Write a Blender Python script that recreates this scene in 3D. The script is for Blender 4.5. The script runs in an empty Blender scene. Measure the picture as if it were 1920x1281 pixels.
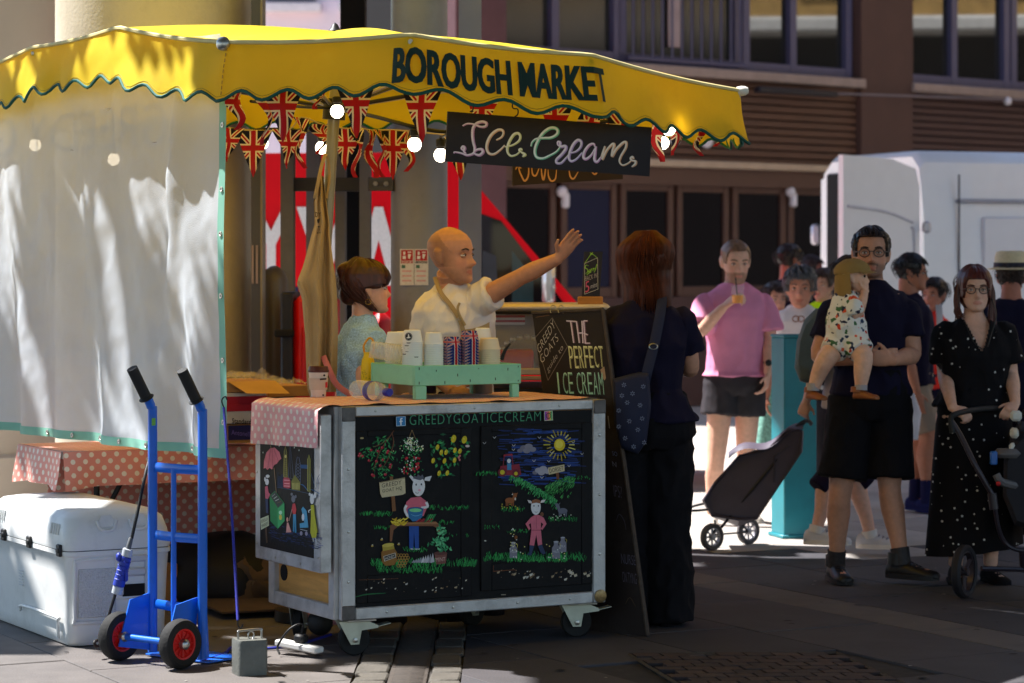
import bpy, bmesh, math, random
import numpy as np
from mathutils import Vector, Matrix, noise
R = math.radians
rnd = random.Random(7)
SC = bpy.context.scene
COL = SC.collection
V = Vector

# ---------------------------------------------------------------- camera, sky, sun, exposure
F, CX, HY, EYE = 5000.0, 960.0, 490.0, 1.58      # focal length in photo pixels, principal column, horizon row, eye height
cam = bpy.data.cameras.new('camera'); camo = bpy.data.objects.new('camera', cam); COL.objects.link(camo)
camo.location = (0, 0, EYE); camo.rotation_euler = (R(90), 0, 0)
cam.lens = F / 1920 * 36; cam.sensor_width = 36; cam.shift_y = -150.5 / 1920
cam.clip_end = 400; cam.dof.use_dof = True; cam.dof.focus_distance = 11.0; cam.dof.aperture_fstop = 3.6
SC.camera = camo
SUN = V((-0.50, 0.20, 0.84)).normalized()        # direction towards the sun
wd = bpy.data.worlds.new('World'); SC.world = wd; wd.use_nodes = True
nt = wd.node_tree; nt.nodes.clear()
sky = nt.nodes.new('ShaderNodeTexSky'); sky.sky_type = 'NISHITA'; sky.sun_disc = False; sky.ozone_density = 3.5; sky.dust_density = .3; sky.air_density = 1.2
sky.sun_elevation = math.asin(SUN.z); sky.sun_rotation = math.atan2(SUN.x, SUN.y)
bg = nt.nodes.new('ShaderNodeBackground'); bg.inputs[1].default_value = 0.085
wo = nt.nodes.new('ShaderNodeOutputWorld')
nt.links.new(sky.outputs[0], bg.inputs[0]); nt.links.new(bg.outputs[0], wo.inputs[0])
sl = bpy.data.lights.new('sun', 'SUN'); sl.energy = 5.0; sl.angle = R(0.53); sl.color = (1, .98, .95)
slo = bpy.data.objects.new('sun', sl); COL.objects.link(slo)
slo.rotation_euler = SUN.to_track_quat('Z', 'Y').to_euler(); slo.location = (-8, 4, 14)
vs = SC.view_settings; vs.view_transform = 'Standard'; vs.look = 'None'; vs.gamma = 1; vs.exposure = 1.38
vs.use_curve_mapping = False
SC.cycles.max_bounces = 8; SC.cycles.transparent_max_bounces = 8
SC.cycles.use_denoising = True
SC.cycles.caustics_reflective = False; SC.cycles.caustics_refractive = False

# ---------------------------------------------------------------- helpers
def P(px, py, Y):
    return V(((px - CX) * Y / F, Y, EYE - (py - HY) * Y / F))
def ray(px, py):
    return V(((px - CX) / F, 1, -(py - HY) / F))
def hit(px, py, o, n):
    d = ray(px, py); e = V((0, 0, EYE))
    return e + d * ((o - e).dot(n) / d.dot(n))
def ground(px, py, z=0.0):
    Y = F * (EYE - z) / (py - HY)
    return V(((px - CX) * Y / F, Y, z))
def s2l(c):
    return tuple(((x / 255) / 12.92 if x / 255 < .04045 else ((x / 255 + .055) / 1.055) ** 2.4) for x in c)
def catmull(pts, n=6):
    pts = [V(p) for p in pts]
    if len(pts) < 3:
        return [pts[0].lerp(pts[-1], i / n) for i in range(n + 1)]
    q = [2 * pts[0] - pts[1]] + pts + [2 * pts[-1] - pts[-2]]
    out = []
    for i in range(1, len(q) - 2):
        a, b, c, d = q[i - 1], q[i], q[i + 1], q[i + 2]
        for k in range(n):
            t = k / n
            out.append(.5 * ((2 * b) + (c - a) * t + (2 * a - 5 * b + 4 * c - d) * t * t + (3 * b - a - 3 * c + d) * t ** 3))
    out.append(pts[-1]); return out
def interp(x, tab):
    for (a, u), (b, v) in zip(tab, tab[1:]):
        if x <= b:
            t = 0 if b == a else max(0, (x - a) / (b - a)); t = t * t * (3 - 2 * t) if False else t
            return u + (v - u) * t
    return tab[-1][1]
MATS = {}
def mat(name, col, rough=.6, metal=0., var=.12, scale=8., bump=0., bscale=80., spec=.5, trans=0., emit=None, alpha=1., ior=1.45,
        dirt=None, dscale=2.5, damt=.5, stretch=(1, 1, 1), sss=0., coat=0., attr=False, lucent=0., tcol=None, sheer=0.):
    """procedural material: colour with noise grain, optional dirt, bump, translucency"""
    if name in MATS: return MATS[name]
    m = bpy.data.materials.new(name); m.use_nodes = True; MATS[name] = m
    t = m.node_tree; N = t.nodes; L = t.links; b = N['Principled BSDF']; out = N['Material Output']
    if len(col) == 3: col = (*col, 1)
    tc = N.new('ShaderNodeTexCoord'); mp = N.new('ShaderNodeMapping'); mp.inputs['Scale'].default_value = stretch
    L.new(tc.outputs['Object'], mp.inputs[0])
    if attr:
        at = N.new('ShaderNodeAttribute'); at.attribute_name = 'Col'; src = at.outputs['Color']
    else:
        rg = N.new('ShaderNodeRGB'); rg.outputs[0].default_value = col; src = rg.outputs[0]
    if var:
        no = N.new('ShaderNodeTexNoise'); no.inputs['Scale'].default_value = scale; no.inputs['Detail'].default_value = 5
        L.new(mp.outputs[0], no.inputs[0])
        mr = N.new('ShaderNodeMapRange'); mr.inputs[1].default_value = .25; mr.inputs[2].default_value = .75
        mr.inputs[3].default_value = 1 - var; mr.inputs[4].default_value = 1 + var; L.new(no.outputs[0], mr.inputs[0])
        mx = N.new('ShaderNodeVectorMath'); mx.operation = 'SCALE'; L.new(src, mx.inputs[0]); L.new(mr.outputs[0], mx.inputs['Scale'])
        src = mx.outputs[0]
    if dirt:
        n2 = N.new('ShaderNodeTexNoise'); n2.inputs['Scale'].default_value = dscale; n2.inputs['Detail'].default_value = 8; n2.inputs['Roughness'].default_value = .7
        L.new(mp.outputs[0], n2.inputs[0])
        r2 = N.new('ShaderNodeMapRange'); r2.inputs[1].default_value = .5; r2.inputs[2].default_value = .72; r2.inputs[4].default_value = damt
        L.new(n2.outputs[0], r2.inputs[0])
        m2 = N.new('ShaderNodeMix'); m2.data_type = 'RGBA'; L.new(r2.outputs[0], m2.inputs[0]); L.new(src, m2.inputs[6]); m2.inputs[7].default_value = (*dirt, 1)
        src = m2.outputs[2]
    L.new(src, b.inputs['Base Color'])
    b.inputs['Roughness'].default_value = rough; b.inputs['Metallic'].default_value = metal
    b.inputs['Specular IOR Level'].default_value = spec; b.inputs['IOR'].default_value = ior
    b.inputs['Transmission Weight'].default_value = trans; b.inputs['Alpha'].default_value = alpha
    b.inputs['Coat Weight'].default_value = coat
    if sss: b.inputs['Subsurface Weight'].default_value = sss; b.inputs['Subsurface Radius'].default_value = (.012, .005, .003); b.inputs['Subsurface Scale'].default_value = 1
    if emit: b.inputs['Emission Color'].default_value = (*emit[:3], 1); b.inputs['Emission Strength'].default_value = emit[3]
    if bump:
        nb = N.new('ShaderNodeTexNoise'); nb.inputs['Scale'].default_value = bscale; nb.inputs['Detail'].default_value = 4
        L.new(mp.outputs[0], nb.inputs[0]); bp = N.new('ShaderNodeBump'); bp.inputs['Strength'].default_value = bump; bp.inputs['Distance'].default_value = .01
        L.new(nb.outputs[0], bp.inputs['Height']); L.new(bp.outputs[0], b.inputs['Normal'])
    sh = b.outputs[0]
    if lucent:
        tr = N.new('ShaderNodeBsdfTranslucent'); mxs = N.new('ShaderNodeMixShader'); mxs.inputs[0].default_value = lucent
        if tcol: tr.inputs[0].default_value = (*tcol, 1)
        else: L.new(src, tr.inputs[0])
        L.new(sh, mxs.inputs[1]); L.new(tr.outputs[0], mxs.inputs[2]); sh = mxs.outputs[0]
    if sheer:
        tp = N.new('ShaderNodeBsdfTransparent'); mxs = N.new('ShaderNodeMixShader'); mxs.inputs[0].default_value = sheer
        L.new(sh, mxs.inputs[1]); L.new(tp.outputs[0], mxs.inputs[2]); sh = mxs.outputs[0]
    L.new(sh, out.inputs[0])
    return m
def hexm(name, rgb, **k): return mat(name, s2l(rgb), **k)

TMP = bpy.data.scenes.new('tmp')
def tmp_eval(ob):
    TMP.collection.objects.link(ob); vl = TMP.view_layers[0]; vl.update()
    me = bpy.data.meshes.new_from_object(ob.evaluated_get(vl.depsgraph), depsgraph=vl.depsgraph)
    TMP.collection.objects.unlink(ob); return me
_tx = {}
def text_geo(s, bold=0., space=1.):
    k = (s, bold, space)
    if k not in _tx:
        cu = bpy.data.curves.new('t', 'FONT'); cu.body = s; cu.offset = bold; cu.space_character = space; cu.resolution_u = 3; cu.fill_mode = 'FRONT'
        ob = bpy.data.objects.new('t', cu); me = tmp_eval(ob)
        v = np.array([q.co[:2] for q in me.vertices]); f = [tuple(p.vertices) for p in me.polygons]
        lo, hi = v.min(0), v.max(0); _tx[k] = ((v - lo) / (hi - lo), f, (hi - lo))
        bpy.data.objects.remove(ob); bpy.data.curves.remove(cu); bpy.data.meshes.remove(me)
    return _tx[k]

ORG = {}
class M:
    def __init__(s, T=None):
        s.v = []; s.f = []; s.mi = []; s.T = T; s.m = 0; s.uv = []; s.col = []; s.c = None
    def add(s, vs, fs, uv=None):
        b = len(s.v)
        s.v += [(s.T @ V(p)) if s.T is not None else V(p) for p in vs]
        s.uv += list(uv) if uv else [(0, 0)] * len(vs)
        for f in fs: s.f.append(tuple(b + i for i in f)); s.mi.append(s.m); s.col.append(s.c)
        return s
    def box(s, c, d, b=0., rot=None):
        c = V(c); h = V(d) / 2; b = min(b, min(h) * .95); Q = rot if rot is not None else Matrix.Identity(3)
        if b <= 0:
            vs = [c + Q @ V((x * h.x, y * h.y, z * h.z)) for x in (-1, 1) for y in (-1, 1) for z in (-1, 1)]
            return s.add(vs, [(0, 1, 3, 2), (4, 6, 7, 5), (0, 4, 5, 1), (2, 3, 7, 6), (0, 2, 6, 4), (1, 5, 7, 3)])
        vs = []; ix = {}
        for x in (-1, 1):
            for y in (-1, 1):
                for z in (-1, 1):
                    for a in range(3):
                        p = [x * (h.x - b), y * (h.y - b), z * (h.z - b)]; p[a] = (x, y, z)[a] * h[a]
                        ix[(x, y, z, a)] = len(vs); vs.append(c + Q @ V(p))
        fs = []
        for a in range(3):
            u, w = (a + 1) % 3, (a + 2) % 3
            for sg in (-1, 1):
                q = []
                for (i, j) in ((-1, -1), (1, -1), (1, 1), (-1, 1)):
                    k = [0, 0, 0]; k[a] = sg; k[u] = i; k[w] = j; q.append(ix[(*k, a)])
                fs.append(tuple(q))
            for i in (-1, 1):
                for j in (-1, 1):
                    q = []
                    for e, fa in ((-1, u), (1, u), (1, w), (-1, w)):
                        k = [0, 0, 0]; k[a] = e; k[u] = i; k[w] = j; q.append(ix[(*k, fa)])
                    fs.append(tuple(q))
        for x in (-1, 1):
            for y in (-1, 1):
                for z in (-1, 1): fs.append(tuple(ix[(x, y, z, a)] for a in range(3)))
        return s.add(vs, fs)
    def loft(s, rings, cap=True, closed=True, uv=None):
        n = len(rings[0]); vs = [p for r in rings for p in r]; fs = []
        for i in range(len(rings) - 1):
            for j in range(n if closed else n - 1):
                k = (j + 1) % n; fs.append((i * n + j, i * n + k, (i + 1) * n + k, (i + 1) * n + j))
        if cap and closed:
            fs.append(tuple(range(n))[::-1]); fs.append(tuple((len(rings) - 1) * n + j for j in range(n)))
        return s.add(vs, fs, uv)
    def tube(s, pts, r, n=8, smooth=0, cap=True, flat=1., up=None, taper=None):
        pts = catmull(pts, smooth) if smooth else [V(p) for p in pts]
        N = len(pts)
        rr = (lambda i: r) if not hasattr(r, '__len__') else (lambda i: float(np.interp(i / (N - 1) * (len(r) - 1), range(len(r)), r)))
        t = (pts[1] - pts[0]).normalized()
        u = V(up) if up is not None else (V((0, 0, 1)) if abs(t.z) < .9 else V((1, 0, 0)))
        u = (u - t * u.dot(t)).normalized(); rings = []
        for i, p in enumerate(pts):
            a = pts[max(0, i - 1)]; b = pts[min(N - 1, i + 1)]; t = (b - a).normalized() if (b - a).length > 1e-9 else t
            u = (u - t * u.dot(t)).normalized(); w = t.cross(u); q = rr(i)
            rings.append([p + u * (math.cos(2 * math.pi * k / n) * q) + w * (math.sin(2 * math.pi * k / n) * q * flat) for k in range(n)])
        return s.loft(rings, cap)
    def lathe(s, prof, c, ax=(0, 0, 1), n=20, cap=True, uvw=None):
        c = V(c); a = V(ax).normalized(); u = (V((1, 0, 0)) if abs(a.x) < .8 else V((0, 1, 0))); u = (u - a * u.dot(a)).normalized(); w = a.cross(u)
        rings = [[c + a * z + (u * math.cos(2 * math.pi * k / n) + w * math.sin(2 * math.pi * k / n)) * max(r, 1e-4) for k in range(n)] for r, z in prof]
        uv = None
        if uvw: uv = [(k / n * uvw, (z - prof[0][1]) / (prof[-1][1] - prof[0][1] + 1e-9)) for r, z in prof for k in range(n)]
        return s.loft(rings, cap, True, uv)
    def ball(s, c, r, n=16, m=10, sc=(1, 1, 1)):
        c = V(c); rings = []
        for i in range(m + 1):
            ph = math.pi * i / m; q = max(math.sin(ph), 1e-3)
            rings.append([c + V((r * sc[0] * q * math.cos(2 * math.pi * k / n), r * sc[1] * q * math.sin(2 * math.pi * k / n), r * sc[2] * math.cos(ph))) for k in range(n)])
        return s.loft(rings)
    def prism(s, poly, ext):
        n = len(poly); e = V(ext); vs = [V(p) for p in poly] + [V(p) + e for p in poly]
        return s.add(vs, [tuple(range(n))[::-1], tuple(range(n, 2 * n))] + [(i, (i + 1) % n, n + (i + 1) % n, n + i) for i in range(n)])
    def quad(s, a, b, c, d, uv=None): return s.add([a, b, c, d], [(0, 1, 2, 3)], uv)
    def grid(s, fn, nu, nv, th=0.):
        """fn(u,v)->point; uv stored; optional thickness by a second sheet"""
        vs = []; uv = []
        for i in range(nu + 1):
            for j in range(nv + 1): vs.append(fn(i / nu, j / nv)); uv.append((i / nu, j / nv))
        w = nv + 1
        fs = [(i * w + j, (i + 1) * w + j, (i + 1) * w + j + 1, i * w + j + 1) for i in range(nu) for j in range(nv)]
        return s.add(vs, fs, uv)
    def build(s, name, mats, parent=None, smooth=40, recalc=True):
        org = ORG.get(parent.name, V((0, 0, 0))) if parent else V((0, 0, 0))
        me = bpy.data.meshes.new(name); me.from_pydata([p - org for p in s.v], [], s.f)
        ms = mats if isinstance(mats, (list, tuple)) else [mats]
        for q in ms: me.materials.append(q)
        me.polygons.foreach_set('material_index', s.mi)
        if any(u != (0, 0) for u in s.uv):
            ul = me.uv_layers.new(name='UVMap'); li = np.empty(len(me.loops), dtype=np.int32); me.loops.foreach_get('vertex_index', li)
            ul.data.foreach_set('uv', np.array(s.uv, dtype=np.float32)[li].ravel())
        if any(c is not None for c in s.col):
            ca = me.color_attributes.new('Col', 'FLOAT_COLOR', 'CORNER'); arr = []
            for p, c in zip(s.f, s.col): arr += [*(c or (.5, .5, .5)), 1.] * len(p)
            ca.data.foreach_set('color', arr)
        if recalc:
            bm = bmesh.new(); bm.from_mesh(me); bmesh.ops.recalc_face_normals(bm, faces=bm.faces); bm.to_mesh(me); bm.free()
        if smooth:
            me.polygons.foreach_set('use_smooth', [True] * len(me.polygons)); me.set_sharp_from_angle(angle=R(smooth))
        me.update()
        return link(name, me, parent)
def link(name, me, parent=None):
    o = bpy.data.objects.new(name, me); COL.objects.link(o)
    if parent: o.parent = parent; ORG[o.name] = ORG.get(parent.name, V((0, 0, 0)))
    return o
def thing(name, label, cat, loc=(0, 0, 0), group=None):
    o = bpy.data.objects.new(name, None); COL.objects.link(o); o.location = loc; o.empty_display_size = .1
    ORG[o.name] = V(loc); return tag(o, label, cat, group)
def tag(o, label, cat, group=None):
    o['label'] = label; o['category'] = cat
    if group: o['group'] = group
    return o
def struct(o, kind='structure'): o['kind'] = kind; return o
def dup(root, loc, rotz=None, label=None, group=None):
    r = root.copy(); COL.objects.link(r); r.location = loc
    if rotz is not None: r.rotation_euler = (0, 0, rotz)
    if label: r['label'] = label
    if group: r['group'] = group
    for ch in list(root.children):
        c = ch.copy(); COL.objects.link(c); c.parent = r
        for g in list(ch.children):
            d = g.copy(); COL.objects.link(d); d.parent = c
    return r
def part(name, m, parent, fn, smooth=40):
    q = M(); fn(q); return q.build(name, m, parent, smooth)
def rotz(a): return Matrix.Rotation(a, 3, 'Z')
def frame(o, ex, ey, ez): 
    m = Matrix((ex, ey, ez)).transposed().to_4x4(); m.translation = V(o); return m

class Paint:
    """flat paint on a plane: shapes are given in the pixel grid of a crop of the photo and land on the real plane"""
    def __init__(s, o, n, zoom=(0, 0, 1), eps=.0012):
        s.o = V(o); s.n = V(n).normalized(); s.z = zoom; s.m = M(); s.k = 0; s.lay = 0; s.eps = eps
    def w(s, x, y):
        px, py = s.z[0] + x / s.z[2], s.z[1] + y / s.z[2]
        return hit(px, py, s.o + s.n * (s.eps + s.lay * .0002 + (s.k % 24) * .000008), s.n)
    def poly(s, pts, col):
        s.k += 1; s.m.c = s2l(col); s.m.add([s.w(*p) for p in pts], [tuple(range(len(pts)))]); return s
    def ell(s, cx, cy, rx, ry, col, n=14, a=0):
        return s.poly([(cx + rx * math.cos(t) * math.cos(a) - ry * math.sin(t) * math.sin(a), cy + rx * math.cos(t) * math.sin(a) + ry * math.sin(t) * math.cos(a)) for t in [2 * math.pi * i / n for i in range(n)]], col)
    def line(s, pts, wd, col, sm=5, taper=True):
        s.k += 1; s.m.c = s2l(col)
        q = [V((p[0], p[1], 0)) for p in pts]; q = catmull(q, sm) if sm and len(q) > 2 else q
        N = len(q); L = []; 
        for i, p in enumerate(q):
            t = (q[min(N - 1, i + 1)] - q[max(0, i - 1)]); t = t.normalized() if t.length > 0 else V((1, 0, 0))
            ww = wd[min(len(wd) - 1, int(i / max(1, N - 1) * (len(wd) - 1) + .5))] if hasattr(wd, '__len__') else wd * ((.35 + .65 * math.sin(math.pi * (i + .5) / N)) if taper else 1)
            nx, ny = -t.y * ww / 2, t.x * ww / 2
            L.append(s.w(p.x + nx, p.y + ny)); L.append(s.w(p.x - nx, p.y - ny))
        s.m.add(L, [(2 * i, 2 * i + 1, 2 * i + 3, 2 * i + 2) for i in range(N - 1)]); return s
    def text(s, t, quad, col, bold=0., space=1.):
        """quad: TL TR BR BL in crop pixels"""
        s.k += 1; s.m.c = s2l(col); v, f, _ = text_geo(t, bold, space); a, b, c, d = [V((*q, 0)) for q in quad]
        s.m.add([s.w(*(d.lerp(c, x).lerp(a.lerp(b, x), y))[:2]) for x, y in v], f); return s
    def build(s, name, parent, m=None):
        o = s.m.build(name, m or PAINT, parent, smooth=0, recalc=False); o['kind'] = 'stuff'; return o
PAINT = mat('paint', (.5, .5, .5), rough=.7, attr=True, var=.1, scale=60)
# ---------------------------------------------------------------- key positions of the stall (metres)
CA, CB = V((-1.165, 10.74, 0)), V((-2.506, 12.65, 0))             # foot line of the white side curtain
def PV(px, py, Y): return P(px, py, Y)
PER = [PV(-120, 160, 13.2), PV(60, 90, 12.0), PV(222, 52, 11.3), PV(421, 80, 10.6), PV(770, 66, 10.15), PV(1108, 104, 10.4),
       PV(1388, 171, 11.3), PV(1350, 180, 12.4), PV(1010, 150, 13.3), PV(330, 150, 13.7)]
PEAK = PV(628, 58, 11.7)
def inpoly(x, y, poly):
    c = False; n = len(poly)
    for i in range(n):
        a, b = poly[i], poly[i - 1]
        if (a[1] > y) != (b[1] > y) and x < (b[0] - a[0]) * (y - a[1]) / (b[1] - a[1]) + a[0]: c = not c
    return c

# ---------------------------------------------------------------- ground and paving
m_ground = hexm('street', (176, 168, 160), rough=.9, var=.2, scale=3, bump=.6, bscale=14, dirt=(.2, .19, .18), dscale=1.2)
m_far = [hexm('slab_far%d' % k, c, rough=.85, var=.2, scale=4, bump=.5, bscale=18, dirt=(.2, .19, .18), dscale=2) for k, c in enumerate(((172, 164, 156), (160, 153, 148), (182, 174, 165)))]
m_joint = hexm('joint', (56, 52, 50), rough=.95, var=.3, scale=20)
q = M(); q.quad((-60, -10, -.03), (60, -10, -.03), (60, 120, -.03), (-60, 120, -.03)); g = struct(q.build('ground', m_joint))
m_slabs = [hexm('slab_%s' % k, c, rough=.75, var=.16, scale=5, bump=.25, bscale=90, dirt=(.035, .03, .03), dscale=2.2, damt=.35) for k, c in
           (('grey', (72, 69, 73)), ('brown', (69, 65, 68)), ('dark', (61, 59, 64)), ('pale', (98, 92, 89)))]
pave = M(); pave.quad((-60, 17.5, -.008), (60, 17.5, -.008), (60, 110, -.008), (-60, 110, -.008))
pave = struct(pave.build('road', m_ground))
q = M(); q.quad((-4.4, 8.3, -.012), (5.5, 8.3, -.012), (5.5, 17.6, -.012), (-4.4, 17.6, -.012)); pv = struct(q.build('pavement', m_joint))
def clip(poly, f):
    out = []
    for i in range(len(poly)):
        a, b = poly[i - 1], poly[i]; fa, fb = f(a), f(b)
        if (fa >= 0) != (fb >= 0): out.append(a.lerp(b, fa / (fa - fb)))
        if fb >= 0: out.append(b)
    return out
ga, gb = V((.47, -.883, 0)), V((.883, .47, 0))
MH = [V((.47, 10.72, 0)), V((1.31, 10.76, 0)), V((1.47, 9.96, 0)), V((.63, 9.92, 0))]
courses = [6.89 - .62 * 8]
v = 6.89; wl = []
for w_ in (.62, .55, .6, .5, .62, .6, .55, .6, .62, .6, .5): wl.append((v - w_, v)); v -= w_
wl.append((6.89, 7.19)); v = 7.19
for w_ in (.58, .5, .62, .55, .6, .5, .6, .55, .6): wl.append((v, v + w_)); v += w_
rs = random.Random(5)
for v0, v1 in wl:
    u = -19 + rs.random()
    while u < -2:
        L = rs.uniform(.62, 1.0); g_ = .004
        poly = [ga * (u + g_) + gb * (v0 + g_), ga * (u + L - g_) + gb * (v0 + g_), ga * (u + L - g_) + gb * (v1 - g_), ga * (u + g_) + gb * (v1 - g_)]
        u += L
        c = sum(poly, V()) / 4
        if not (-3.6 < c.x < 4.6 and 9.3 < c.y < 17.5): continue
        for side in (-1, 1):
            pl = clip(poly, (lambda p: -.608 - p.x) if side < 0 else (lambda p: p.x + .192))
            if len(pl) < 3: continue
            cc = sum(pl, V()) / len(pl)
            if inpoly(cc.x, cc.y, MH): continue
            zt = rs.uniform(-.002, .001); n = len(pl)
            q = M(); low = [p + V((0, 0, -.025)) for p in pl]; mid = [p + V((0, 0, zt - .003)) for p in pl]
            top = [p + (cc - p).normalized() * .004 + V((0, 0, zt)) for p in pl]
            q.loft([low, mid, top], cap=True)
            q.build('paving_slab', rs.choice(m_far) if cc.y > 14.6 else m_slabs[3] if abs(v0 - 6.89) < .01 or (cc.x < -.6 and rs.random() < .75) else rs.choice(m_slabs[:3]), pv, smooth=0)  # extra pale slabs at left put brighter sunlight into the stone colour
m_sett = hexm('sett', (86, 81, 74), rough=.8, var=.25, scale=9, bump=.5, bscale=50, dirt=(.08, .07, .06), dscale=5)
y = 9.35; i = 0
while y < 11.6:
    L = rs.uniform(.19, .3)
    for xa, xb in ((-.605, -.475), (-.315, -.195)):
        q = M(); q.box(((xa + xb) / 2 + rs.uniform(-.006, .006), y + L / 2, -.012), (xb - xa - .003, L - .014, .03), .008, rotz(rs.uniform(-.03, .03))); q.build('sett', m_sett, pv)
    y += L
m_grate = hexm('grate', (72, 64, 58), rough=.8, metal=0, var=.2, scale=30)
y = 9.4
while y < 11.5:
    q = M()
    for k in range(16): q.box((-.395, y + .031 * k + .012, -.012), (.15, .016, .02), .003)
    q.box((-.46, y + .245, -.014), (.012, .49, .022)); q.box((-.33, y + .245, -.014), (.012, .49, .022)); q.box((-.395, y + .245, -.0145), (.012, .49, .02))
    q.build('drain_grate', m_grate, pv); y += .5
# cover panel filled with small brown blocks
mh = thing('inspection_cover', 'sunken rectangular inspection cover filled with small brown paving blocks at the bottom of the picture', 'manhole cover', (.95, 10.3, 0))
m_blk = [hexm('block%d' % k, c, rough=.8, var=.25, scale=20, bump=.4, bscale=60) for k, c in enumerate(((70, 54, 50), (62, 50, 48), (78, 62, 55)))]
ex_, ey_ = (MH[1] - MH[0]), (MH[3] - MH[0])
q = M()
for a, b in ((0, 1), (1, 2), (2, 3), (3, 0)): q.tube([MH[a] + V((0, 0, -.002)), MH[b] + V((0, 0, -.002))], .008, 4)
q.build('frame', m_grate, mh); mh.location.z = 0
for r in range(9):
    for c in range(7):
        o = MH[0] + ex_ * ((c + (.5 if r % 2 else 0)) / 7.5 + .012) + ey_ * (r / 9 + .012)
        p4 = [o, o + ex_ * (1 / 7.5 - .012), o + ex_ * (1 / 7.5 - .012) + ey_ * (1 / 9 - .014), o + ey_ * (1 / 9 - .014)]
        if rs.random() < .02: continue
        q = M(); q.prism([p + V((0, 0, -.02)) for p in p4], (0, 0, .024 + rs.uniform(0, .003))); q.build('block', rs.choice(m_blk), mh, 0)

q = M(); qs = M()
for k in range(150):
    x, y = rs.uniform(-3.2, 4.2), rs.uniform(9.6, 14.2)
    if -.62 < x < -.18: continue
    r = rs.uniform(.008, .02) if k % 3 else rs.uniform(.004, .01); t = qs if k % 3 else q; n = 7
    t.add([(x + r * math.cos(a * 6.283 / n) * rs.uniform(.7, 1.3), y + r * math.sin(a * 6.283 / n) * rs.uniform(.7, 1.3), .0032 + k * .00001) for a in range(n)], [tuple(range(n))])
struct(q.build('litter_specks', hexm('litter', (150, 146, 140), rough=.9), smooth=0), 'stuff'); struct(qs.build('gum_spots', hexm('gum', (44, 40, 40), rough=.9), smooth=0), 'stuff')

# ---------------------------------------------------------------- unseen roof added overhead, openings shaped to cast the sun patches
RZ = 6.4
nc = V((CB.y - CA.y, -(CB.x - CA.x), 0)).normalized()
cur_lit = [[(-400, 250), (28, 250), (22, 420), (-20, 560), (-400, 620)], [(82, 205), (104, 195), (150, 300), (143, 400), (120, 330)],
           [(168, 330), (192, 330), (215, 560), (262, 830), (214, 832), (212, 640)], [(232, 205), (258, 182), (285, 215), (308, 200), (332, 262), (262, 420), (250, 400)],
           [(300, 420), (345, 320), (376, 240), (405, 180), (425, 180), (425, 420), (352, 620), (312, 800), (300, 800), (326, 560)],
           [(28, 85), (60, 80), (76, 200), (50, 190)], [(104, 85), (120, 80), (128, 180), (110, 180)], [(185, 40), (330, 45), (330, 150), (240, 150), (200, 140)], [(345, 60), (405, 70), (395, 110), (340, 180)],
           [(20, 520), (34, 500), (74, 700), (104, 860), (80, 860), (50, 680)], [(160, 640), (172, 640), (176, 800), (148, 830)]]
gnd_lit = [[(1200, 1043), (1592, 1047), (1562, 985), (1500, 830), (1450, 770), (300, 770), (500, 1000)],
           [(-200, 1215), (200, 1228), (430, 1235), (450, 1262), (430, 1300), (-200, 1300)], [(300, 1255), (660, 1262), (660, 1330), (200, 1330)],
           [(640, 1248), (740, 1238), (960, 1240), (985, 1262), (1010, 1330), (600, 1330)], [(455, 1188), (520, 1180), (640, 1215), (620, 1240), (480, 1250)]]
top_lit = [[(150, 955), (250, 930), (270, 1000), (180, 1010)]]
def sun_open(rx, ry):
    Rp = V((rx, ry, RZ)); S = SUN
    p = Rp - S * ((RZ - 2.52) / S.z)                                  # canopy top
    if inpoly(p.x, p.y, PERX): return True
    dn = S.dot(nc)
    t = (Rp - CA).dot(nc) / dn
    if t > 0:
        p = Rp - S * t; a = (p - CA).dot(CB - CA) / (CB - CA).length_squared
        if -.02 < a < 1.9 and .75 < p.z < 2.62:
            px, py = CX + p.x * F / p.y, HY - (p.z - EYE) * F / p.y
            return any(inpoly(px, py, k) for k in cur_lit)
    p = Rp - S * ((RZ - .3) / S.z)                                    # cooler: a lit band over its left corner
    if -2.6 < p.x < -1.3 and 10.8 < p.y < 12.3:
        px = CX + p.x * F / p.y; return 40 < px < 118 or (118 < px < 250 and p.y > 11.05 and p.y < 11.5)
    p = Rp - S * (RZ / S.z)
    if p.y < 1: return False
    c3 = Rp - S * ((RZ - 3.2) / S.z); c4 = Rp - S * ((RZ - 4.6) / S.z)
    if any(-2.7 < c.x < -1.75 and 13.6 < c.y < 15.1 for c in (c3, c4)): return True
    if p.y > 13.2 and p.x < -.35: return True
    px, py = CX + p.x * F / p.y, HY + EYE * F / p.y
    if p.y > 14.25 and p.x < 1.85 - max(0, p.y - 15.2) * .06 or p.y > 25: return True
    return any(inpoly(px, py, k) for k in gnd_lit)
cen = sum(PER, V()) / len(PER)
PERX = [(p + (p - cen).normalized() * -.04)[:2] for p in PER]
m_roof = hexm('shade_sheet', (84, 84, 88), rough=.8, var=.1)
q = M(); st = .07; y = 9.0
segs = []
while y < 25.2:
    step = st if y < 14.6 else (.1 if y < 17 else .3)
    x = -12.0; run = None
    while x < 1.6:
        op = sun_open(x + st / 2, y + step / 2)
        if not op and run is None: run = x
        if op and run is not None: segs.append((run, x, y, y + step)); run = None
        x += st
    segs.append((run if run is not None else x, 9 if y < 14 else 4.5, y, y + step)); y += step
merged = {}
for a in segs:
    hitk = None
    k = (round(a[0], 3), round(a[1], 3))
    if k in merged and abs(merged[k][-1][1] - a[2]) < 1e-6: merged[k][-1][1] = a[3]
    else: merged.setdefault(k, []).append([a[2], a[3]])
for (xa, xb), ys in merged.items():
    for ya, yb in ys: q.quad((xa, ya, RZ), (xb, ya, RZ), (xb, yb, RZ), (xa, yb, RZ))
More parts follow.
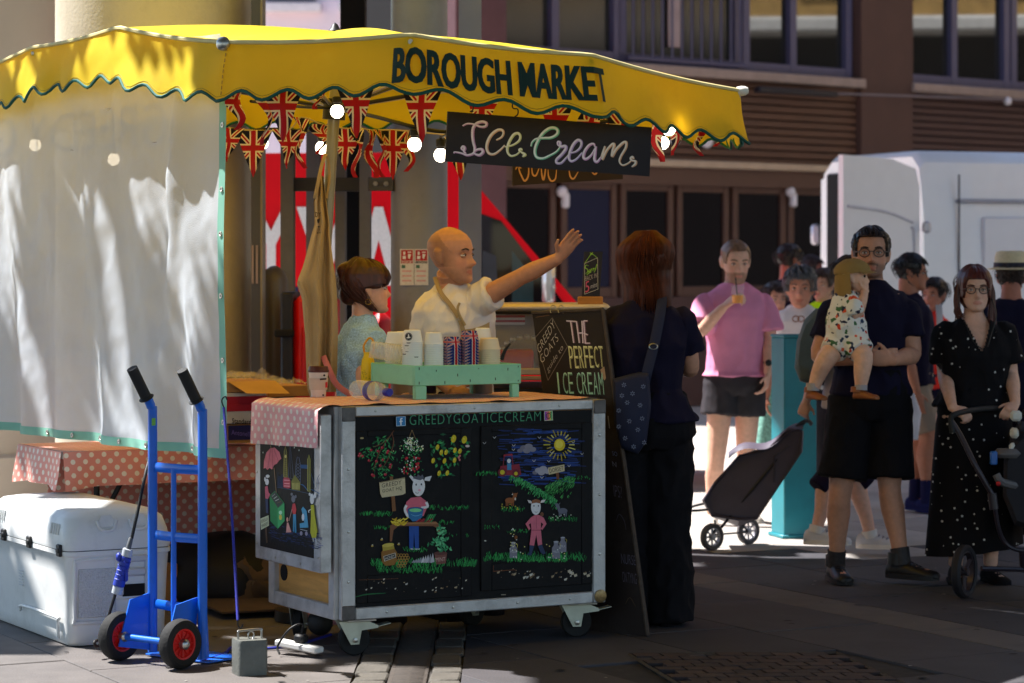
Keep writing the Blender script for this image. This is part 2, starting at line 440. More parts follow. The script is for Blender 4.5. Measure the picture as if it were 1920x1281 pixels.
q.quad((-12, -5, RZ), (9, -5, RZ), (9, 9.0, RZ), (-12, 9.0, RZ))
rf = q.build('shade_roof', m_roof, smooth=0); struct(rf)

# ---------------------------------------------------------------- brown shop building across the street
FD = V((.738, .675, 0)); FO = V((.784, 28, 0)); FT = frame(FO, FD, V((-.675, .738, 0)), V((0, 0, 1)))
def FU(px): t = (px - CX) / F; return (28 * t - .784) / (.738 - .675 * t)
def FZ(px, py): return EYE + (HY - py) * (28 + .675 * FU(px)) / F
m_brown = hexm('brown_render', (74, 51, 44), rough=.8, var=.1, scale=3, bump=.1)
m_slat = hexm('brown_slat', (80, 53, 40), rough=.6, var=.2, scale=2, stretch=(.3, 1, 6))
m_slat2 = hexm('dark_slat', (66, 44, 42), rough=.6, var=.2, scale=2, stretch=(.3, 1, 6))
m_frame = hexm('door_frame', (78, 53, 43), rough=.5, var=.08)
m_steelp = hexm('purple_steel', (74, 72, 98), rough=.4, var=.06)
m_glassd = hexm('dark_glass', (14, 10, 14), rough=.05, var=0, spec=.5)
m_glassw = mat('reflect_glass', (.012, .012, .011), rough=.03, var=0, spec=1.0, coat=.6)
m_sill = hexm('stone_sill', (140, 122, 114), rough=.7)
m_dark = hexm('dark_inside', (16, 12, 14), rough=.9)
bd = thing('shop_building', 'brown shop building with dark folding glass doors, slatted fascia and upper windows behind the stall', 'building', FO)
uL, uP0, uP1, uR = FU(842), FU(1600), FU(1697), FU(2260)
zs = FZ(1300, 136); zl = FZ(1300, 307); zdt = FZ(1300, 352); zdb = FZ(1300, 556)
def fbox(name, m, u0, u1, y0, y1, z0, z1, b=0., parent=bd):
    q = M(FT); q.box(((u0 + u1) / 2, (y0 + y1) / 2, (z0 + z1) / 2), (u1 - u0, y1 - y0, z1 - z0), b); return q.build(name, m, parent)
fbox('core', m_dark, uL, uR, .9, 1.4, 0, 9)
fbox('pilaster', m_brown, uP0, uP1, -.12, .9, 0, 9); fbox('pilaster', hexm('lilac_brown', (92, 62, 66), rough=.8), uL, FU(937), -.1, .9, 0, 9)
fbox('upper_wall', m_brown, uL, uR, .02, .9, 5.6, 9)
fbox('plinth', hexm('plinth_brown', (70, 48, 46), rough=.7, var=.15), FU(937), uP0, 0, .9, 0, zdb); fbox('shopfront', m_dark, uP1, uR, .15, .9, 0, zl)
fbox('sill', m_sill, FU(937), uP0 + .05, -.16, .1, zs - .06, zs + .045, .01); fbox('sill', m_sill, uP1 - .02, uR, -.16, .1, zs - .06, zs + .045, .01)
for k in range(11):
    z0 = zl + (zs - .06 - zl) * k / 11; h_ = (zs - .06 - zl) / 11
    fbox('slat', m_slat, FU(937), uP0, -.05, .05, z0 + .012, z0 + h_ - .004, .006); fbox('slat', m_slat2, uP1, uR, -.02, .08, z0 + .012, z0 + h_ - .004, .006)
fbox('slat_backing', m_dark, FU(937), uP0, .051, .9, zl, zs - .06); fbox('slat_backing', m_dark, uP1, uR, .081, .9, zl, zs - .06)
fbox('lintel', hexm('beige_metal', (168, 146, 124), rough=.4), FU(937), uP0, -.14, .2, zl - .05, zl + .03, .01)
fbox('fascia', m_frame, FU(937), uP0, -.06, .3, zl - .24, zl - .052)
fbox('door_head', m_frame, FU(937), uP0, .0, .3, zdt + .03, zl - .242)
for a, b in ((942, 1046), (1056, 1160), (1167, 1266), (1273, 1370), (1377, 1477), (1481, 1585)):
    u0, u1 = FU(a), FU(b); fw = (u1 - u0) * .105
    d = fbox('door', m_frame, u0, u0 + fw, .02, .1, zdb, zdt + .028, .008)
    for args in ((u1 - fw, u1, zdb, zdt + .028), (u0 + fw, u1 - fw, zdt - .05, zdt + .028), (u0 + fw, u1 - fw, zdb, zdb + .11)):
        fbox('rail', m_frame, args[0], args[1], .021, .1, args[2], args[3], .006, d)
    fbox('pane', hexm('blue_glass', (34, 36, 58), rough=.1, var=0) if a in (1056,) else m_glassd, u0 + fw, u1 - fw, .05, .07, zdb + .11, zdt - .05, 0, d)
for px in (1050, 1478):
    q = M(FT); u = FU(px); z = FZ(px, 365); q.ball((u, -.03, z + .03), .06, 12, 8); q.box((u + .05, -.03, z - .06), (.08, .08, .16), .02); q.build('wall_lamp', hexm('white_plastic', (205, 200, 205), rough=.5), bd)
zt = 5.55
mull = [937, 1042, 1158, 1168, 1384, 1400, 1488, 1592]
for px in mull:
    w_ = .075; u = FU(px); fbox('mullion', m_steelp, u - w_, u + w_ * .4, -.02, .14, zs + .046, zt)
for px in (1788, 1886, 1900, 2000): u = FU(px); fbox('mullion', m_steelp, u - .06, u + .05, -.02, .14, zs + .046, zt)
for a, b in ((937, 1592), (1697, 2008)):
    fbox('window_rail', m_steelp, FU(a), FU(b), -.015, .13, zs + .046, zs + .16)
for a, b in ((938, 1042), (1044, 1158), (1170, 1384), (1400, 1488), (1490, 1592), (1697, 1788), (1790, 1886), (1900, 2000)):
    fbox('window_pane', m_glassw if a > 1380 else hexm('dim_glass', (46, 46, 44), rough=.15, var=.3, scale=1), FU(a), FU(b), .05, .07, zs + .16, zt)
fbox('blind', hexm('pink_blind', (170, 150, 150), rough=.8), FU(1254), FU(1275), .0, .02, zs + .26, zt)
for k in range(12):
    u = FU(1176 + k * 18.3); q = M(FT); q.tube([(u, -.09, zs + .07), (u, -.09, zt)], .014, 6); q.build('baluster', m_steelp, bd)
q = M(FT); q.tube([(FU(1165), -.09, zs + .1), (FU(1390), -.09, zs + .1)], .025, 6); q.build('railing_foot', m_steelp, bd)
fbox('heater_bar', hexm('black_bar', (22, 20, 30), rough=.5), FU(1385), FU(1532), -.32, -.22, FZ(1450, 180), FZ(1450, 169), .01)
q = M(FT); q.tube([(FU(1530), -.3, FZ(1530, 178)), (FU(1960), -.3, FZ(1960, 192))], .012, 6); q.build('cable', hexm('grey_cable', (110, 100, 104)), bd)
q = M(FT); q.ball((FU(1852), -.3, FZ(1852, 192)), .05, 10, 8); q.build('cable_lamp', hexm('white_plastic', (205, 200, 205), rough=.5), bd)
# letters high on the slats
q = M(FT); q.ball((FU(1250), -.12, FZ(1250, 255)), .1, 14, 8, (1, .3, 1)); q.ball((FU(1310), -.12, FZ(1310, 262)), .1, 14, 8, (1, .3, 1)); q.build('wall_disc', hexm('pale_disc', (190, 184, 190)), bd)

# yellow brick terrace to the right, out of frame: it is what the upper panes mirror
br = thing('brick_terrace', 'sunlit yellow brick terrace with white cornice mirrored in the upper windows', 'building', (17, 30, 0))
m_yb = hexm('yellow_brick', (176, 142, 84), rough=.9, var=.25, scale=6, bump=.3, bscale=20)
q = M(); q.box((17.6, 33, 9.0), (3, 40, 7.1)); q.build('wall', m_yb, br)
q = M(); q.box((17.6, 33, 2.6), (3, 40, 5.2)); q.build('shopfront', hexm('shopfront_dark', (40, 36, 34), rough=.7, var=.3, scale=.6), br)
q = M(); q.box((16.9, 33, 5.34), (3.2, 40.4, .26), .05); q.build('cornice', hexm('white_stone', (225, 222, 215)), br)
for k in range(12):
    for z in (7.4,):
        q = M(); q.box((15.98, 15.5 + k * 3.2, z), (.1, 1.3, 2.2)); w = q.build('window', m_glassd, br)
        q = M(); q.box((15.95, 15.5 + k * 3.2, z - 1.2), (.2, 1.6, .16), .02); q.build('sill', hexm('white_stone', (225, 222, 215)), w)

# pale lilac house far behind
hs = thing('lilac_house', 'pale pink rendered house with white window sills far behind the canopy', 'house', (-3, 42, 0))
m_lil = hexm('lilac_render', (240, 218, 226), rough=.9, var=.06, scale=1)
q = M(); q.box((-3.4, 45, 5.5), (9, 6, 11)); q.build('wall', m_lil, hs)
for a, b in ((498, 592), (648, 742), (330, 420)):
    A, B = P(a, 8, 42), P(b, 8, 42)
    q = M(); q.box(((A.x + B.x) / 2, 41.97, A.z + .85), (B.x - A.x, .1, 1.6), .01); w = q.build('window', hexm('window_blue', (60, 60, 88), rough=.15, var=0), hs)
    q = M(); q.box(((A.x + B.x) / 2, 41.9, A.z - .07), (B.x - A.x + .2, .35, .14), .01); q.build('sill', hexm('sill_white', (228, 214, 214)), w)

# ---------------------------------------------------------------- columns and steel posts of the market hall
m_stone = hexm('warm_stone', (204, 190, 166), rough=.85, var=.1, scale=2, bump=.15, bscale=60, dirt=(.32, .25, .16), dscale=2)
m_gst = hexm('grey_steel', (136, 134, 138), rough=.45, var=.08, scale=3, dirt=(.08, .075, .07), dscale=5, damt=.3)
m_gstd = hexm('dark_steel', (72, 70, 76), rough=.45, var=.08)
m_lst = hexm('light_steel', (158, 156, 168), rough=.4, var=.05)
cl = thing('stone_column', 'broad round beige stone column rising behind the white curtain', 'column', (-1.86, 14.4, 0))
q = M(); q.lathe([(.56, 0), (.56, .4), (.53, .42), (.53, 6.3)], (-1.93, 14.4, 0), n=48); q.build('shaft', m_stone, cl)
cl = thing('stone_column', 'grey stone column cut off by the left edge of the picture', 'column', (-3.2, 16.5, 0))
q = M(); q.lathe([(.62, 0), (.62, .4), (.56, .42), (.56, 4)], (-3.36, 16.5, 0), n=40); q.build('shaft', hexm('grey_stone', (186, 178, 166), rough=.9, var=.1, scale=2), cl)
cl = thing('steel_column', 'round grey steel column with two fire notices on it behind the bald vendor', 'column', P(786, 490, 14.2) * V((1, 1, 0)) if False else (P(786, 490, 14.2).x, 14.2, 0))
cx_ = P(786, 490, 14.2).x
q = M(); q.lathe([(.2, 0), (.2, .03), (.151, .031), (.151, 6.3)], (cx_, 14.2, 0), n=40); q.build('shaft', m_gst, cl)
for k, px in enumerate((763, 791)):
    o = V((P(px, 490, 14.0).x, 14.046 + (.004 if k else .0), 0)); pt = Paint((o.x, 14.046, 0), (-.12 if k == 0 else .1, -1, 0))
    x0, x1 = (750, 776) if k == 0 else (777, 803)
    pt.poly([(x0, 467), (x1, 467), (x1, 535), (x0, 535)], (214, 206, 204)); pt.lay = 1
    pt.poly([(x0 + 2, 469), (x1 - 2, 469), (x1 - 2, 489), (x0 + 2, 489)], (178, 30, 34)); pt.poly([(x0 + 2, 490), (x1 - 2, 490), (x1 - 2, 494), (x0 + 2, 494)], (168, 40, 44) if k == 0 else (20, 18, 20))
    for r in range(3):
        pt.poly([(x0 + 4, 507 + r * 9), (x1 - 4, 507 + r * 9), (x1 - 5, 510 + r * 9), (x0 + 4, 510 + r * 9)], (214, 160, 160))
    pt.poly([(x0 + 3, 497), (x0 + 10, 497), (x0 + 10, 503), (x0 + 3, 503)], (70, 110, 90))
    pt.lay = 2
    pt.poly([(x0 + 6, 472), (x0 + 10, 472), (x0 + 10, 478), (x0 + 6, 478)], (235, 230, 230)); pt.poly([(x0 + 5, 480), (x0 + 11, 480), (x0 + 11, 486), (x0 + 5, 486)], (235, 230, 230))
    pt.poly([(x0 + 14, 472), (x0 + 21, 472), (x0 + 21, 474), (x0 + 14, 474)], (235, 230, 230)); pt.poly([(x0 + 15, 476), (x0 + 21, 477), (x0 + 18, 486), (x0 + 15, 484)], (235, 230, 230))
    pt.text(('FIRE', 'FOAM')[k], [(x0 + 4, 491), (x1 - 4, 491), (x1 - 4, 493.5), (x0 + 4, 493.5)], (235, 225, 225))
    fs = thing('fire_notice', ('left fire extinguisher notice with a red and pink heading on the grey column', 'right fire extinguisher notice with a black band on the grey column beside the vendor head')[k], 'notice', o)
    q = M(); a, b, c, d = [pt.w(*p) + V((0, .004, 0)) for p in ((x0, 467), (x1, 467), (x1, 535), (x0, 535))]; q.prism([a, b, c, d], (0, .0025, 0)); q.build('board', hexm('white_board', (214, 206, 204)), fs)
    pt.build('print', fs)
def post(px0, px1, Y, m, dep, label, grp='steel posts behind the stall', h=2.62):
    a, b = P(px0, HY, Y).x, P(px1, HY, Y).x
    o = thing('steel_post', label, 'post', ((a + b) / 2, Y, 0), grp)
    q = M(); w_ = b - a
    q.box(((a + b) / 2, Y, h / 2), (w_, .012, h)); q.box(((a + b) / 2, Y + dep, h / 2), (w_, .012, h)); q.box(((a + b) / 2, Y + dep / 2, h / 2), (.012, dep - .013, h - .002))
    q.build('section', m, o); return o
post(471, 488, 14.0, m_gstd, .16, 'narrow dark steel post against the right side of the beige column', h=6.3)
q = M(); q.box((P(489.5, HY, 14).x, 14.1, 3.15), (.012, .2, 6.3)); tag(q.build('edge_strip', hexm('warm_edge', (150, 138, 124))), 'thin pale metal edge strip beside the beige column', 'strip')
post(526, 550, 14.6, m_gst, .14, 'grey steel post in front of the big white letter Y')
post(574, 599, 14.9, m_gst, .14, 'grey steel post just left of the hanging apron')
post(628, 647, 14.8, m_gst, .14, 'grey steel post between the apron pole and the dark gap')
post(674, 694, 14.6, m_gst, .14, 'grey steel post just left of the white letter A')
post(860, 902, 14.6, m_lst, .2, 'tall pale steel channel post right of the round steel column', h=6.3)
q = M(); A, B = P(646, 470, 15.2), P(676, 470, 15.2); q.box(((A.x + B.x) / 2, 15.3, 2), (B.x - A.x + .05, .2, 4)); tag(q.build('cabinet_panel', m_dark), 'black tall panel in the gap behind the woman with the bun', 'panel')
q = M(); A, B = P(549, 346, 14.72), P(694, 346, 14.72); q.box(((A.x + B.x) / 2, 14.74, A.z), (B.x - A.x, .05, .075)); tag(q.build('cross_bar', m_gstd), 'dark horizontal bar bolted between the steel posts', 'bar')
bp = thing('bracket_plate', 'dark bolted bracket plate on the left of the round steel column', 'bracket', P(716, 345, 14.3))
q = M(); A, B = P(690, 332, 14.1), P(738, 358, 14.1); q.box(((A.x + B.x) / 2, 14.12, (A.z + B.z) / 2), (B.x - A.x, .03, A.z - B.z), .003); q.build('plate', m_gstd, bp)
for px in (704, 724):
    q = M(); c = P(px, 345, 14.1); q.lathe([(.014, 0), (.014, .014), (.006, .016)], c, (0, -1, 0), 6); q.build('bolt', m_gst, bp)
# narrow label strips on the dark post
for k, px in enumerate((473.5, 481.5)):
    q = M(); A, B = P(px - 2, 460, 13.98), P(px + 2, 532, 13.98); q.box(((A.x + B.x) / 2, 13.985, (A.z + B.z) / 2), (B.x - A.x, .004, A.z - B.z))
    tag(q.build('notice', hexm('notice_grey', (150, 130, 130))), ('left narrow notice strip seen edge on at the dark post', 'right narrow notice strip seen edge on at the dark post')[k], 'notice')

# ---------------------------------------------------------------- red van
m_red = hexm('red_paint', (242, 0, 28), rough=.4, var=.02, spec=.25)
m_tyre = hexm('tyre', (24, 23, 23), rough=.8, var=.2, bump=.2)
m_rim = hexm('alloy', (160, 160, 165), rough=.35, metal=.7)
rv = thing('red_van', 'red delivery van with large white letters behind the steel posts', 'van', (-1, 19, 0))
YV = 18.6
def vp(px, py): return P(px, py, YV)
prof = [vp(300, 830), vp(300, 300), vp(330, 288), vp(800, 286), vp(865, 305), vp(905, 360), vp(1085, 572), vp(1190, 615), vp(1205, 700), vp(1205, 830)]
q = M(); q.prism(prof, (0, 1.9, 0)); q.build('body', m_red, rv)
win = [vp(880, 402), vp(905, 402), vp(940, 415), vp(1062, 575), vp(870, 575)]
q = M(); q.prism([p + V((0, -.006, 0)) for p in win], (0, .02, 0)); w = q.build('side_window', m_glassd, rv)
q = M(); q.prism([p + V((0, -.012, 0)) for p in (vp(960, 470), vp(1000, 520), vp(1000, 574), vp(960, 574))], (0, .006, 0)); q.build('reflection_panel', hexm('teal_reflection', (34, 56, 62), rough=.1, var=.4, scale=6), w)  # teal panel carries a painted reflection on the window glass
q = M(); q.prism([p + V((0, -.012, 0)) for p in (vp(905, 470), vp(930, 480), vp(935, 574), vp(905, 574))], (0, .006, 0)); q.build('seat_shape', hexm('seat_grey', (60, 62, 70), rough=.6, var=.4, scale=6), w)
q = M(); q.box(vp(1028, 545) + V((0, -.15, .05)), (.09, .12, .3), .03); q.build('mirror', hexm('mirror_silver', (190, 190, 195), rough=.2, metal=.6), rv)
q = M(); q.prism([p + V((0, -.008, 0)) for p in (vp(300, 538), vp(560, 538), vp(560, 760), vp(300, 760))], (0, .02, 0)); bl = q.build('blue_band', hexm('navy_paint', (28, 32, 84), rough=.3, var=.1), rv)
pt = Paint((0, YV, 0), (0, -1, 0), eps=.014)
def big(s, x0, x1, y0, y1, b=.0): pt.text(s, [(x0, y0), (x1, y0), (x1, y1), (x0, y1)], (240, 238, 240), b)
big('Y', 464, 552, 388, 534, .02); big('V', 556, 660, 388, 534, .02); big('A', 650, 772, 388, 592, .02)
pt.build('lettering', rv)
pt = Paint((0, YV, 0), (0, -1, 0), eps=.02); pt.text('EN', [(484, 642), (530, 642), (530, 672), (484, 672)], (225, 225, 235), .02)
for y0, h_ in ((560, 5), (572, 9), (596, 4), (604, 4)): pt.poly([(480, y0), (516, y0 - 8), (516, y0 - 8 + h_), (480, y0 + h_)], (190, 20, 60))
pt.poly([(490, 540), (508, 540), (514, 570), (500, 590)], (130, 20, 70)); pt.build('band_print', rv)
for px in (420, 1120):
    c = vp(px, 800); c.z = .36
    q = M(); q.lathe([(.2, -.02), (.33, -.03), (.36, .02), (.36, .2), (.33, .25), (.2, .25)], c + V((0, -.03, 0)), (0, 1, 0), 28); w = q.build('wheel', m_tyre, rv)
    q = M(); q.lathe([(.05, -.02), (.19, -.01), (.2, .03)], c + V((0, -.04, 0)), (0, 1, 0), 20); q.build('rim', m_rim, w)
hl = M(); hl.ball(vp(1036, 575) + V((0, -.22, .02)), .055, 12, 8); 
# red cabinet with black side and brown curved bollard in front of the van
rc = thing('red_cabinet', 'red cabinet with a black side standing behind the boxes on the table', 'cabinet', (P(548, 490, 13.6).x, 13.6, 0))
A = P(526, 548, 13.6); B = P(549, 548, 13.6); C = P(626, 552, 13.6)
q = M(); q.box(((A.x + B.x) / 2, 13.85, A.z / 2), (B.x - A.x, .5, A.z), .01); q.build('side', hexm('black_navy', (16, 14, 26), rough=.5), rc)
q = M(); q.box(((B.x + C.x) / 2, 13.87, A.z / 2 - .01), (C.x - B.x, .5, A.z - .02), .03); bx = q.build('front', hexm('post_red', (196, 14, 20), rough=.4, var=.05), rc)
q = M(); q.box((B.x + .13, 13.612, A.z / 2 - .05), (.17, .02, A.z - .25), .008); q.build('door_panel', hexm('post_red2', (176, 12, 18), rough=.4, var=.05), bx)
q = M(); q.box((A.x + .02, 13.59, P(0, 625, 13.6).z), (.1, .03, .04), .008); q.build('latch', m_dark, rc)
bo = thing('bollard', 'dull brown round topped bollard between the beige column and the red cabinet', 'bollard', (P(513, 490, 14.3).x, 14.3, 0))
q = M(); c = P(514, 510, 14.3); q.lathe([(.075, 0), (.075, c.z - .05), (.068, c.z - .02), (.05, c.z + .01), (.02, c.z + .03), (.002, c.z + .034)], (c.x, 14.3, 0), n=24); q.build('shaft', hexm('bollard_brown', (96, 86, 78), rough=.4, var=.1), bo)
q = M(); A = P(690, 585, 15.6); B = P(732, 585, 15.6); q.box(((A.x + B.x) / 2, 15.8, A.z / 2), (B.x - A.x, .4, A.z), .06); tag(q.build('red_bin', hexm('post_red', (196, 14, 20), rough=.4)), 'red rounded bin seen between the woman with the bun and the steel column', 'bin')

# ---------------------------------------------------------------- white van with its rear door swung open
m_white = hexm('van_white', (240, 238, 240), rough=.35, var=.02, coat=.3)
m_seam = hexm('seam', (70, 68, 76), rough=.8)
wv = thing('white_van', 'white panel van with its rear doors open on the right behind the crowd', 'van', (5, 23, 0))
vo = V((3.41, 22, 0)); vx = V((.93, .37, 0)).normalized(); vy = V((-vx.y, vx.x, 0)); WT = frame(vo, vx, vy, V((0, 0, 1)))
q = M(WT)
sec = lambda x, zt_: [(x, 0, .35), (x, 0, 1.3), (x, .03, 2.0), (x, .1, zt_ - .1), (x, .22, zt_), (x, 1.6, zt_), (x, 1.74, zt_ - .1), (x, 1.8, 2.0), (x, 1.82, 1.3), (x, 1.82, .35)]
q.loft([sec(0, 2.45), sec(.05, 2.5), sec(3.2, 2.5), sec(4.3, 2.4), [(5.6, y_, min(z_, 1.25)) for _, y_, z_ in sec(0, 2.4)]]); q.build('body', m_white, wv)
q = M(WT); q.box((-.012, .91, 1.4), (.03, 1.5, 1.9), .02); q.build('cargo_opening', m_dark, wv)
for (x0, x1, z0, z1) in ((.55, 2.6, .9, 1.95),):
    q = M(WT); rr = []
    q.box(((x0 + x1) / 2, .008, (z0 + z1) / 2), (x1 - x0, .04, z1 - z0), .015); p_ = q.build('side_panel', hexm('van_white2', (232, 230, 234), rough=.35, var=.02), wv)
for x in (.32, 2.75): 
    q = M(WT); q.box((x, -.001, 1.35), (.012, .01, 1.9)); q.build('panel_seam', m_seam, wv)
q = M(WT); q.box((2.2, .02, 2.08), (3.8, .03, .035), .012); q.build('rub_rail', hexm('van_grey', (170, 168, 178), rough=.5), wv)
hz = V((3.36, 21.98, 0)); dl = V((2.64, 21.25, 0)); dd = (dl - hz); dn_ = V((dd.y, -dd.x, 0)).normalized()
q = M(); zt0, zt1 = 2.36, 2.45
q.prism([hz + V((0, 0, .42)), dl + V((0, 0, .42)), dl + V((0, 0, 2.43)), hz.lerp(dl, .35) + V((0, 0, 2.41)), hz.lerp(dl, .06) + V((0, 0, 2.34)), hz + V((0, 0, 2.2))], dn_ * .05)
dr = q.build('rear_door', m_white, wv)
def dpt(u, z): return hz.lerp(dl, u) + V((0, 0, z)) - dn_ * .012 if (hz - V((0, 0, 0))).dot(dn_) > 1e9 else hz.lerp(dl, u) + V((0, 0, z)) + (dn_ * -.006 if dn_.y > 0 else dn_ * .056)
q = M(); 
for pa in ([(.1, 1.9), (.45, 1.98), (.95, 2.02)], [(.12, 1.86), (.08, 1.75), (.08, .8)], [(.2, .7), (.9, .7)]):
    q.tube([dpt(*p) for p in pa], .012, 6, 4)
q.build('pressed_rib', hexm('van_grey2', (196, 194, 204), rough=.4), dr)
q = M(); q.box(hz + V((.05, -.04, 1.86)), (.07, .07, .1), .02); q.box(hz + V((.05, -.04, .9)), (.07, .07, .1), .02); q.build('hinge', hexm('hinge_grey', (200, 198, 206), rough=.4, metal=.4), dr)
fc = vo + vy * 1.8; 
q = M(); a = fc; b = fc + V((.62, -1.15, 0)); q.prism([a + V((0, 0, .45)), b + V((0, 0, .45)), b + V((0, 0, 2.35)), a.lerp(b, .3) + V((0, 0, 2.42)), a + V((0, 0, 2.3))], (.04, .016, 0)); d2 = q.build('rear_door', m_white, wv)
q = M(); q.box(P(1529, 440, 23.3), (.08, .08, .18), .02); q.build('hinge', hexm('hinge_grey', (170, 168, 176), rough=.4, metal=.4), d2)
for x in (.9, 4.6):
    q = M(WT); q.lathe([(.2, -.02), (.33, -.03), (.36, .02), (.36, .2), (.33, .25), (.2, .25)], (x, -.03, .36), (0, 1, 0), 28); w = q.build('wheel', m_tyre, wv)
    q = M(WT); q.lathe([(.05, -.02), (.19, -.01), (.2, .03)], (x, -.04, .36), (0, 1, 0), 20); q.build('rim', m_rim, w)
# ---------------------------------------------------------------- market canopy
m_yel = mat('canopy_yellow', s2l((232, 204, 30)), rough=.75, var=.07, scale=3, bump=.12, bscale=160, lucent=.38, tcol=s2l((250, 200, 30)), dirt=s2l((150, 110, 20)), dscale=2.4, damt=.34)
m_trim = hexm('green_trim', (8, 92, 80), rough=.7, lucent=.1)
m_pale = hexm('canvas_pale', (232, 214, 150), rough=.7)
m_black = hexm('black_metal', (26, 24, 24), rough=.5, var=.1)
m_lett = hexm('bottle_green', (6, 46, 36), rough=.7)
m_chrome = hexm('dull_chrome', (176, 174, 170), rough=.3, metal=.9, var=.15, scale=30)
cn = thing('market_canopy', 'yellow canvas market canopy with scalloped green trimmed valance and the market name on it', 'canopy', (PEAK.x, PEAK.y, 0))
NP = len(PER); SEG = [(PER[(i + 1) % NP] - PER[i]).length for i in range(NP)]; CUM = [0]
for s_ in SEG: CUM.append(CUM[-1] + s_)
def per(t):
    """point on the canopy edge and outward normal at arc length t"""
    t %= CUM[-1]
    for i in range(NP):
        if t <= CUM[i + 1]:
            a, b = PER[i], PER[(i + 1) % NP]; k = (t - CUM[i]) / SEG[i]; d = (b - a).normalized(); n = V((d.y, -d.x, 0)).normalized()
            prv = (PER[i] - PER[i - 1]).normalized(); nn = V((prv.y, -prv.x, 0)); nx = (PER[(i + 2) % NP] - b).normalized(); nx = V((nx.y, -nx.x, 0))
            w0 = max(0, 1 - k * SEG[i] / .12) * .5; w1 = max(0, 1 - (1 - k) * SEG[i] / .12) * .5
            n = (n * (1 - w0 - w1) + nn * w0 + nx * w1).normalized()
            return a.lerp(b, k), n, d, k, i
scal = []                                                    # whole number of scallops per segment, low at every corner
for i in range(NP): scal.append(max(1, round(SEG[i] / (.205 if i < 3 else .222))))
def vlow(i, k, p):
    c = math.cos(2 * math.pi * k * scal[i]); return .213 + .02 * c + .012 * math.sin(CUM[i] * 3 + k * 2.2)
def val(t, h):
    p, n, d, k, i = per(t); dep = vlow(i, k, p); fl = .035 * (h / .2) ** 1.3
    rip = .013 * math.sin(t * 13.5 + 1.3 * math.sin(t * 4)) * (h / .2) ** 1.2 + .026 * noise.noise((t * 1.8, h * 3, 1.7)) * min(1, h / .08) + .007 * noise.noise((t * 7 + h * 9, h * 6, 4.7)) * min(1, h / .05) + .003 * noise.noise((t * 26, h * 12, 9))
    if i == 3 or i == 4: rip *= .45
    edge = min(k, 1 - k) * SEG[i]; sag = -.012 * math.sin(math.pi * k)
    return p + n * (fl + rip) + V((0, 0, -h + sag))
nt_ = 420
q = M()
def vf(u, v_):
    t = u * CUM[-1]; p, n, d, k, i = per(t); return val(t, v_ * vlow(i, k, p))
q.grid(vf, nt_, 7); vl_ = q.build('valance', m_yel, cn, smooth=60)
q = M(); q.tube([vf(i / nt_, 1.0) for i in range(nt_ + 1)], .007, 6, cap=False); q.build('green_binding', m_trim, vl_)
q = M(); q.tube([vf(i / nt_, .93) + per(CUM[-1] * i / nt_)[1] * .0012 for i in range(nt_ + 1)], .0012, 4, cap=False); q.build('hem_stitch', hexm('stitch', (176, 146, 30)), vl_)
q = M(); q.tube([val(CUM[-1] * i / 200, 0) + V((0, 0, .002)) for i in range(201)], .009, 6, cap=False); q.build('edge_roll', m_pale, vl_)
def T_at(px, seg):                                            # arc length where a segment passes a photo column
    a, b = PER[seg], PER[(seg + 1) % NP]; lo, hi = 0, 1
    for _ in range(40):
        k = (lo + hi) / 2; p = a.lerp(b, k); lo, hi = (k, hi) if CX + p.x * F / p.y < px else (lo, k)
    return CUM[seg] + lo * SEG[seg]
t0, t1 = T_at(743, 3), T_at(1121, 5)
q = M(); v, f, _ = text_geo('BOROUGH MARKET', .022, .99)
for j, sh in enumerate((-.0036, 0, .0036)):
    pts = []
    for x, y in v:
        t = t0 + (t1 - t0) * (x + sh); hh = .044 + .139 * (1 - y); p, n, d, k, i = per(t); e_ = min(k, 1 - k) * SEG[i]; pts.append(val(t, hh) + n * (.007 + .01 * max(0, 1 - e_ / .1) + j * .0003))
    q.add(pts, f)
q.build('market_name', m_lett, vl_, smooth=0, recalc=False)
q = M()                                                       # stitched seam at the near corner
for k in range(9): q.tube([val(CUM[3] + .012, .02 + k * .022) + V((-.001, -.004, 0)), val(CUM[3] + .012, .034 + k * .022) + V((-.001, -.004, 0))], .0018, 4)
q.build('seam', hexm('seam_olive', (170, 130, 30)), vl_)
c = val(CUM[3], .0) + V((-.005, -.012, -.005))
q = M(); q.lathe([(.001, .016), (.018, .014), (.022, .01), (.028, .004), (.029, 0), (.001, 0)], c, (-.25, -1, .1), 24); q.build('corner_disc', hexm('disc_chrome', (190, 190, 186), rough=.35, metal=.8, var=.35, scale=60), cn)
c = PER[6]; q = M(); q.lathe([(.001, .03), (.012, .028), (.02, .015), (.022, 0), (.02, -.02), (.001, -.022)], c + V((.006, 0, 0)), (1, -.1, .1), 16); q.build('rib_cap', hexm('cap_white', (232, 228, 220), rough=.4), cn)
q = M()                                                       # roof: one sagging panel per edge
for i in range(NP):
    a, b = PER[i], PER[(i + 1) % NP]
    def rfn(u, v_, a=a, b=b):
        e = a.lerp(b, u); p = PEAK.lerp(e, v_); s_ = math.sin(math.pi * u) * v_ * (1 - v_) * 4 * .03
        return p + V((0, 0, -s_ + .02 * math.sin(math.pi * v_) ))
    rp = M(); rp.grid(rfn, 10, 10); rp.build('roof_panel', m_yel, cn, smooth=60)
HUB = P(627, 203, 11.7); POLE0 = V((-.925, 11.72, 0))
m_alu = hexm('aluminium', (186, 180, 168), rough=.35, metal=.7, var=.1, scale=20)
m_bronze = hexm('brown_pole', (140, 136, 122), rough=.35, metal=.4, var=.1)
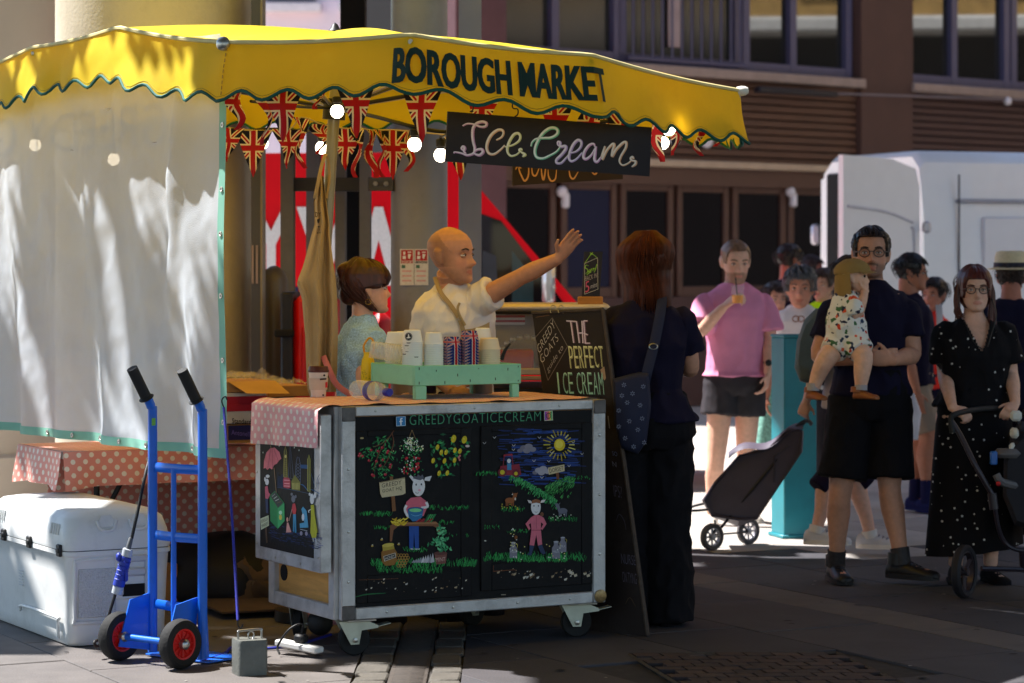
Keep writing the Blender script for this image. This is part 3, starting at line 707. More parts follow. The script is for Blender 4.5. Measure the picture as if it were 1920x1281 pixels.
for i in range(NP):
    q = M(); q.tube([PEAK + V((0, 0, -.03)), PER[i] + V((0, 0, -.025))], .011, 6); rb = q.build('rib', m_alu, cn)
    mid = PEAK.lerp(PER[i], .55) + V((0, 0, -.03)); q = M(); q.tube([HUB, mid], .009, 6); q.build('strut', m_alu if i % 2 else m_black, rb)
dirp = (HUB - POLE0)
q = M(); q.tube([POLE0, HUB + dirp.normalized() * .27], .026, 16); pl = q.build('pole', m_bronze, cn)
q = M(); q.tube([POLE0, POLE0 + dirp * .02], .12, 20); q.build('base_plate', m_black, pl)
q = M(); q.tube([HUB - dirp.normalized() * .05, HUB + dirp.normalized() * .04], .05, 14); q.build('hub', m_black, cn)
q = M(); q.lathe([(.03, -.02), (.032, .0), (.02, .012), (.012, .028), (.001, .036)], PEAK, n=14); q.build('finial', m_black, cn)

# ---------------------------------------------------------------- white mesh side curtain
m_cur = mat('curtain_mesh', s2l((216, 224, 234)), rough=.8, var=.09, scale=3, bump=.3, bscale=260, dirt=s2l((186, 188, 192)), dscale=2.2, damt=.35, lucent=.4, tcol=s2l((224, 230, 236)), sheer=.045)
m_mint = hexm('mint_hem', (140, 200, 178), rough=.7, var=.06, lucent=.2)
ct = thing('side_curtain', 'white mesh side curtain with mint hem and eyelets hanging from the left of the canopy', 'curtain', CA)
CL = (CB - CA).length; cd = (CB - CA).normalized(); cn_ = nc * (1 if nc.y < 0 else -1)
def cur(a, z):
    """a metres from the right hem, z height"""
    k = (2.5 - z) / 1.7
    fold = .024 * k * math.sin(a * 7.2 + 1.2 * k + .5) + .016 * math.sin(a * 15 + 3 * k + 2 * math.sin(2 * k)) * (.35 + k) + .03 * noise.noise((a * 1.7, z * 1.1, 3)) + .011 * noise.noise((a * 7, z * 5, 9)) + .004 * noise.noise((a * 19 + z * 6, z * 14, 2))
    fold += .05 * math.exp(-((a - .28 - .32 * k) / .07) ** 2) * (1 - .5 * k)
    fold *= min(1, .25 + a / .22)
    return CA + cd * (a + .01 * math.sin(z * 5)) + cn_ * (fold - .015) + V((0, 0, z))
zb = .785
q = M(); q.grid(lambda u, v_: cur(.045 + u * (CL - .045), zb + .03 + v_ * (2.5 - zb - .03)), 120, 90); q.build('mesh_sheet', m_cur, ct, smooth=80)
q = M(); q.grid(lambda u, v_: cur(u * .05, zb + v_ * (2.46 - zb)) + cn_ * .002, 3, 60); q.build('hem', m_mint, ct, smooth=80)
q = M(); q.grid(lambda u, v_: cur(u * CL, zb + v_ * .038) + cn_ * .003, 120, 3); q.build('hem', m_mint, ct, smooth=80)
for z in (2.13, 1.87, 1.69, 1.44, 1.18, .93):
    q = M(); q.lathe([(.004, 0), (.006, .003), (.011, .003), (.012, 0)], cur(.024, z) + cn_ * .003, cn_, 14); q.build('eyelet', m_chrome, ct)
for a in (.35, .62, .9, 1.15, 1.4, 1.66): 
    q = M(); q.lathe([(.004, 0), (.006, .003), (.011, .003), (.012, 0)], cur(a, zb + .02) + cn_ * .005, cn_, 14); q.build('eyelet', m_chrome, ct)
m_ink = hexm('curtain_ink', (206, 208, 220), rough=.9, sheer=.66)        # lettering on the inner face, read through the cloth in reverse
def ctext(s, a0, a1, z0, z1, bold=0.):
    v, f, _ = text_geo(s, bold); return [cur(a0 + (a1 - a0) * (x), z0 + (z1 - z0) * y) - cn_ * .006 for x, y in v], f
q = M()
ea = lambda px: (hit(px, 300, CA, cn_) - CA).dot(cd)
q.add(*ctext('GREEDY GOAT', ea(310), ea(-140), 2.07, 2.25)); q.add(*ctext('a-mazing goats milk ice cream', ea(330), ea(-140), 1.12, 1.22)); 
q.build('lettering', m_ink, ct, smooth=0, recalc=False)['kind'] = 'stuff'
q = M(); z_ = lambda py, a: EYE - (py - HY) * (CA + cd * a).y / F
a_ = ea(157); q.tube([cur(a_ + x, z_(py, a_)) - cn_ * .006 for x, py in ((.075, 520), (.07, 535), (.03, 548), (-.02, 548), (-.06, 538), (-.07, 528))], .0025, 4, 4); q.build('drawn_muzzle', m_ink, ct)
# bungee from the curtain to the weight
m_bun = hexm('bungee_blue', (40, 44, 150), rough=.7, var=.5, scale=120)
q = M(); b0 = cur(.01, .99) + cn_ * .01; b1 = P(446, 1163, 10.28); q.tube([b0, b0.lerp(b1, .5) + V((.004, 0, -.003)), b1], .0055, 8, 8)
tg = q.build('bungee_cord', m_bun, None); tag(tg, 'blue and white bungee cord stretched from the curtain hem down to the metal weight', 'cord')
q = M(); q.tube([b1, b1 + V((0, 0, -.02)), b1 + V((.012, 0, -.03)), b1 + V((.02, 0, -.015))], .003, 6, 4); o = q.build('hook', m_black, tg)
q = M(); q.tube([b0, b0 + V((-.008, 0, .03)), b0 + V((.006, 0, .045)), b0 + V((.014, 0, .03))], .003, 6, 4); o = q.build('hook', m_black, tg)

# ---------------------------------------------------------------- union flag bunting
def union_mat(nm='union_flag', cols=((172, 22, 38), (226, 216, 200), (20, 20, 48))):
    m = bpy.data.materials.new(nm); m.use_nodes = True; t = m.node_tree; N = t.nodes; L = t.links; b = N['Principled BSDF']
    uv = N.new('ShaderNodeUVMap'); sp = N.new('ShaderNodeSeparateXYZ'); L.new(uv.outputs[0], sp.inputs[0])
    def mth(op, a, bb=None):
        n = N.new('ShaderNodeMath'); n.operation = op
        for i, x in enumerate((a, bb)):
            if x is None: continue
            if isinstance(x, (int, float)): n.inputs[i].default_value = x
            else: L.new(x, n.inputs[i])
        return n.outputs[0]
    x = mth('ABSOLUTE', mth('SUBTRACT', sp.outputs[0], .5)); y = mth('ABSOLUTE', mth('SUBTRACT', sp.outputs[1], .5))
    dg = mth('ABSOLUTE', mth('SUBTRACT', x, mth('MULTIPLY', y, 1.0)))
    red = mth('MAXIMUM', mth('LESS_THAN', x, .068), mth('LESS_THAN', y, .068)); wht = mth('MAXIMUM', mth('LESS_THAN', x, .108), mth('LESS_THAN', y, .108))
    dr = mth('LESS_THAN', dg, .032); dw = mth('LESS_THAN', dg, .078)
    def mix(f, a, c):
        n = N.new('ShaderNodeMix'); n.data_type = 'RGBA'; L.new(f, n.inputs[0])
        for i, k in ((6, a), (7, c)):
            if isinstance(k, tuple): n.inputs[i].default_value = (*k, 1)
            else: L.new(k, n.inputs[i])
        return n.outputs[2]
    Rr, Ww, Bb = [s2l(c_) for c_ in cols]
    c = mix(dw, Bb, Ww); c = mix(dr, c, Rr); c = mix(wht, c, Ww); c = mix(red, c, Rr)
    L.new(c, b.inputs['Base Color']); b.inputs['Roughness'].default_value = .85
    tr = N.new('ShaderNodeBsdfTranslucent'); L.new(c, tr.inputs[0]); mx = N.new('ShaderNodeMixShader'); mx.inputs[0].default_value = .3
    L.new(b.outputs[0], mx.inputs[1]); L.new(tr.outputs[0], mx.inputs[2]); L.new(mx.outputs[0], N['Material Output'].inputs[0]); return m
m_uf = union_mat(); m_ufc = union_mat('union_cup', ((214, 30, 50), (236, 232, 228), (40, 52, 136))); m_string = hexm('bunting_string', (196, 180, 160), rough=.9)
rf_ = random.Random(3)
def flag(parent, c, wdt, hgt, yaw, curl=0.):
    ax = V((math.cos(yaw), math.sin(yaw), 0)); ay = V((-ax.y, ax.x, 0)); ph = rf_.random() * 6
    def fn(u, v_):
        w_ = (1 - v_) * .98 + .02; x = (u - .5) * wdt * w_
        return c + ax * x * (1 - .25 * curl * v_) + ay * (.02 * math.sin(v_ * 5 + ph) * v_ + .35 * curl * x * math.sin(6 * v_ + ph) + .012 * math.sin(u * 5 + ph)) + V((.012 * curl * math.sin(v_ * 8 + ph), 0, -v_ * hgt))
    q = M(); vs = []; uv = []; nu, nv = 8, 12
    for i in range(nu + 1):
        for j in range(nv + 1):
            u, v_ = i / nu, j / nv; vs.append(fn(u, v_)); uv.append((.5 + (u - .5) * ((1 - v_) * .98 + .02), .93 - v_ * 1.15))
    w = nv + 1; q.add(vs, [(i * w + j, (i + 1) * w + j, (i + 1) * w + j + 1, i * w + j + 1) for i in range(nu) for j in range(nv)], uv)
    return q.build('flag', m_uf, parent, smooth=80)
def bunting(label, specs, grp):
    pts = [P(px, py, Y) for px, py, Y, *_ in specs]
    o = thing('bunting', label, 'bunting', pts[0], grp)
    q = M(); q.tube(pts, .0035, 5, 4); q.build('string', m_string, o)
    for px, py, Y, w_, tip, yaw, cu in specs:
        c = P(px, py, Y); flag(o, c + V((0, -.004, 0)), w_, max(.1, (tip - py) * Y / F), yaw, cu)
    return o
bunting('string of union flag pennants just inside the front valance of the canopy', [
    (444, 160, 10.75, .16, 244, 1.25, 1), (503, 158, 10.65, .16, 272, 1.0, 1), (531, 160, 10.6, .175, 268, .1, .2), (600, 158, 10.55, .16, 200, 1.3, .5), (668, 155, 10.5, .165, 259, -.15, .2), (790, 158, 10.5, .175, 268, .1, .2),
    (905, 166, 10.6, .17, 256, .2, .2), (1040, 186, 10.7, .17, 280, .3, .3), (1110, 200, 10.8, .18, 290, .8, 1), (1170, 206, 10.95, .17, 300, .3, .3), (1232, 214, 11.05, .16, 304, .9, .5), (1267, 220, 11.1, .15, 291, .6, .3), (1311, 226, 11.15, .14, 293, .9, .8), (1352, 230, 11.2, .12, 262, .9, .8)], 'union flag bunting')
bunting('string of union flag pennants hanging further back under the canopy', [
    (428, 240, 11.9, .16, 304, .4, .3), (475, 245, 12.0, .17, 333, .0, .1), (541, 243, 12.1, .16, 316, .5, .3), (565, 220, 12.1, .14, 316, 1.3, 1), (606, 234, 12.1, .16, 289, 1.0, 1), (648, 241, 12.15, .165, 320, .2, .2), (672, 240, 12.2, .16, 333, 1.35, .8), (695, 244, 12.2, .16, 334, 1.3, .9),
    (719, 244, 12.2, .15, 333, 1.3, .9), (737, 244, 12.25, .165, 337, .05, .1), (766, 246, 12.2, .16, 322, 1.35, .8), (862, 254, 12.0, .16, 338, .2, .1), (905, 240, 12.0, .16, 300, .2, .1), (1000, 236, 12.0, .16, 300, .2, .1), (1090, 232, 12.0, .17, 312, .3, .1), (1160, 222, 11.9, .17, 300, .2, .1)], 'union flag bunting')

# ---------------------------------------------------------------- festoon cable and bulbs
m_cab = hexm('black_cable', (20, 19, 20), rough=.6)
bulbs = [(632, 209, 11.3, 192), (777, 271, 11.0, 244), (826, 291, 11.35, 262), (1254, 241, 10.95, 215), (1243, 268, 12.1, 244), (603, 277, 12.4, 250), (492, 268, 12.6, 246), (66, 272, 12.6, 240), (213, 299, 12.5, 262)]
m_bulb = mat('bulb_glow', (1, .9, .75), rough=.3, var=0, emit=(1, .86, .64, 4.5))
q = M()
q.tube([HUB, P(640, 206, 11.4), P(700, 218, 11.2), P(777, 238, 11.0), P(850, 248, 11.1), P(1000, 240, 11.2), P(1150, 226, 11.1), P(1254, 212, 10.95), P(1330, 215, 11.2)], .0085, 8, 6)
q.tube([HUB, P(560, 200, 11.3), P(470, 190, 11.0)], .0065, 6, 4); q.tube([HUB, P(600, 245, 12.35), P(492, 242, 12.6), P(330, 262, 12.6), P(213, 260, 12.5), P(66, 236, 12.6)], .0065, 6, 5)
q.tube([P(850, 248, 11.1), P(826, 258, 11.35)], .0065, 6); q.tube([P(1254, 212, 10.95), P(1243, 240, 12.1)], .0065, 6)
cbl = q.build('festoon_cable', m_cab); tag(cbl, 'black festoon cable looped from the pole hub under the canopy', 'cable')
where = ['beside the pole hub', 'between the hub and the hanging sign', 'half hidden by the left end of the hanging sign', 'under the right end of the valance', 'behind the flag to the right of the hanging sign', 'at the back just left of the pole', 'at the back behind the pennants by the curtain', 'seen through the curtain near the left picture edge', 'seen through the middle of the curtain']
for (px, py, Y, sy), wh in zip(bulbs, where):
    c = P(px, py, Y); t = thing('light_bulb', 'lit round festoon bulb ' + wh, 'light bulb', c, 'festoon bulbs')
    q = M(); q.ball(c, .0285, 18, 12, (1, 1, 1.06)); q.build('globe', m_bulb, t)
    q = M(); top = P(px, sy, Y); q.lathe([(.014, .024), (.0155, .03), (.0155, .036), (.019, .037), (.02, max(.06, top.z - c.z)), (.012, max(.064, top.z - c.z + .004))], c, n=14); q.build('socket', m_cab, t)

# ---------------------------------------------------------------- hanging signs
m_board = hexm('chalk_black', (34, 30, 36), rough=.75, var=.12, scale=5, dirt=(.03, .028, .03), dscale=4)
m_board2 = hexm('board_brown', (44, 28, 20), rough=.75, var=.12)
Z1 = (830, 190, 4.683)
def plane3(a, b, c): n = (b - a).cross(c - a).normalized(); return n if n.y < 0 else -n
sA, sB, sC, sD = P(840, 209, 10.5), P(1222, 239, 10.74), P(1218, 331, 10.74), P(835, 303, 10.5)
sn = plane3(sA, sB, sD); sC = hit(1218, 331, sA, sn); sB = hit(1222, 239, sA, sn)
sg = thing('hanging_sign', 'black board hanging from the canopy with Ice Cream hand lettered in pastel script', 'sign', sA)
q = M(); q.prism([sA, sB, sC, sD], -sn * .012); q.build('board', m_board, sg)
pt = Paint(sA, sn, Z1)
def script(strokes, dark, light, w=20):
    w *= 1.3
    for s_ in strokes: pt.lay = 0; pt.line([(x + 3, y + 3) for x, y in s_], w, dark, 6, True)
    for s_ in strokes: pt.lay = 1; pt.line([(x - 2, y - 1) for x, y in s_], w * .62, light, 6, True)
pk, pe, ye, mi, li = ((196, 150, 196), (232, 222, 238)), ((214, 170, 136), (236, 226, 214)), ((206, 208, 140), (238, 238, 214)), ((110, 190, 160), (226, 240, 236)), ((170, 150, 205), (226, 220, 240))
script([[(175, 215), (215, 196), (270, 200), (330, 222), (375, 218), (382, 190), (345, 178), (300, 192), (268, 230), (260, 290), (268, 360), (280, 410), (270, 455), (215, 472), (165, 455), (110, 445), (95, 455)],
        [(180, 432), (165, 415), (178, 397), (192, 412), (186, 440), (205, 458)], [(272, 450), (300, 425), (340, 420), (352, 445), (325, 470), (290, 465), (270, 450)]], *pk, 22)
script([[(470, 340), (515, 315), (532, 280), (520, 252), (480, 252), (430, 290), (395, 350), (385, 410), (405, 455), (450, 462), (500, 430), (545, 385)]], *pe, 22)
script([[(545, 400), (610, 385), (665, 350), (680, 310), (662, 280), (625, 290), (590, 340), (568, 400), (570, 450), (600, 478), (645, 468), (680, 440)], [(680, 440), (705, 455), (722, 470), (700, 486)], [(690, 445), (672, 430), (685, 418), (698, 430)]], *ye, 20)
script([[(775, 395), (785, 360), (820, 330), (880, 322), (950, 318), (1000, 290), (1008, 255), (980, 233), (930, 240), (870, 290), (825, 370), (808, 440), (825, 490), (880, 500), (940, 475), (1000, 440), (1035, 395)]], *mi, 24)
script([[(1030, 400), (1010, 380), (1012, 355), (1030, 360), (1035, 395), (1075, 392), (1078, 420), (1040, 470), (1000, 510), (1000, 540), (1040, 540), (1080, 500), (1115, 460)]], *li, 22)
script([[(1115, 455), (1170, 440), (1210, 400), (1215, 355), (1185, 340), (1145, 380), (1115, 450), (1108, 500), (1130, 525), (1175, 505), (1225, 450)]], *li, 22)
script([[(1335, 400), (1325, 372), (1285, 385), (1245, 440), (1235, 490), (1260, 505), (1305, 470), (1345, 400)], [(1348, 395), (1338, 450), (1332, 510), (1355, 530), (1390, 490)]], *pk, 22)
script([[(1390, 490), (1410, 430), (1425, 395), (1412, 450), (1402, 510), (1440, 430), (1490, 375), (1505, 385), (1490, 440), (1488, 480), (1520, 425), (1580, 365), (1610, 360), (1605, 410), (1565, 480), (1552, 530), (1580, 560), (1625, 545), (1655, 520)], [(1655, 520), (1690, 525), (1690, 550), (1660, 576)], [(1668, 520), (1650, 505), (1665, 488), (1678, 505)]], *pe, 20)
pt.build('lettering', sg)
for px, py in ((881, 196), (965, 205)):
    h = P(px, py, 10.52); q = M(); q.tube([h + V((0, 0, -.03)), h + V((.012, 0, -.02)), h + V((.012, 0, 0)), h + V((-.006, 0, .004)), h + V((-.008, 0, .02)), h + V((.006, 0, .034)), h + V((0, 0, .12))], .0028, 6, 4); q.build('hook', m_black, sg)
s2 = thing('hanging_sign', 'brown board with tan script half hidden behind the Ice Cream board', 'sign', P(962, 348, 11.6))
a, b, c, d = P(962, 262, 11.6), P(1168, 252, 11.85), P(1168, 336, 11.85), P(962, 348, 11.6); n2 = plane3(a, b, d); b = hit(1168, 252, a, n2); c = hit(1168, 336, a, n2)
q = M(); q.prism([a, b, c, d], -n2 * .012); q.build('board', m_board2, s2)
pt = Paint(a, n2, Z1); tan = (206, 150, 100)
for s_ in ([(690, 540), (670, 590), (690, 650), (720, 700), (750, 660), (755, 590), (735, 540)], [(640, 600), (660, 570), (690, 590)], [(780, 560), (790, 640), (820, 650), (850, 580)], [(865, 560), (870, 640), (885, 690), (900, 620), (905, 560)], [(925, 600), (930, 660), (955, 700), (990, 680), (1000, 600)], [(1110, 600), (1120, 660), (1150, 680), (1190, 620)], [(1310, 625), (1340, 640), (1370, 600)]):
    pt.line(s_, 16, tan, 6)
pt.build('lettering', s2)

# ---------------------------------------------------------------- apron on the pole
m_apr = hexm('apron_tan', (172, 146, 106), rough=.9, var=.12, scale=6, bump=.25, bscale=120)
YA = 11.6
ap = thing('apron', 'tan work apron hanging by its neck loop on the canopy pole', 'apron', P(600, 400, YA))
edge = [(330, 596, 606), (380, 588, 612), (420, 590, 618), (440, 584, 618), (500, 568, 626), (530, 556, 630), (560, 566, 632), (620, 571, 634), (690, 580, 632), (735, 586, 630)]
def afn(u, v_):
    py = 330 + v_ * 405; l = float(np.interp(py, [e[0] for e in edge], [e[1] for e in edge])); r = float(np.interp(py, [e[0] for e in edge], [e[2] for e in edge]))
    return P(l + (r - l) * u, py, YA + .03 * math.sin(u * 9 + v_ * 3) * (.3 + v_) + .05 * (u - .5) ** 2 * 4 + .02 * math.sin(u * 17 + 5 * v_))
q = M(); q.grid(afn, 26, 40); q.grid(lambda u, v_: afn(u, v_) + V((0, .006, 0)), 26, 40); q.build('cloth', m_apr, ap, smooth=80)
q = M(); q.tube([P(598, 340, YA - .01), P(590, 372, YA - .02), P(596, 345, YA - .03), P(603, 312, YA - .02), P(612, 290, YA), P(618, 330, YA + .03), P(612, 372, YA + .02)], .008, 6, 4, flat=.4); q.build('neck_loop', m_apr, ap)
q = M(); q.tube([P(560, 528, YA), P(572, 560, YA - .02), P(575, 640, YA - .02), P(578, 720, YA - .02), P(583, 742, YA - .02)], .007, 6, 4, flat=.35); q.build('waist_tie', m_apr, ap)
pt = Paint((0, YA - .055, 0), (0, -1, 0)); pt.text('DY', [(591, 398), (602, 398), (602, 407), (591, 407)], (30, 24, 20), .01); pt.poly([(594, 412), (600, 409), (599, 417), (596, 420)], (30, 24, 20)); pt.text('LTB', [(594, 424), (601, 424), (601, 438), (594, 438)], (30, 24, 20), .01); pt.build('print', ap)

# ---------------------------------------------------------------- table with polka cloth and boxes behind the curtain
def polka_mat(name, base, dot, sc, r=.3):
    m = bpy.data.materials.new(name); m.use_nodes = True; t = m.node_tree; N = t.nodes; L = t.links; b = N['Principled BSDF']
    uv = N.new('ShaderNodeUVMap'); mp = N.new('ShaderNodeMapping'); mp.inputs['Scale'].default_value = (sc, sc, 1); mp.inputs['Rotation'].default_value = (0, 0, R(45)); L.new(uv.outputs[0], mp.inputs[0])
    fr = N.new('ShaderNodeVectorMath'); fr.operation = 'FRACTION'; L.new(mp.outputs[0], fr.inputs[0])
    sb = N.new('ShaderNodeVectorMath'); sb.operation = 'DISTANCE'; L.new(fr.outputs[0], sb.inputs[0]); sb.inputs[1].default_value = (.5, .5, 0)
    ls = N.new('ShaderNodeMath'); ls.operation = 'LESS_THAN'; L.new(sb.outputs['Value'], ls.inputs[0]); ls.inputs[1].default_value = r
    mx = N.new('ShaderNodeMix'); mx.data_type = 'RGBA'; L.new(ls.outputs[0], mx.inputs[0]); mx.inputs[6].default_value = (*base, 1); mx.inputs[7].default_value = (*dot, 1)
    L.new(mx.outputs[2], b.inputs['Base Color']); b.inputs['Roughness'].default_value = .55; return m
m_pol = polka_mat('polka_oilcloth', s2l((222, 138, 122)), s2l((232, 214, 196)), 24, .27)
m_pol2 = polka_mat('polka_oilcloth_pale', s2l((234, 166, 168)), s2l((240, 226, 214)), 24, .27)
e1, e2, ez = V((.876, .482, 0)), V((-.482, .876, 0)), V((0, 0, 1))
tbo = V((-1.985, 11.78, 0)); TT = frame(tbo, e1, e2, ez)
tb = thing('trestle_table', 'folding trestle table with black legs hidden under the pink polka cloth', 'table', tbo)
q = M(TT); q.box((.7, .3, .72), (1.4, .6, .03), .006); q.build('top', hexm('table_top', (190, 184, 176)), tb)
for x, y in ((.18, .06), (.18, .54), (1.2, .06), (1.2, .54)):
    q = M(TT); q.tube([(x, y, .7), (x, y, 0)], .014, 8); q.build('leg', m_black, tb)
q = M(TT); q.tube([(.2, .06, .42), (.36, .06, .7)], .012, 8); q.build('brace', m_black, tb)
def cloth_T(T, L, W, z, drop, name, label, mtl, loc, seed=0):
    o = thing(name, label, 'tablecloth', loc)
    q = M(T); q.quad((0, 0, z), (L, 0, z), (L, W, z), (0, W, z), [(0, 0), (L, 0), (L, W), (0, W)])
    q.build('cloth_top', mtl, o, smooth=0); return o
cl_ = cloth_T(TT, 1.4, .6, .7375, .17, 'tablecloth', 'pink polka dot oilcloth draped over the trestle table behind the cooler', m_pol, tbo)
def drp(T, a, b, z, drop, uvl, amp=.012, seed=0, point=0):
    q = M(T); a = V(a); b = V(b); n = V(((b - a).y, -(b - a).x, 0)).normalized(); L = (b - a).length
    vs = []; uv = []; nu, nv = 40, 6
    for i in range(nu + 1):
        for j in range(nv + 1):
            u, v_ = i / nu, j / nv; d_ = drop * v_ * (1 + point * max(0, 1 - min(u, 1 - u) * L / .16))
            off = .006 + v_ * (amp * math.sin(u * L * 21 + seed) + .018 + amp * noise.noise((u * L * 5, seed, v_)))
            vs.append(a.lerp(b, u) + n * off + V((0, 0, z - d_))); uv.append((u * L + seed * .37, .9 - d_))
    w = nv + 1; q.add(vs, [(i * w + j, (i + 1) * w + j, (i + 1) * w + j + 1, i * w + j + 1) for i in range(nu) for j in range(nv)], uv); return q
drp(TT, (0, 0, 0), (1.4, 0, 0), .737, .155, 0, seed=1, point=.12).build('cloth_front', m_pol, cl_, smooth=80)
drp(TT, (0, .6, 0), (0, 0, 0), .737, .155, 0, seed=2, point=.12).build('cloth_side', m_pol, cl_, smooth=80)
q = drp(TT, (.1, .5, 0), (1.4, .5, 0), .7, .66, 0, seed=4); q.build('cloth_back_fall', m_pol, cl_, smooth=80)
m_card = hexm('cardboard', (176, 128, 76), rough=.9, var=.1, scale=10); m_cardw = hexm('box_white', (206, 196, 186), rough=.8)
def obox(px0, px1, py0, py1, Y, dep, name, label, m, cat='box', rz_=.48):
    A, B = P(px0, py1, Y), P(px1, py0, Y)
    o = thing(name, label, cat, ((A.x + B.x) / 2, Y, A.z)); T = frame(A, V((math.cos(rz_), math.sin(rz_), 0)), V((-math.sin(rz_), math.cos(rz_), 0)), ez)
    w_ = (B.x - A.x) / math.cos(rz_); h_ = B.z - A.z; q = M(T); q.box((w_ / 2, dep / 2, h_ / 2), (w_, dep, h_), .003); return o, q.build('carton', m, o), T, w_, h_
m_bred = hexm('box_red', (176, 22, 40), rough=.7); m_bnavy = hexm('box_navy', (34, 30, 88), rough=.6)
o, b, T, w_, h_ = obox(424, 500, 796, 832, 12.0, .3, 'cone_box', 'lower dark blue and brown wafer box on the table, second script word on its label', m_card)
q = M(T); q.box((w_ * .5, -.001, h_ * .55), (w_ * .9, .004, h_ * .75)); q.build('label', m_bnavy, o)
pt = Paint(T @ V((0, -.003, 0)), T.to_3x3() @ V((0, -1, 0)), eps=.0025); pt.text('Antonelli', [(434, 806), (470, 810), (470, 819), (434, 815)], (120, 100, 190)); pt.build('lettering', o)
o, b, T, w_, h_ = obox(421, 500, 764, 795, 11.98, .3, 'cone_box', 'white and red carton marked Standard stacked on the dark blue wafer box', m_cardw)
pt = Paint(T @ V((0, -.001, 0)), T.to_3x3() @ V((0, -1, 0)), eps=.0025); pt.text('Standard', [(435, 784), (471, 786), (471, 796), (435, 794)], (30, 24, 26), .012); pt.build('lettering', o)
q = M(T); q.box((w_ * .5, -.001, h_ - .004), (w_ + .004, .004, .03)); q.build('red_band', m_bred, o)
o, b, T, w_, h_ = obox(421, 496, 738, 763, 11.99, .3, 'cone_box', 'white topped carton with a dark red band under the open plastic wrapped box', m_cardw)
q = M(T); q.box((w_ * .5, -.001, .022), (w_ + .004, .004, .046)); q.build('red_band', m_bred, o)
o, b, T, w_, h_ = obox(420, 512, 716, 737, 12.0, .32, 'open_carton', 'open brown carton with crinkled clear plastic wrap on top of the box stack', m_card)
q = M(T); q.add([(0.02, 0, h_), (w_, 0, h_), (w_ + .03, -.1, h_ - .055), (.07, -.1, h_ - .05)], [(0, 1, 2, 3)]); q.build('flap', hexm('cardboard_light', (196, 148, 84), rough=.9), o)
m_film = mat('plastic_film', (.8, .76, .7), rough=.1, var=0, alpha=.16, bump=.8, bscale=40)
q = M(T); q.grid(lambda u, v_: V((u * w_, v_ * .3 - .02, h_ + .012 + .05 * abs(noise.noise((u * 4, v_ * 4, 2))) + .02 * noise.noise((u * 16, v_ * 12, 5)))), 30, 20); q.build('film', m_film, o, smooth=80)
o, b, T, w_, h_ = obox(503, 578, 724, 745, 12.3, .3, 'open_carton', 'low brown carton with plastic film behind the paper coffee cup', m_card)
q = M(T); q.grid(lambda u, v_: V((u * w_, v_ * .3 - .02, h_ + .008 + .04 * abs(noise.noise((u * 4, v_ * 4, 7))) + .02 * noise.noise((u * 16, v_ * 12, 8)))), 30, 20); q.build('film', m_film, o, smooth=80)
# things in the dark under the table
o, b, T, w_, h_ = obox(300, 332, 1058, 1130, 12.2, .3, 'cardboard_box', 'brown cardboard box on the ground behind the hand truck', m_card, rz_=.3)
o = thing('black_sack', 'slumped black sack in the dark under the table', 'sack', P(410, 1130, 12.3))
q = M(); c = P(405, 1080, 12.4); q.ball(c + V((0, 0, -.04)), .3, 24, 16, (1.2, .7, .8)); 
for i, p in enumerate(q.v): q.v[i] = V((p.x, p.y, max(.005, p.z + .06 * noise.noise(p * 5)))) + V((.05 * noise.noise(p * 4 + V((5, 0, 0))), 0, 0))
q.build('sack_body', hexm('sack_black', (22, 20, 22), rough=.6), o, smooth=80)
o = thing('paper_bags', 'crumpled brown paper sacks lying in shadow behind the cart', 'paper', P(478, 1110, 12.4))
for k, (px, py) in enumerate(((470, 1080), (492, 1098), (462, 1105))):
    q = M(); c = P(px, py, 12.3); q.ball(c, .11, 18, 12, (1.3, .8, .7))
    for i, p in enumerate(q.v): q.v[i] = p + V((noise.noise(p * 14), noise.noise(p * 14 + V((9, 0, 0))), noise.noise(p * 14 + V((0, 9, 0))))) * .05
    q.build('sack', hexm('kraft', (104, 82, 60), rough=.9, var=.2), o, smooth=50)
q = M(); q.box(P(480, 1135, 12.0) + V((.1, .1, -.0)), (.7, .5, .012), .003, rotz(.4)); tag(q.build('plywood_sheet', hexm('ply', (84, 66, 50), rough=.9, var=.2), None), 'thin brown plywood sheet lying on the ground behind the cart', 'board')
# ---------------------------------------------------------------- painted ice cream cart
K0 = V((-.68, 10.62, 0)); KT = frame(K0, e1, e2, ez); KW, KD, KB, KH = 1.224, .68, .147, 1.0
m_al = hexm('cart_aluminium', (192, 191, 192), rough=.42, metal=.35, var=.16, scale=14, bump=.12, bscale=120, dirt=s2l((78, 74, 74)), dscale=6, damt=.55)
m_blk_ = hexm('cart_black', (11, 10, 14), rough=.6, spec=.25, var=.25, scale=5, bump=.1, bscale=60, dirt=(.02, .018, .018), dscale=6)
m_ply = hexm('plywood', (206, 150, 78), rough=.75, var=.16, scale=5, stretch=(1, 1, 8), bump=.1, dirt=(.22, .13, .05), dscale=3)
kc = thing('ice_cream_cart', 'black painted ice cream cart framed in scuffed aluminium with chalk style farm paintings on castors', 'cart', K0)
def kb(name, m, c, d, b=.0, parent=kc, T=KT): q = M(T); q.box(c, d, b); return q.build(name, m, parent)
kb('carcass', m_ply, (KW / 2, KD / 2, (KB + KH) / 2), (KW - .04, KD - .04, KH - KB - .04))
fw = .062
for x in (fw / 2, KW - fw / 2): kb('corner_post', m_al, (x, .011, (KB + KH) / 2), (fw, .03, KH - KB), .004)
kb('front_rail', m_al, (KW / 2, .0105, KH - .02), (KW - 2 * fw, .029, .04), .004); kb('front_rail', m_al, (KW / 2, .0105, KB + .024), (KW - 2 * fw, .029, .048), .004)
fpan = kb('front_panel', m_blk_, (KW / 2, .012, (KB + KH) / 2 + .003), (KW - 2 * fw - .002, .012, KH - KB - .092))
for y in (.055, KD - .028): kb('corner_post', m_al, (-.004, y, (KB + KH) / 2), (.03, .056, KH - KB), .004)
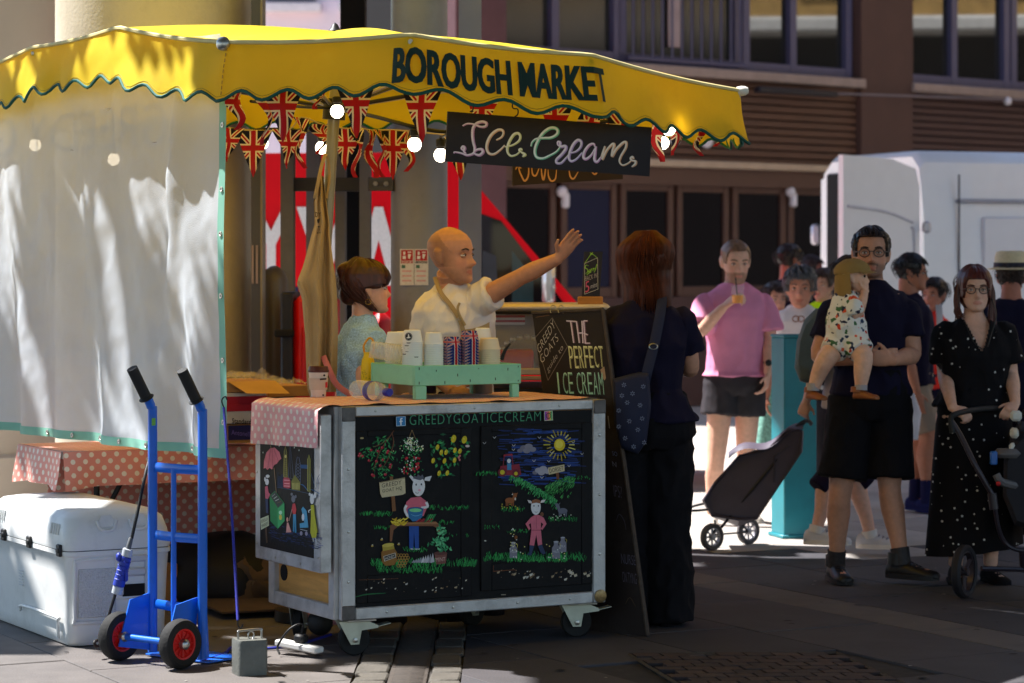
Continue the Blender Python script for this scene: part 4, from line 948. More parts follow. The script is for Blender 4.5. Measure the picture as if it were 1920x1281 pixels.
kb('side_rail', m_al, (-.004, KD / 2 + .01, KB + .028), (.028, KD - .14, .056), .004); kb('side_rail', m_al, (-.004, KD / 2 + .01, KH - .02), (.028, KD - .14, .04), .004)
sp_ = kb('side_board', m_ply, (.012, KD / 2, KB + .16), (.012, KD - .1, .21)); kb('side_batten', hexm('plywood_b', (190, 138, 74), rough=.75, var=.16, scale=5, stretch=(1, 1, 8)), (-.008, KD / 2, KB + .245), (.03, KD - .12, .06), .003)
q = M(KT); q.lathe([(.034, .003), (.034, -.002), (.001, -.002)], (.0055, KD - .11, KB + .135), (-1, 0, 0), 24); q.build('hand_hole', m_dark, sp_)
for x in (KW - .012,): kb('side_board', m_blk_, (x, KD / 2, (KB + KH) / 2), (.02, KD - .06, KH - KB - .02))
kb('worktop', m_al, (KW / 2, KD / 2, KH - .012), (KW - .01, KD - .01, .024), .004)
for (x, z, s_) in ((.03, KH - .03, .045), (KW - .03, KH - .03, .045), (.03, KB + .03, .045)):
    q = M(KT); q.box((x, -.006, z), (.058, .006, .058), .003); q.build('corner_bracket', hexm('bracket_dark', (92, 88, 88), rough=.45, metal=.5, var=.3, scale=30), kc)
q = M(KT); q.lathe([(.028, 0), (.028, .005), (.02, .008), (.001, .008)], (KW - .028, -.005, KB + .028), (0, -1, 0), 20); q.build('corner_bracket', hexm('brass', (150, 124, 84), rough=.4, metal=.7, var=.4, scale=90), kc)
rr_ = random.Random(4)
for (x, z) in [(.03, .3), (.03, .5), (.03, .75), (.2, KB + .024), (.5, KB + .024), (.8, KB + .024), (1.05, KB + .024), (KW - .03, .35), (KW - .03, .6), (KW - .03, .85), (.15, KH - .02), (.6, KH - .02), (1.0, KH - .02)]:
    q = M(KT); q.lathe([(.006, 0), (.005, .003), (.001, .004)], (x, -.0035, z), (0, -1, 0), 8); q.build('rivet', m_chrome, kc)
# two panelled doors on the front
FN = -e2
def kfront(x, y): return hit(640 + x / 3.372, 760 + y / 3.372, K0, FN)
def kloc(x, y): p = kfront(x, y) - K0; return p.dot(e1), p.z
for (xa, ya, xb, yb, nm) in ((92, 165, 824, 1205, 0), (882, 132, 1584, 1128, 1)):
    u0, z1 = kloc(xa, ya); u1, z0 = kloc(xb, yb); st = .05
    d = kb('door', m_blk_, ((u0 + u1) / 2, .006, (z0 + z1) / 2), (u1 - u0, .010, z1 - z0), .002)
    for c, s_ in (((u0 + st / 2, .0005, (z0 + z1) / 2), (st, .006, z1 - z0)), ((u1 - st / 2, .0005, (z0 + z1) / 2), (st, .006, z1 - z0)), (((u0 + u1) / 2, .0006, z1 - .012), (u1 - u0 - 2 * st, .006, .024)), (((u0 + u1) / 2, .0006, z0 + .055), (u1 - u0 - 2 * st, .006, .11))):
        kb('door_rail', m_blk_, c, s_, .002, d)
Z3 = (640, 760, 3.372)
pt = Paint(K0, FN, Z3, eps=.0036)
ra = random.Random(11)
def grass(x0, x1, y, h, n, cols=((30, 130, 60), (20, 100, 50), (50, 170, 80)), spread=10):
    for _ in range(n):
        x = ra.uniform(x0, x1); yy = y + ra.uniform(-spread, spread); a = ra.uniform(-.6, .6); L = h * ra.uniform(.6, 1.2)
        pt.line([(x, yy), (x + a * L, yy - L)], 4.2, ra.choice(cols), 0)
def leaf(x, y, L, w_, a, col):
    pt.poly([(x, y), (x + math.cos(a) * L * .5 - math.sin(a) * w_, y + math.sin(a) * L * .5 + math.cos(a) * w_), (x + math.cos(a) * L, y + math.sin(a) * L), (x + math.cos(a) * L * .5 + math.sin(a) * w_, y + math.sin(a) * L * .5 - math.cos(a) * w_)], col)
GR = ((24, 110, 62), (40, 150, 80), (20, 84, 52), (70, 170, 96))
# heading with the two small square logos
pt.lay = 1
pt.text('GREEDYGOATICECREAM', [(432, 62), (1262, 36), (1262, 98), (432, 126)], (70, 150, 112), -.012, 1.12)
def lpoly(fn, col): pt.poly([fn(*p) for p in ((0, 0), (1, 0), (1, 1), (0, 1))], col)
fb = lambda u, v_: (346 + 60 * u + 1 * v_, 73 - 3 * u + 60 * v_); ig = lambda u, v_: (1282 + 54 * u + 2 * v_, 37 - 4 * u + 62 * v_)
lpoly(lambda u, v_: fb(u, v_), (196, 214, 230)); pt.lay = 2; lpoly(lambda u, v_: fb(.05 + .9 * u, .05 + .9 * v_), (52, 130, 190)); pt.lay = 3
pt.line([fb(.68, .2), fb(.52, .24), fb(.5, .4), fb(.5, .92)], 8, (235, 240, 245), 4, False); pt.line([fb(.34, .52), fb(.68, .5)], 7, (235, 240, 245), 0, False)
pt.lay = 1; lpoly(lambda u, v_: ig(u, v_), (214, 210, 180)); pt.lay = 2
for k, (c0) in enumerate(((150, 90, 190), (200, 80, 150), (226, 110, 90), (230, 190, 80), (110, 190, 120))):
    a0, a1 = k / 5, (k + 1) / 5; pt.poly([ig(.06 + .88 * a0, .06), ig(.06 + .88 * a1, .06), ig(.06 + .88 * a1, .94), ig(.06 + .88 * a0, .94)], c0)
pt.lay = 3; pt.line([ig(.5 + .27 * math.cos(t), .52 + .27 * math.sin(t)) for t in [i * .5236 for i in range(13)]], 5, (60, 70, 60), 0, False); pt.ell(*ig(.78, .22), 4, 4, (60, 70, 60))
# left door: hanging fruit
pt.lay = 1
for b in ([(332, 160), (300, 205), (250, 245), (200, 265)], [(320, 170), (330, 240), (300, 330), (260, 400)], [(300, 205), (240, 300), (200, 420)]): pt.line(b, 7, (110, 66, 44), 5)
for _ in range(150):
    x = ra.gauss(268, 48); y = ra.uniform(185, 452)
    if (x - 268) ** 2 / 96 ** 2 + (y - 320) ** 2 / 140 ** 2 < 1 or y > 400 and 185 < x < 300: leaf(x, y, ra.uniform(20, 36), ra.uniform(2.5, 4.5), ra.uniform(.2, 2.9), ra.choice(GR))
for _ in range(26): leaf(ra.uniform(120, 200), ra.uniform(262, 330), ra.uniform(18, 30), 4, ra.uniform(.3, 2.8), ra.choice(GR))
pt.lay = 2
for x, y in ((118, 308), (134, 322), (112, 320), (175, 350), (188, 284), (232, 290), (258, 268), (296, 290), (262, 345), (312, 376), (246, 382), (278, 438), (204, 446), (222, 354), (308, 392), (290, 300), (196, 440)):
    pt.ell(x, y, 9, 9, (170, 30, 50)); pt.ell(x - 3, y - 3, 3, 3, (224, 110, 120))
pt.lay = 1
pt.line([(447, 156), (425, 215)], 3, (150, 120, 80), 0, False); pt.line([(447, 156), (470, 215)], 3, (150, 120, 80), 0, False)
for _ in range(150):
    y = ra.uniform(215, 435); x = ra.gauss(438, 30); leaf(x, y, ra.uniform(10, 20), 4, ra.uniform(0, 6.28), ra.choice(GR))
pt.lay = 2
for _ in range(90):
    y = ra.uniform(205, 290); x = ra.gauss(437, 24 + (y - 205) * .1); pt.ell(x, y, 4, 4, ra.choice(((230, 230, 200), (236, 236, 230), (214, 214, 150))), 6)
for x, y in ((515, 275), (500, 285), (508, 262)): pt.ell(x, y, 6, 6, (230, 228, 180), 7)
for _ in range(24):
    y = ra.uniform(320, 435); x = ra.uniform(372, 500); pt.poly([(x - 7, y - 5), (x + 7, y - 5), (x, y + 12)], (196, 28, 48))
for _ in range(14): pt.ell(ra.uniform(380, 495), ra.uniform(300, 430), 4.5, 4.5, (232, 232, 228), 6)
pt.lay = 1
for _ in range(95):
    x = ra.uniform(545, 800); y = ra.uniform(185, 445)
    if (x - 680) ** 2 / 125 ** 2 + (y - 270) ** 2 / 115 ** 2 < 1 or (600 < x < 690 and y < 450): leaf(x, y, ra.uniform(26, 42), ra.uniform(6, 9), ra.uniform(-.6, 2.2), ra.choice(GR))
pt.lay = 2
for x, y in ((608, 265), (632, 298), (662, 297), (580, 350), (652, 352), (618, 430), (670, 428), (710, 212), (778, 218), (718, 285), (716, 348), (750, 290)):
    pt.ell(x, y, 11 + (y < 230) * 5, 18 + (y < 230) * 7, (214, 192, 30), 12, .25); pt.ell(x - 3, y - 6, 3.5, 6, (240, 226, 100), 8)
for x, y in ((750, 320), (748, 345), (742, 330)): pt.ell(x, y, 6, 8, (206, 120, 120))
# signpost
pt.lay = 1; pt.poly([(306, 452), (326, 450), (346, 668), (322, 672)], (126, 84, 50))
pt.lay = 2; pt.poly([(240, 488), (402, 456), (406, 556), (388, 566), (258, 584), (246, 560)], (206, 192, 156)); pt.line([(244, 490), (402, 460)], 5, (150, 132, 96), 0, False)
pt.lay = 3; pt.text('GREEDY', [(256, 496), (380, 472), (380, 500), (256, 522)], (70, 56, 44), 0, 1.1); pt.text('GOAT HQ', [(260, 532), (384, 510), (384, 538), (260, 556)], (70, 56, 44), 0, 1.1)
# farm figure at the table
pt.lay = 1
pt.poly([(428, 765), (490, 765), (490, 905), (466, 905), (460, 800), (455, 905), (430, 905)], (34, 78, 160)); pt.ell(447, 908, 16, 7, (190, 190, 200)); pt.ell(480, 908, 16, 7, (190, 190, 200))
pt.poly([(412, 610), (440, 585), (500, 578), (535, 605), (545, 640), (520, 700), (430, 700), (402, 650)], (216, 104, 124)); pt.lay = 2
pt.line([(412, 632), (402, 660), (420, 700), (440, 705)], 16, (226, 226, 230), 4, False); pt.line([(536, 612), (545, 640), (505, 650)], 16, (226, 226, 230), 4, False)
pt.poly([(428, 450), (440, 442), (470, 466), (456, 486)], (220, 220, 224)); pt.poly([(572, 446), (558, 480), (524, 476), (530, 456)], (220, 220, 224))
pt.ell(489, 514, 40, 62, (232, 230, 232), 20, .08)
pt.poly([(452, 462), (462, 446), (478, 452), (484, 436), (500, 448), (514, 438), (524, 462), (500, 474), (478, 470)], (92, 92, 104))
pt.lay = 3; pt.ell(473, 502, 4.5, 7, (20, 20, 24)); pt.ell(506, 500, 4.5, 7, (20, 20, 24)); pt.line([(466, 548), (478, 556), (492, 552)], 3, (60, 60, 66), 4); pt.ell(494, 537, 9, 7, (238, 170, 190))
pt.poly([(418, 658), (520, 652), (512, 705), (485, 732), (450, 734), (426, 708)], (46, 116, 170)); pt.lay = 4; pt.ell(469, 660, 50, 17, (40, 90, 150)); pt.lay = 5; pt.ell(469, 664, 40, 12, (130, 216, 150)); pt.line([(440, 690), (470, 700), (510, 688)], 4, (110, 180, 220), 4)
pt.lay = 2
pt.poly([(308, 760), (340, 745), (600, 738), (624, 760), (622, 800), (606, 800), (600, 776), (580, 764), (360, 764), (330, 790), (320, 860), (306, 862)], (126, 82, 54)); pt.poly([(318, 752), (345, 742), (598, 736), (616, 752)], (160, 112, 74))
pt.lay = 4
for _ in range(26): x = ra.uniform(325, 405); y = 752 - abs(ra.gauss(0, 22)); pt.line([(x - 14, y), (x, y + 7), (x + 18, y - 6)], 8, ra.choice(((220, 190, 40), (196, 160, 30), (236, 214, 80))), 3)
for _ in range(14): x = ra.uniform(470, 560); pt.line([(x, 738), (x + 28, 718)], 7, ra.choice(((170, 40, 50), (130, 26, 40))), 0)
for _ in range(10): x = ra.uniform(540, 600); pt.line([(x - 20, 740), (x, 700), (x + 10, 690)], 7, ra.choice(GR), 3)
pt.lay = 1
grass(120, 330, 695, 18, 70); grass(205, 310, 780, 14, 24); grass(545, 800, 655, 18, 60); grass(620, 710, 745, 14, 20); grass(680, 800, 825, 12, 10)
grass(190, 850, 1010, 34, 230, spread=14); grass(230, 640, 1050, 30, 130, spread=14); grass(390, 540, 920, 16, 40)
pt.lay = 3
pt.poly([(252, 930), (262, 915), (335, 905), (352, 930), (350, 985), (335, 1010), (280, 1016), (256, 990)], (142, 98, 40)); pt.poly([(258, 885), (330, 874), (336, 908), (264, 922)], (178, 156, 60)); pt.ell(296, 884, 38, 12, (204, 184, 84), 14, -.14)
pt.lay = 4; pt.poly([(266, 955), (342, 932), (346, 962), (272, 988)], (214, 206, 190)); pt.lay = 5; pt.poly([(270, 957), (339, 936), (342, 960), (275, 984)], (24, 20, 24)); pt.lay = 6; pt.text('HONEY', [(276, 962), (336, 943), (338, 958), (279, 979)], (220, 214, 200))
pt.lay = 3
for k in range(5):
    for j in range(4 - abs(k - 1) // 2):
        cx, cy = 360 + 18 * j + (k % 2) * 9, 948 + 17 * k; pt.line([(cx + 9 * math.cos(t), cy + 9 * math.sin(t)) for t in [i * 1.0472 for i in range(7)]], 3.5, (176, 132, 60), 0, False)
for x, y in ((255, 850), (362, 880), (195, 890)): pt.ell(x, y, 8, 5, (190, 160, 60)); pt.ell(x + 2, y - 7, 5, 4, (180, 180, 170))
for k in range(9): x = 455 + k * 15; h_ = 8 + k * 5.5; pt.poly([(x - 12, 998), (x + 14, 990), (x + 4, 985 - h_), (x - 4, 992 - h_ * .6)], ra.choice(((190, 188, 196), (150, 150, 162), (214, 212, 218))))
pt.poly([(588, 935), (668, 930), (660, 1000), (600, 1006)], (122, 74, 66)); pt.ell(628, 936, 42, 12, (96, 54, 50)); pt.lay = 4; pt.text('MINT', [(596, 964), (658, 960), (656, 984), (598, 990)], (206, 170, 160))
for _ in range(70): y = ra.uniform(770, 940); x = ra.gauss(632, 10 + (y - 770) * .16); leaf(x, y, ra.uniform(22, 36), 7, ra.uniform(-2.9, -.2), ra.choice(((70, 170, 110), (40, 130, 84), (110, 196, 140))))
for k in range(16): x = 648 + k % 4; 
# right door: night field
pt.lay = 1
for _ in range(230):
    x = ra.uniform(985, 1440); y = ra.uniform(150, 500); b_ = ra.random(); pt.line([(x, y), (x + ra.uniform(40, 110), y + ra.uniform(-6, 6))], ra.uniform(6, 10), (int(10 + 20 * b_), int(30 + 44 * b_), int(80 + 76 * b_)), 0)
pt.lay = 2
for k in range(22):
    a = k / 22 * 6.283; r0 = ra.uniform(50, 62); r1 = r0 + ra.uniform(22, 50); pt.line([(1380 + r0 * math.cos(a), 250 + r0 * math.sin(a)), (1380 + r1 * math.cos(a), 250 + r1 * math.sin(a))], 8, ra.choice(((206, 190, 60), (170, 150, 40), (226, 214, 110))), 0)
pt.lay = 3; pt.ell(1380, 250, 35, 38, (226, 196, 30), 22); pt.lay = 4; pt.ell(1377, 246, 24, 26, (240, 220, 80), 20)
pt.lay = 3
for cx, cy, s_ in ((1172, 275, 1), (1265, 415, .95)):
    for dx, dy, r in ((-42, 12, 18), (-18, -4, 25), (12, -14, 26), (38, 4, 22), (0, 12, 24)): pt.ell(cx + dx * s_, cy + dy * s_, r * s_, r * .72 * s_, ra.choice(((136, 132, 146), (170, 166, 178), (120, 116, 132))))
for x, y in ((905, 240), (968, 205), (1090, 255), (1088, 282), (1252, 205), (1218, 352), (1312, 355), (1268, 458), (1440, 384), (1466, 235), (1522, 308), (1330, 300)): pt.line([(x - 10, y - 7), (x, y + 4), (x + 10, y - 8)], 3.5, (206, 206, 210), 2)
pt.lay = 4; pt.poly([(1356, 425), (1374, 424), (1378, 468), (1362, 470)], (122, 72, 44)); pt.poly([(1305, 395), (1410, 374), (1412, 416), (1312, 440)], (208, 190, 150)); pt.lay = 5; pt.text('DORSET', [(1314, 402), (1402, 384), (1404, 410), (1318, 428)], (60, 44, 36), 0, 1.05)
# hills
pt.lay = 3
for _ in range(420):
    t = ra.random(); x = 1060 + 300 * t; yt = 448 + 165 * t ** 1.25; y = yt + abs(ra.gauss(0, 22)) ; pt.line([(x, y), (x + 7, y - 15)], 5, ra.choice(((30, 130, 66), (50, 160, 84), (22, 96, 52), (90, 186, 110))), 0)
for _ in range(300):
    x = ra.uniform(1285, 1470); yt = 520 - (x - 1280) * .45 if x < 1400 else 462; y = yt + abs(ra.gauss(0, 45)); 
    if y < 605: pt.line([(x, y), (x + 8, y - 15)], 4.5, ra.choice(((34, 120, 50), (56, 150, 70), (20, 84, 40), (96, 176, 96))), 0)
grass(850, 1060, 438, 14, 60); grass(1465, 1570, 465, 10, 16); grass(1010, 1160, 665, 18, 40); grass(1310, 1490, 728, 18, 50); grass(1050, 1180, 800, 12, 26); grass(900, 1000, 775, 12, 16); grass(900, 1545, 975, 34, 240, spread=16); grass(1040, 1420, 985, 26, 130, ((40, 150, 70), (70, 180, 90), (24, 110, 56)))
# tractor
pt.lay = 5
pt.poly([(1026, 312), (1078, 306), (1086, 318), (1024, 324)], (150, 40, 60)); pt.line([(1030, 322), (1022, 390)], 5, (130, 36, 50), 0, False); pt.line([(1078, 320), (1088, 390)], 5, (130, 36, 50), 0, False)
pt.poly([(1005, 385), (1125, 372), (1138, 440), (1000, 445)], (140, 36, 56)); pt.ell(1018, 424, 28, 28, (110, 30, 46)); pt.ell(1104, 430, 26, 26, (110, 30, 46)); pt.lay = 6; pt.ell(1018, 424, 15, 15, (214, 190, 40)); pt.ell(1104, 432, 12, 12, (214, 190, 40))
pt.ell(1060, 352, 12, 14, (226, 226, 230)); pt.poly([(1048, 368), (1074, 368), (1076, 410), (1048, 410)], (60, 130, 180))
# cow and donkey
def beast(x, y, s_, c, f=1):
    pt.ell(x, y, 30 * s_, 18 * s_, c); 
    for dx in (-22, -12, 12, 22): pt.poly([(x + dx * s_ - 4, y + 8), (x + dx * s_ + 4, y + 8), (x + dx * s_ + 3, y + 36 * s_), (x + dx * s_ - 3, y + 36 * s_)], c)
    pt.poly([(x + f * 14 * s_, y - 6), (x + f * 30 * s_, y + 2), (x + f * 40 * s_, y - 34 * s_), (x + f * 22 * s_, y - 36 * s_)], c); pt.ell(x + f * 34 * s_, y - 32 * s_, 11 * s_, 16 * s_, c); pt.poly([(x + f * 26 * s_, y - 44 * s_), (x + f * 14 * s_, y - 54 * s_), (x + f * 22 * s_, y - 38 * s_)], c); pt.poly([(x + f * 40 * s_, y - 44 * s_), (x + f * 52 * s_, y - 52 * s_), (x + f * 46 * s_, y - 36 * s_)], c)
pt.lay = 4; beast(1065, 602, 1, (150, 86, 44)); pt.lay = 5; pt.ell(1100, 592, 5, 9, (226, 214, 200)); pt.poly([(1084, 556), (1076, 566), (1086, 568)], (226, 220, 210))
pt.lay = 4; beast(1400, 668, 1, (104, 106, 122), -1)
# figure in pink overalls
pt.lay = 5; pt.poly([(1196, 712), (1222, 694), (1250, 694), (1280, 712), (1298, 750), (1270, 790), (1262, 780), (1276, 752), (1262, 740), (1262, 790), (1270, 880), (1244, 890), (1232, 820), (1218, 890), (1190, 885), (1202, 790), (1198, 745), (1186, 755), (1196, 780), (1186, 790), (1164, 750)], (214, 110, 130)); pt.line([(1204, 790), (1262, 790)], 5, (170, 70, 92), 0, False); pt.line([(1232, 700), (1234, 780)], 3, (170, 70, 92), 0, False)
pt.poly([(1190, 884), (1220, 888), (1200, 950), (1172, 946), (1188, 930)], (44, 58, 92)); pt.poly([(1242, 888), (1268, 880), (1292, 936), (1276, 944), (1260, 930)], (44, 58, 92))
pt.poly([(1176, 598), (1200, 604), (1208, 622), (1186, 618)], (222, 214, 212)); pt.poly([(1292, 596), (1266, 600), (1256, 618), (1282, 614)], (222, 214, 212)); pt.ell(1230, 644, 31, 50, (228, 226, 228), 18); pt.ell(1268, 690, 11, 14, (120, 76, 50)); pt.lay = 6
pt.poly([(1202, 622), (1208, 600), (1232, 594), (1256, 600), (1262, 622), (1232, 616)], (150, 92, 56)); pt.ell(1218, 636, 3.5, 6, (60, 70, 90)); pt.ell(1246, 636, 3.5, 6, (60, 70, 90)); pt.line([(1222, 672), (1232, 677), (1242, 672)], 2.5, (80, 80, 84), 3)
for x, y, s_ in ((1088, 925, 1), (1358, 925, 1.1), (1400, 890, .95)):
    pt.lay = 4; pt.poly([(x - 24 * s_, y + 40 * s_), (x - 24 * s_, y - 20 * s_), (x - 12 * s_, y - 38 * s_), (x - 14 * s_, y - 56 * s_), (x + 14 * s_, y - 56 * s_), (x + 12 * s_, y - 38 * s_), (x + 24 * s_, y - 20 * s_), (x + 24 * s_, y + 40 * s_)], (128, 126, 140)); pt.ell(x, y - 56 * s_, 15 * s_, 5 * s_, (176, 174, 184)); pt.lay = 5; pt.text('MILK', [(x - 19 * s_, y - 6), (x + 19 * s_, y - 6), (x + 19 * s_, y + 8), (x - 19 * s_, y + 8)], (190, 190, 200)); pt.line([(x + 15 * s_, y - 48 * s_), (x + 26 * s_, y - 40 * s_), (x + 22 * s_, y - 22 * s_)], 3.5, (190, 180, 80), 3)
pt.ell(1104, 836, 10, 13, (120, 70, 30)); 
for _ in range(46): x = ra.choice((ra.uniform(1050, 1170), ra.uniform(1290, 1420), ra.uniform(1070, 1110))); y = ra.uniform(880, 980) if x > 1115 or x < 1070 else ra.uniform(750, 985); pt.ell(x, y, 4, 4, ra.choice(((230, 230, 220), (224, 214, 130))), 6)
for _ in range(12): pt.ell(ra.uniform(1015, 1150), ra.uniform(625, 675), 3.5, 3.5, (214, 196, 60), 6); pt.ell(ra.uniform(1320, 1480), ra.uniform(690, 725), 3.5, 3.5, (220, 220, 200), 6)
# scuffs and chips
pt.lay = 1
for _ in range(80):
    k = ra.random(); x, y = (ra.uniform(120, 800), ra.uniform(1085, 1180)) if k < .55 else (ra.uniform(960, 1570), ra.uniform(1040, 1095) + ra.uniform(-14, 14)); x += 0; s_ = ra.uniform(1.5, 9) if ra.random() < .7 else ra.uniform(8, 16)
    pt.poly([(x, y), (x + s_ * 1.4, y - s_ * .5), (x + s_ * 1.1, y + s_ * .5), (x + s_ * .2, y + s_ * ra.uniform(.3, 1.2))], ra.choice(((214, 206, 190), (170, 150, 120), (130, 104, 76), (196, 190, 180))))
for x in (1430, 1450, 1470, 1440, 1550, 1530): y = ra.uniform(1040, 1075); pt.poly([(x, y), (x + 18, y - 8), (x + 22, y + 8), (x + 4, y + 14)], (200, 186, 160))
pt.line([(90, 1212), (160, 1196), (280, 1188)], 8, (30, 100, 56), 3); pt.line([(110, 1105), (360, 1096)], 2.5, (120, 74, 44), 0); pt.line([(962, 1012), (962, 1050), (1100, 1040)], 3, (150, 84, 40), 0); pt.line([(1010, 1198), (1040, 1198)], 6, (170, 160, 140), 0); pt.ell(910, 857, 7, 4, (220, 214, 200)); pt.ell(130, 208, 12, 6, (180, 160, 110)); pt.ell(798, 258, 14, 8, (220, 200, 190))
pt.build('front_painting', kc)
# side flap with its own painting
flap = kb('side_flap', m_al, (-.062, KD / 2 - .005, .655), (.05, KD - .03, .63), .004)
ft = .07
SO = K0 - e1 * .088
def kside(x, y): return hit(460 + x / 3.2, 780 + y / 3.2, SO, -e1)
q = M(KT); q.box((-.0885, KD / 2 - .005, .665), (.006, KD - .03 - 2 * .062, .63 - .09)); q.build('painted_board', m_blk_, flap)
for (y, z) in ((.03, .4), (.03, .7), (.03, .88), (.64, .4), (.64, .7), (.2, .36), (.45, .36)):
    q = M(KT); q.lathe([(.006, 0), (.005, .003), (.001, .004)], (-.0865, y, z), (-1, 0, 0), 8); q.build('rivet', m_chrome, flap)
Z8 = (460, 780, 3.2); pt = Paint(SO, -e1, Z8, eps=.0046)
pt.lay = 1
for _ in range(130): x = ra.uniform(140, 448); yb = 640 + (x - 140) * .22; y = yb + ra.uniform(0, 95); pt.line([(x, y), (x + ra.uniform(10, 30), y + ra.uniform(2, 7))], 4, ra.choice(((24, 40, 84), (34, 56, 110), (20, 30, 60))), 0)
pt.line([(190, 428), (300, 448), (450, 482)], 3, (60, 84, 120), 3)
for x in range(195, 228, 5): pt.line([(x, 432), (x + 1, 345 + ra.uniform(-10, 20))], 2, (44, 70, 120), 0)
def outl(pts, c, w_=3): pt.line(pts + [pts[0]], w_, c, 0, False)
pt.poly([(230, 366), (234, 215), (240, 180), (247, 218), (250, 370)], (88, 86, 40)); outl([(230, 366), (233, 215), (240, 178), (248, 218), (251, 370)], (170, 160, 80)); pt.lay = 2; pt.ell(241, 243, 6, 10, (214, 200, 120)); 
for y in range(265, 365, 12): pt.line([(233, y), (249, y + 2)], 2, (150, 140, 70), 0, False)
pt.lay = 1; outl([(258, 372), (268, 150), (290, 378)], (92, 104, 130)); pt.line([(268, 150), (272, 374)], 2, (70, 82, 110), 0, False)
outl([(300, 400), (304, 290), (312, 245), (322, 250), (332, 300), (330, 410)], (96, 110, 140)); 
for k in range(6): pt.line([(303, 300 + k * 18), (331, 282 + k * 20)], 2, (96, 110, 140), 0, False); pt.line([(303, 282 + k * 18), (331, 304 + k * 20)], 2, (96, 110, 140), 0, False)
pt.lay = 2
for xx in (374, ): pt.poly([(xx, 450), (xx, 262), (xx + 8, 234), (xx + 15, 264), (xx + 14, 455)], (110, 110, 50)); outl([(xx, 450), (xx, 262), (xx + 8, 232), (xx + 15, 264), (xx + 14, 455)], (196, 190, 90))
for y in range(270, 440, 18): pt.line([(376, y), (387, y + 3)], 2.5, (210, 200, 110), 0, False)
pt.poly([(332, 292), (374, 294), (374, 318), (332, 314)], (34, 84, 140)); pt.line([(330, 410), (350, 418), (374, 448)], 5, (50, 110, 170), 3); pt.line([(390, 440), (420, 452), (448, 470)], 5, (40, 96, 150), 3); pt.line([(395, 345), (420, 440)], 3, (60, 90, 130), 0); pt.line([(430, 440), (432, 380), (446, 350)], 4, (60, 84, 120), 3); pt.line([(440, 440), (440, 390), (448, 365)], 3, (60, 84, 120), 3)
pt.poly([(228, 428), (226, 385), (232, 368), (262, 372), (270, 388), (270, 432), (256, 436)], (176, 60, 80)); 
for y in (385, 405, 420): pt.line([(232, y), (266, y + 2)], 5, (226, 150, 160), 0, False)
pt.poly([(276, 395), (296, 352), (330, 400), (328, 450), (278, 440)], (120, 118, 50)); pt.lay = 3
for k in range(6): pt.line([(282 + k * 8, 402), (282 + k * 8, 440)], 3, (200, 190, 110), 0, False)
pt.line([(172, 310), (186, 460)], 4, (150, 120, 90), 0, False); pt.poly([(110, 316), (112, 270), (126, 220), (150, 194), (176, 190), (204, 216), (216, 256), (200, 270), (190, 286), (172, 296), (160, 322), (146, 312), (132, 324), (122, 312)], (222, 120, 136)); pt.lay = 4
for a in ((152, 194, 134, 320), (160, 194, 165, 318), (170, 194, 200, 276)): pt.line([a[:2], a[2:]], 3, (180, 80, 100), 0)
pt.line([(152, 178), (154, 194)], 3, (190, 150, 90), 0, False)
pt.lay = 3; pt.poly([(118, 425), (134, 420), (140, 460), (150, 470), (136, 500), (120, 495)], (200, 90, 110)); pt.poly([(120, 495), (136, 498), (138, 585), (124, 582)], (44, 56, 90)); pt.ell(130, 396, 11, 20, (216, 216, 220)); pt.ell(134, 362, 12, 10, (216, 216, 220)); pt.ell(118, 380, 5, 14, (216, 216, 220))
pt.poly([(146, 480), (178, 450), (232, 520), (236, 630), (194, 678), (150, 630)], (36, 130, 70)); pt.lay = 4; pt.poly([(150, 482), (178, 454), (228, 520), (196, 552)], (60, 66, 60)); pt.poly([(194, 556), (234, 524), (236, 630), (194, 678)], (60, 164, 96)); pt.lay = 5
for k in range(4): pt.line([(160 + 10 * k, 484 + 13 * k), (178 + 12 * k, 468 + 15 * k)], 4, ra.choice(((150, 150, 150), (110, 90, 60), (190, 190, 180))), 0, False)
pt.ell(211, 608, 9, 17, (206, 190, 80)); pt.ell(211, 580, 10, 12, (180, 226, 190))
pt.lay = 3; pt.poly([(118, 670), (128, 668), (134, 760), (126, 765)], (84, 60, 40)); pt.poly([(90, 616), (140, 596), (142, 658), (94, 684)], (200, 200, 160)); pt.lay = 4; pt.text('BOROUGH', [(96, 624), (136, 608), (136, 626), (96, 642)], (60, 60, 50)); pt.text('MARKET', [(97, 652), (137, 634), (137, 652), (97, 672)], (60, 60, 50))
pt.lay = 3; pt.poly([(284, 528), (298, 524), (306, 560), (302, 590), (286, 590), (278, 560)], (196, 56, 64)); pt.poly([(286, 590), (304, 590), (306, 700), (298, 702), (295, 620), (294, 695), (286, 694)], (60, 140, 180)); pt.ell(288, 498, 12, 22, (110, 112, 124)); pt.ell(278, 470, 7, 9, (110, 112, 124)); pt.ell(302, 484, 6, 10, (110, 112, 124)); pt.line([(280, 560), (262, 630)], 4, (190, 150, 140), 0)
pt.poly([(250, 640), (258, 640), (276, 698), (244, 700)], (214, 150, 140)); pt.ell(252, 622, 6, 14, (206, 150, 130))
pt.poly([(336, 560), (346, 544), (368, 570), (378, 670), (328, 672), (326, 645), (354, 640)], (80, 160, 200)); pt.ell(346, 608, 8, 22, (224, 226, 230)); pt.ell(335, 705, 8, 13, (160, 150, 170)); pt.ell(366, 706, 8, 13, (160, 150, 170)); pt.line([(330, 680), (372, 690)], 3, (200, 200, 206), 0, False)
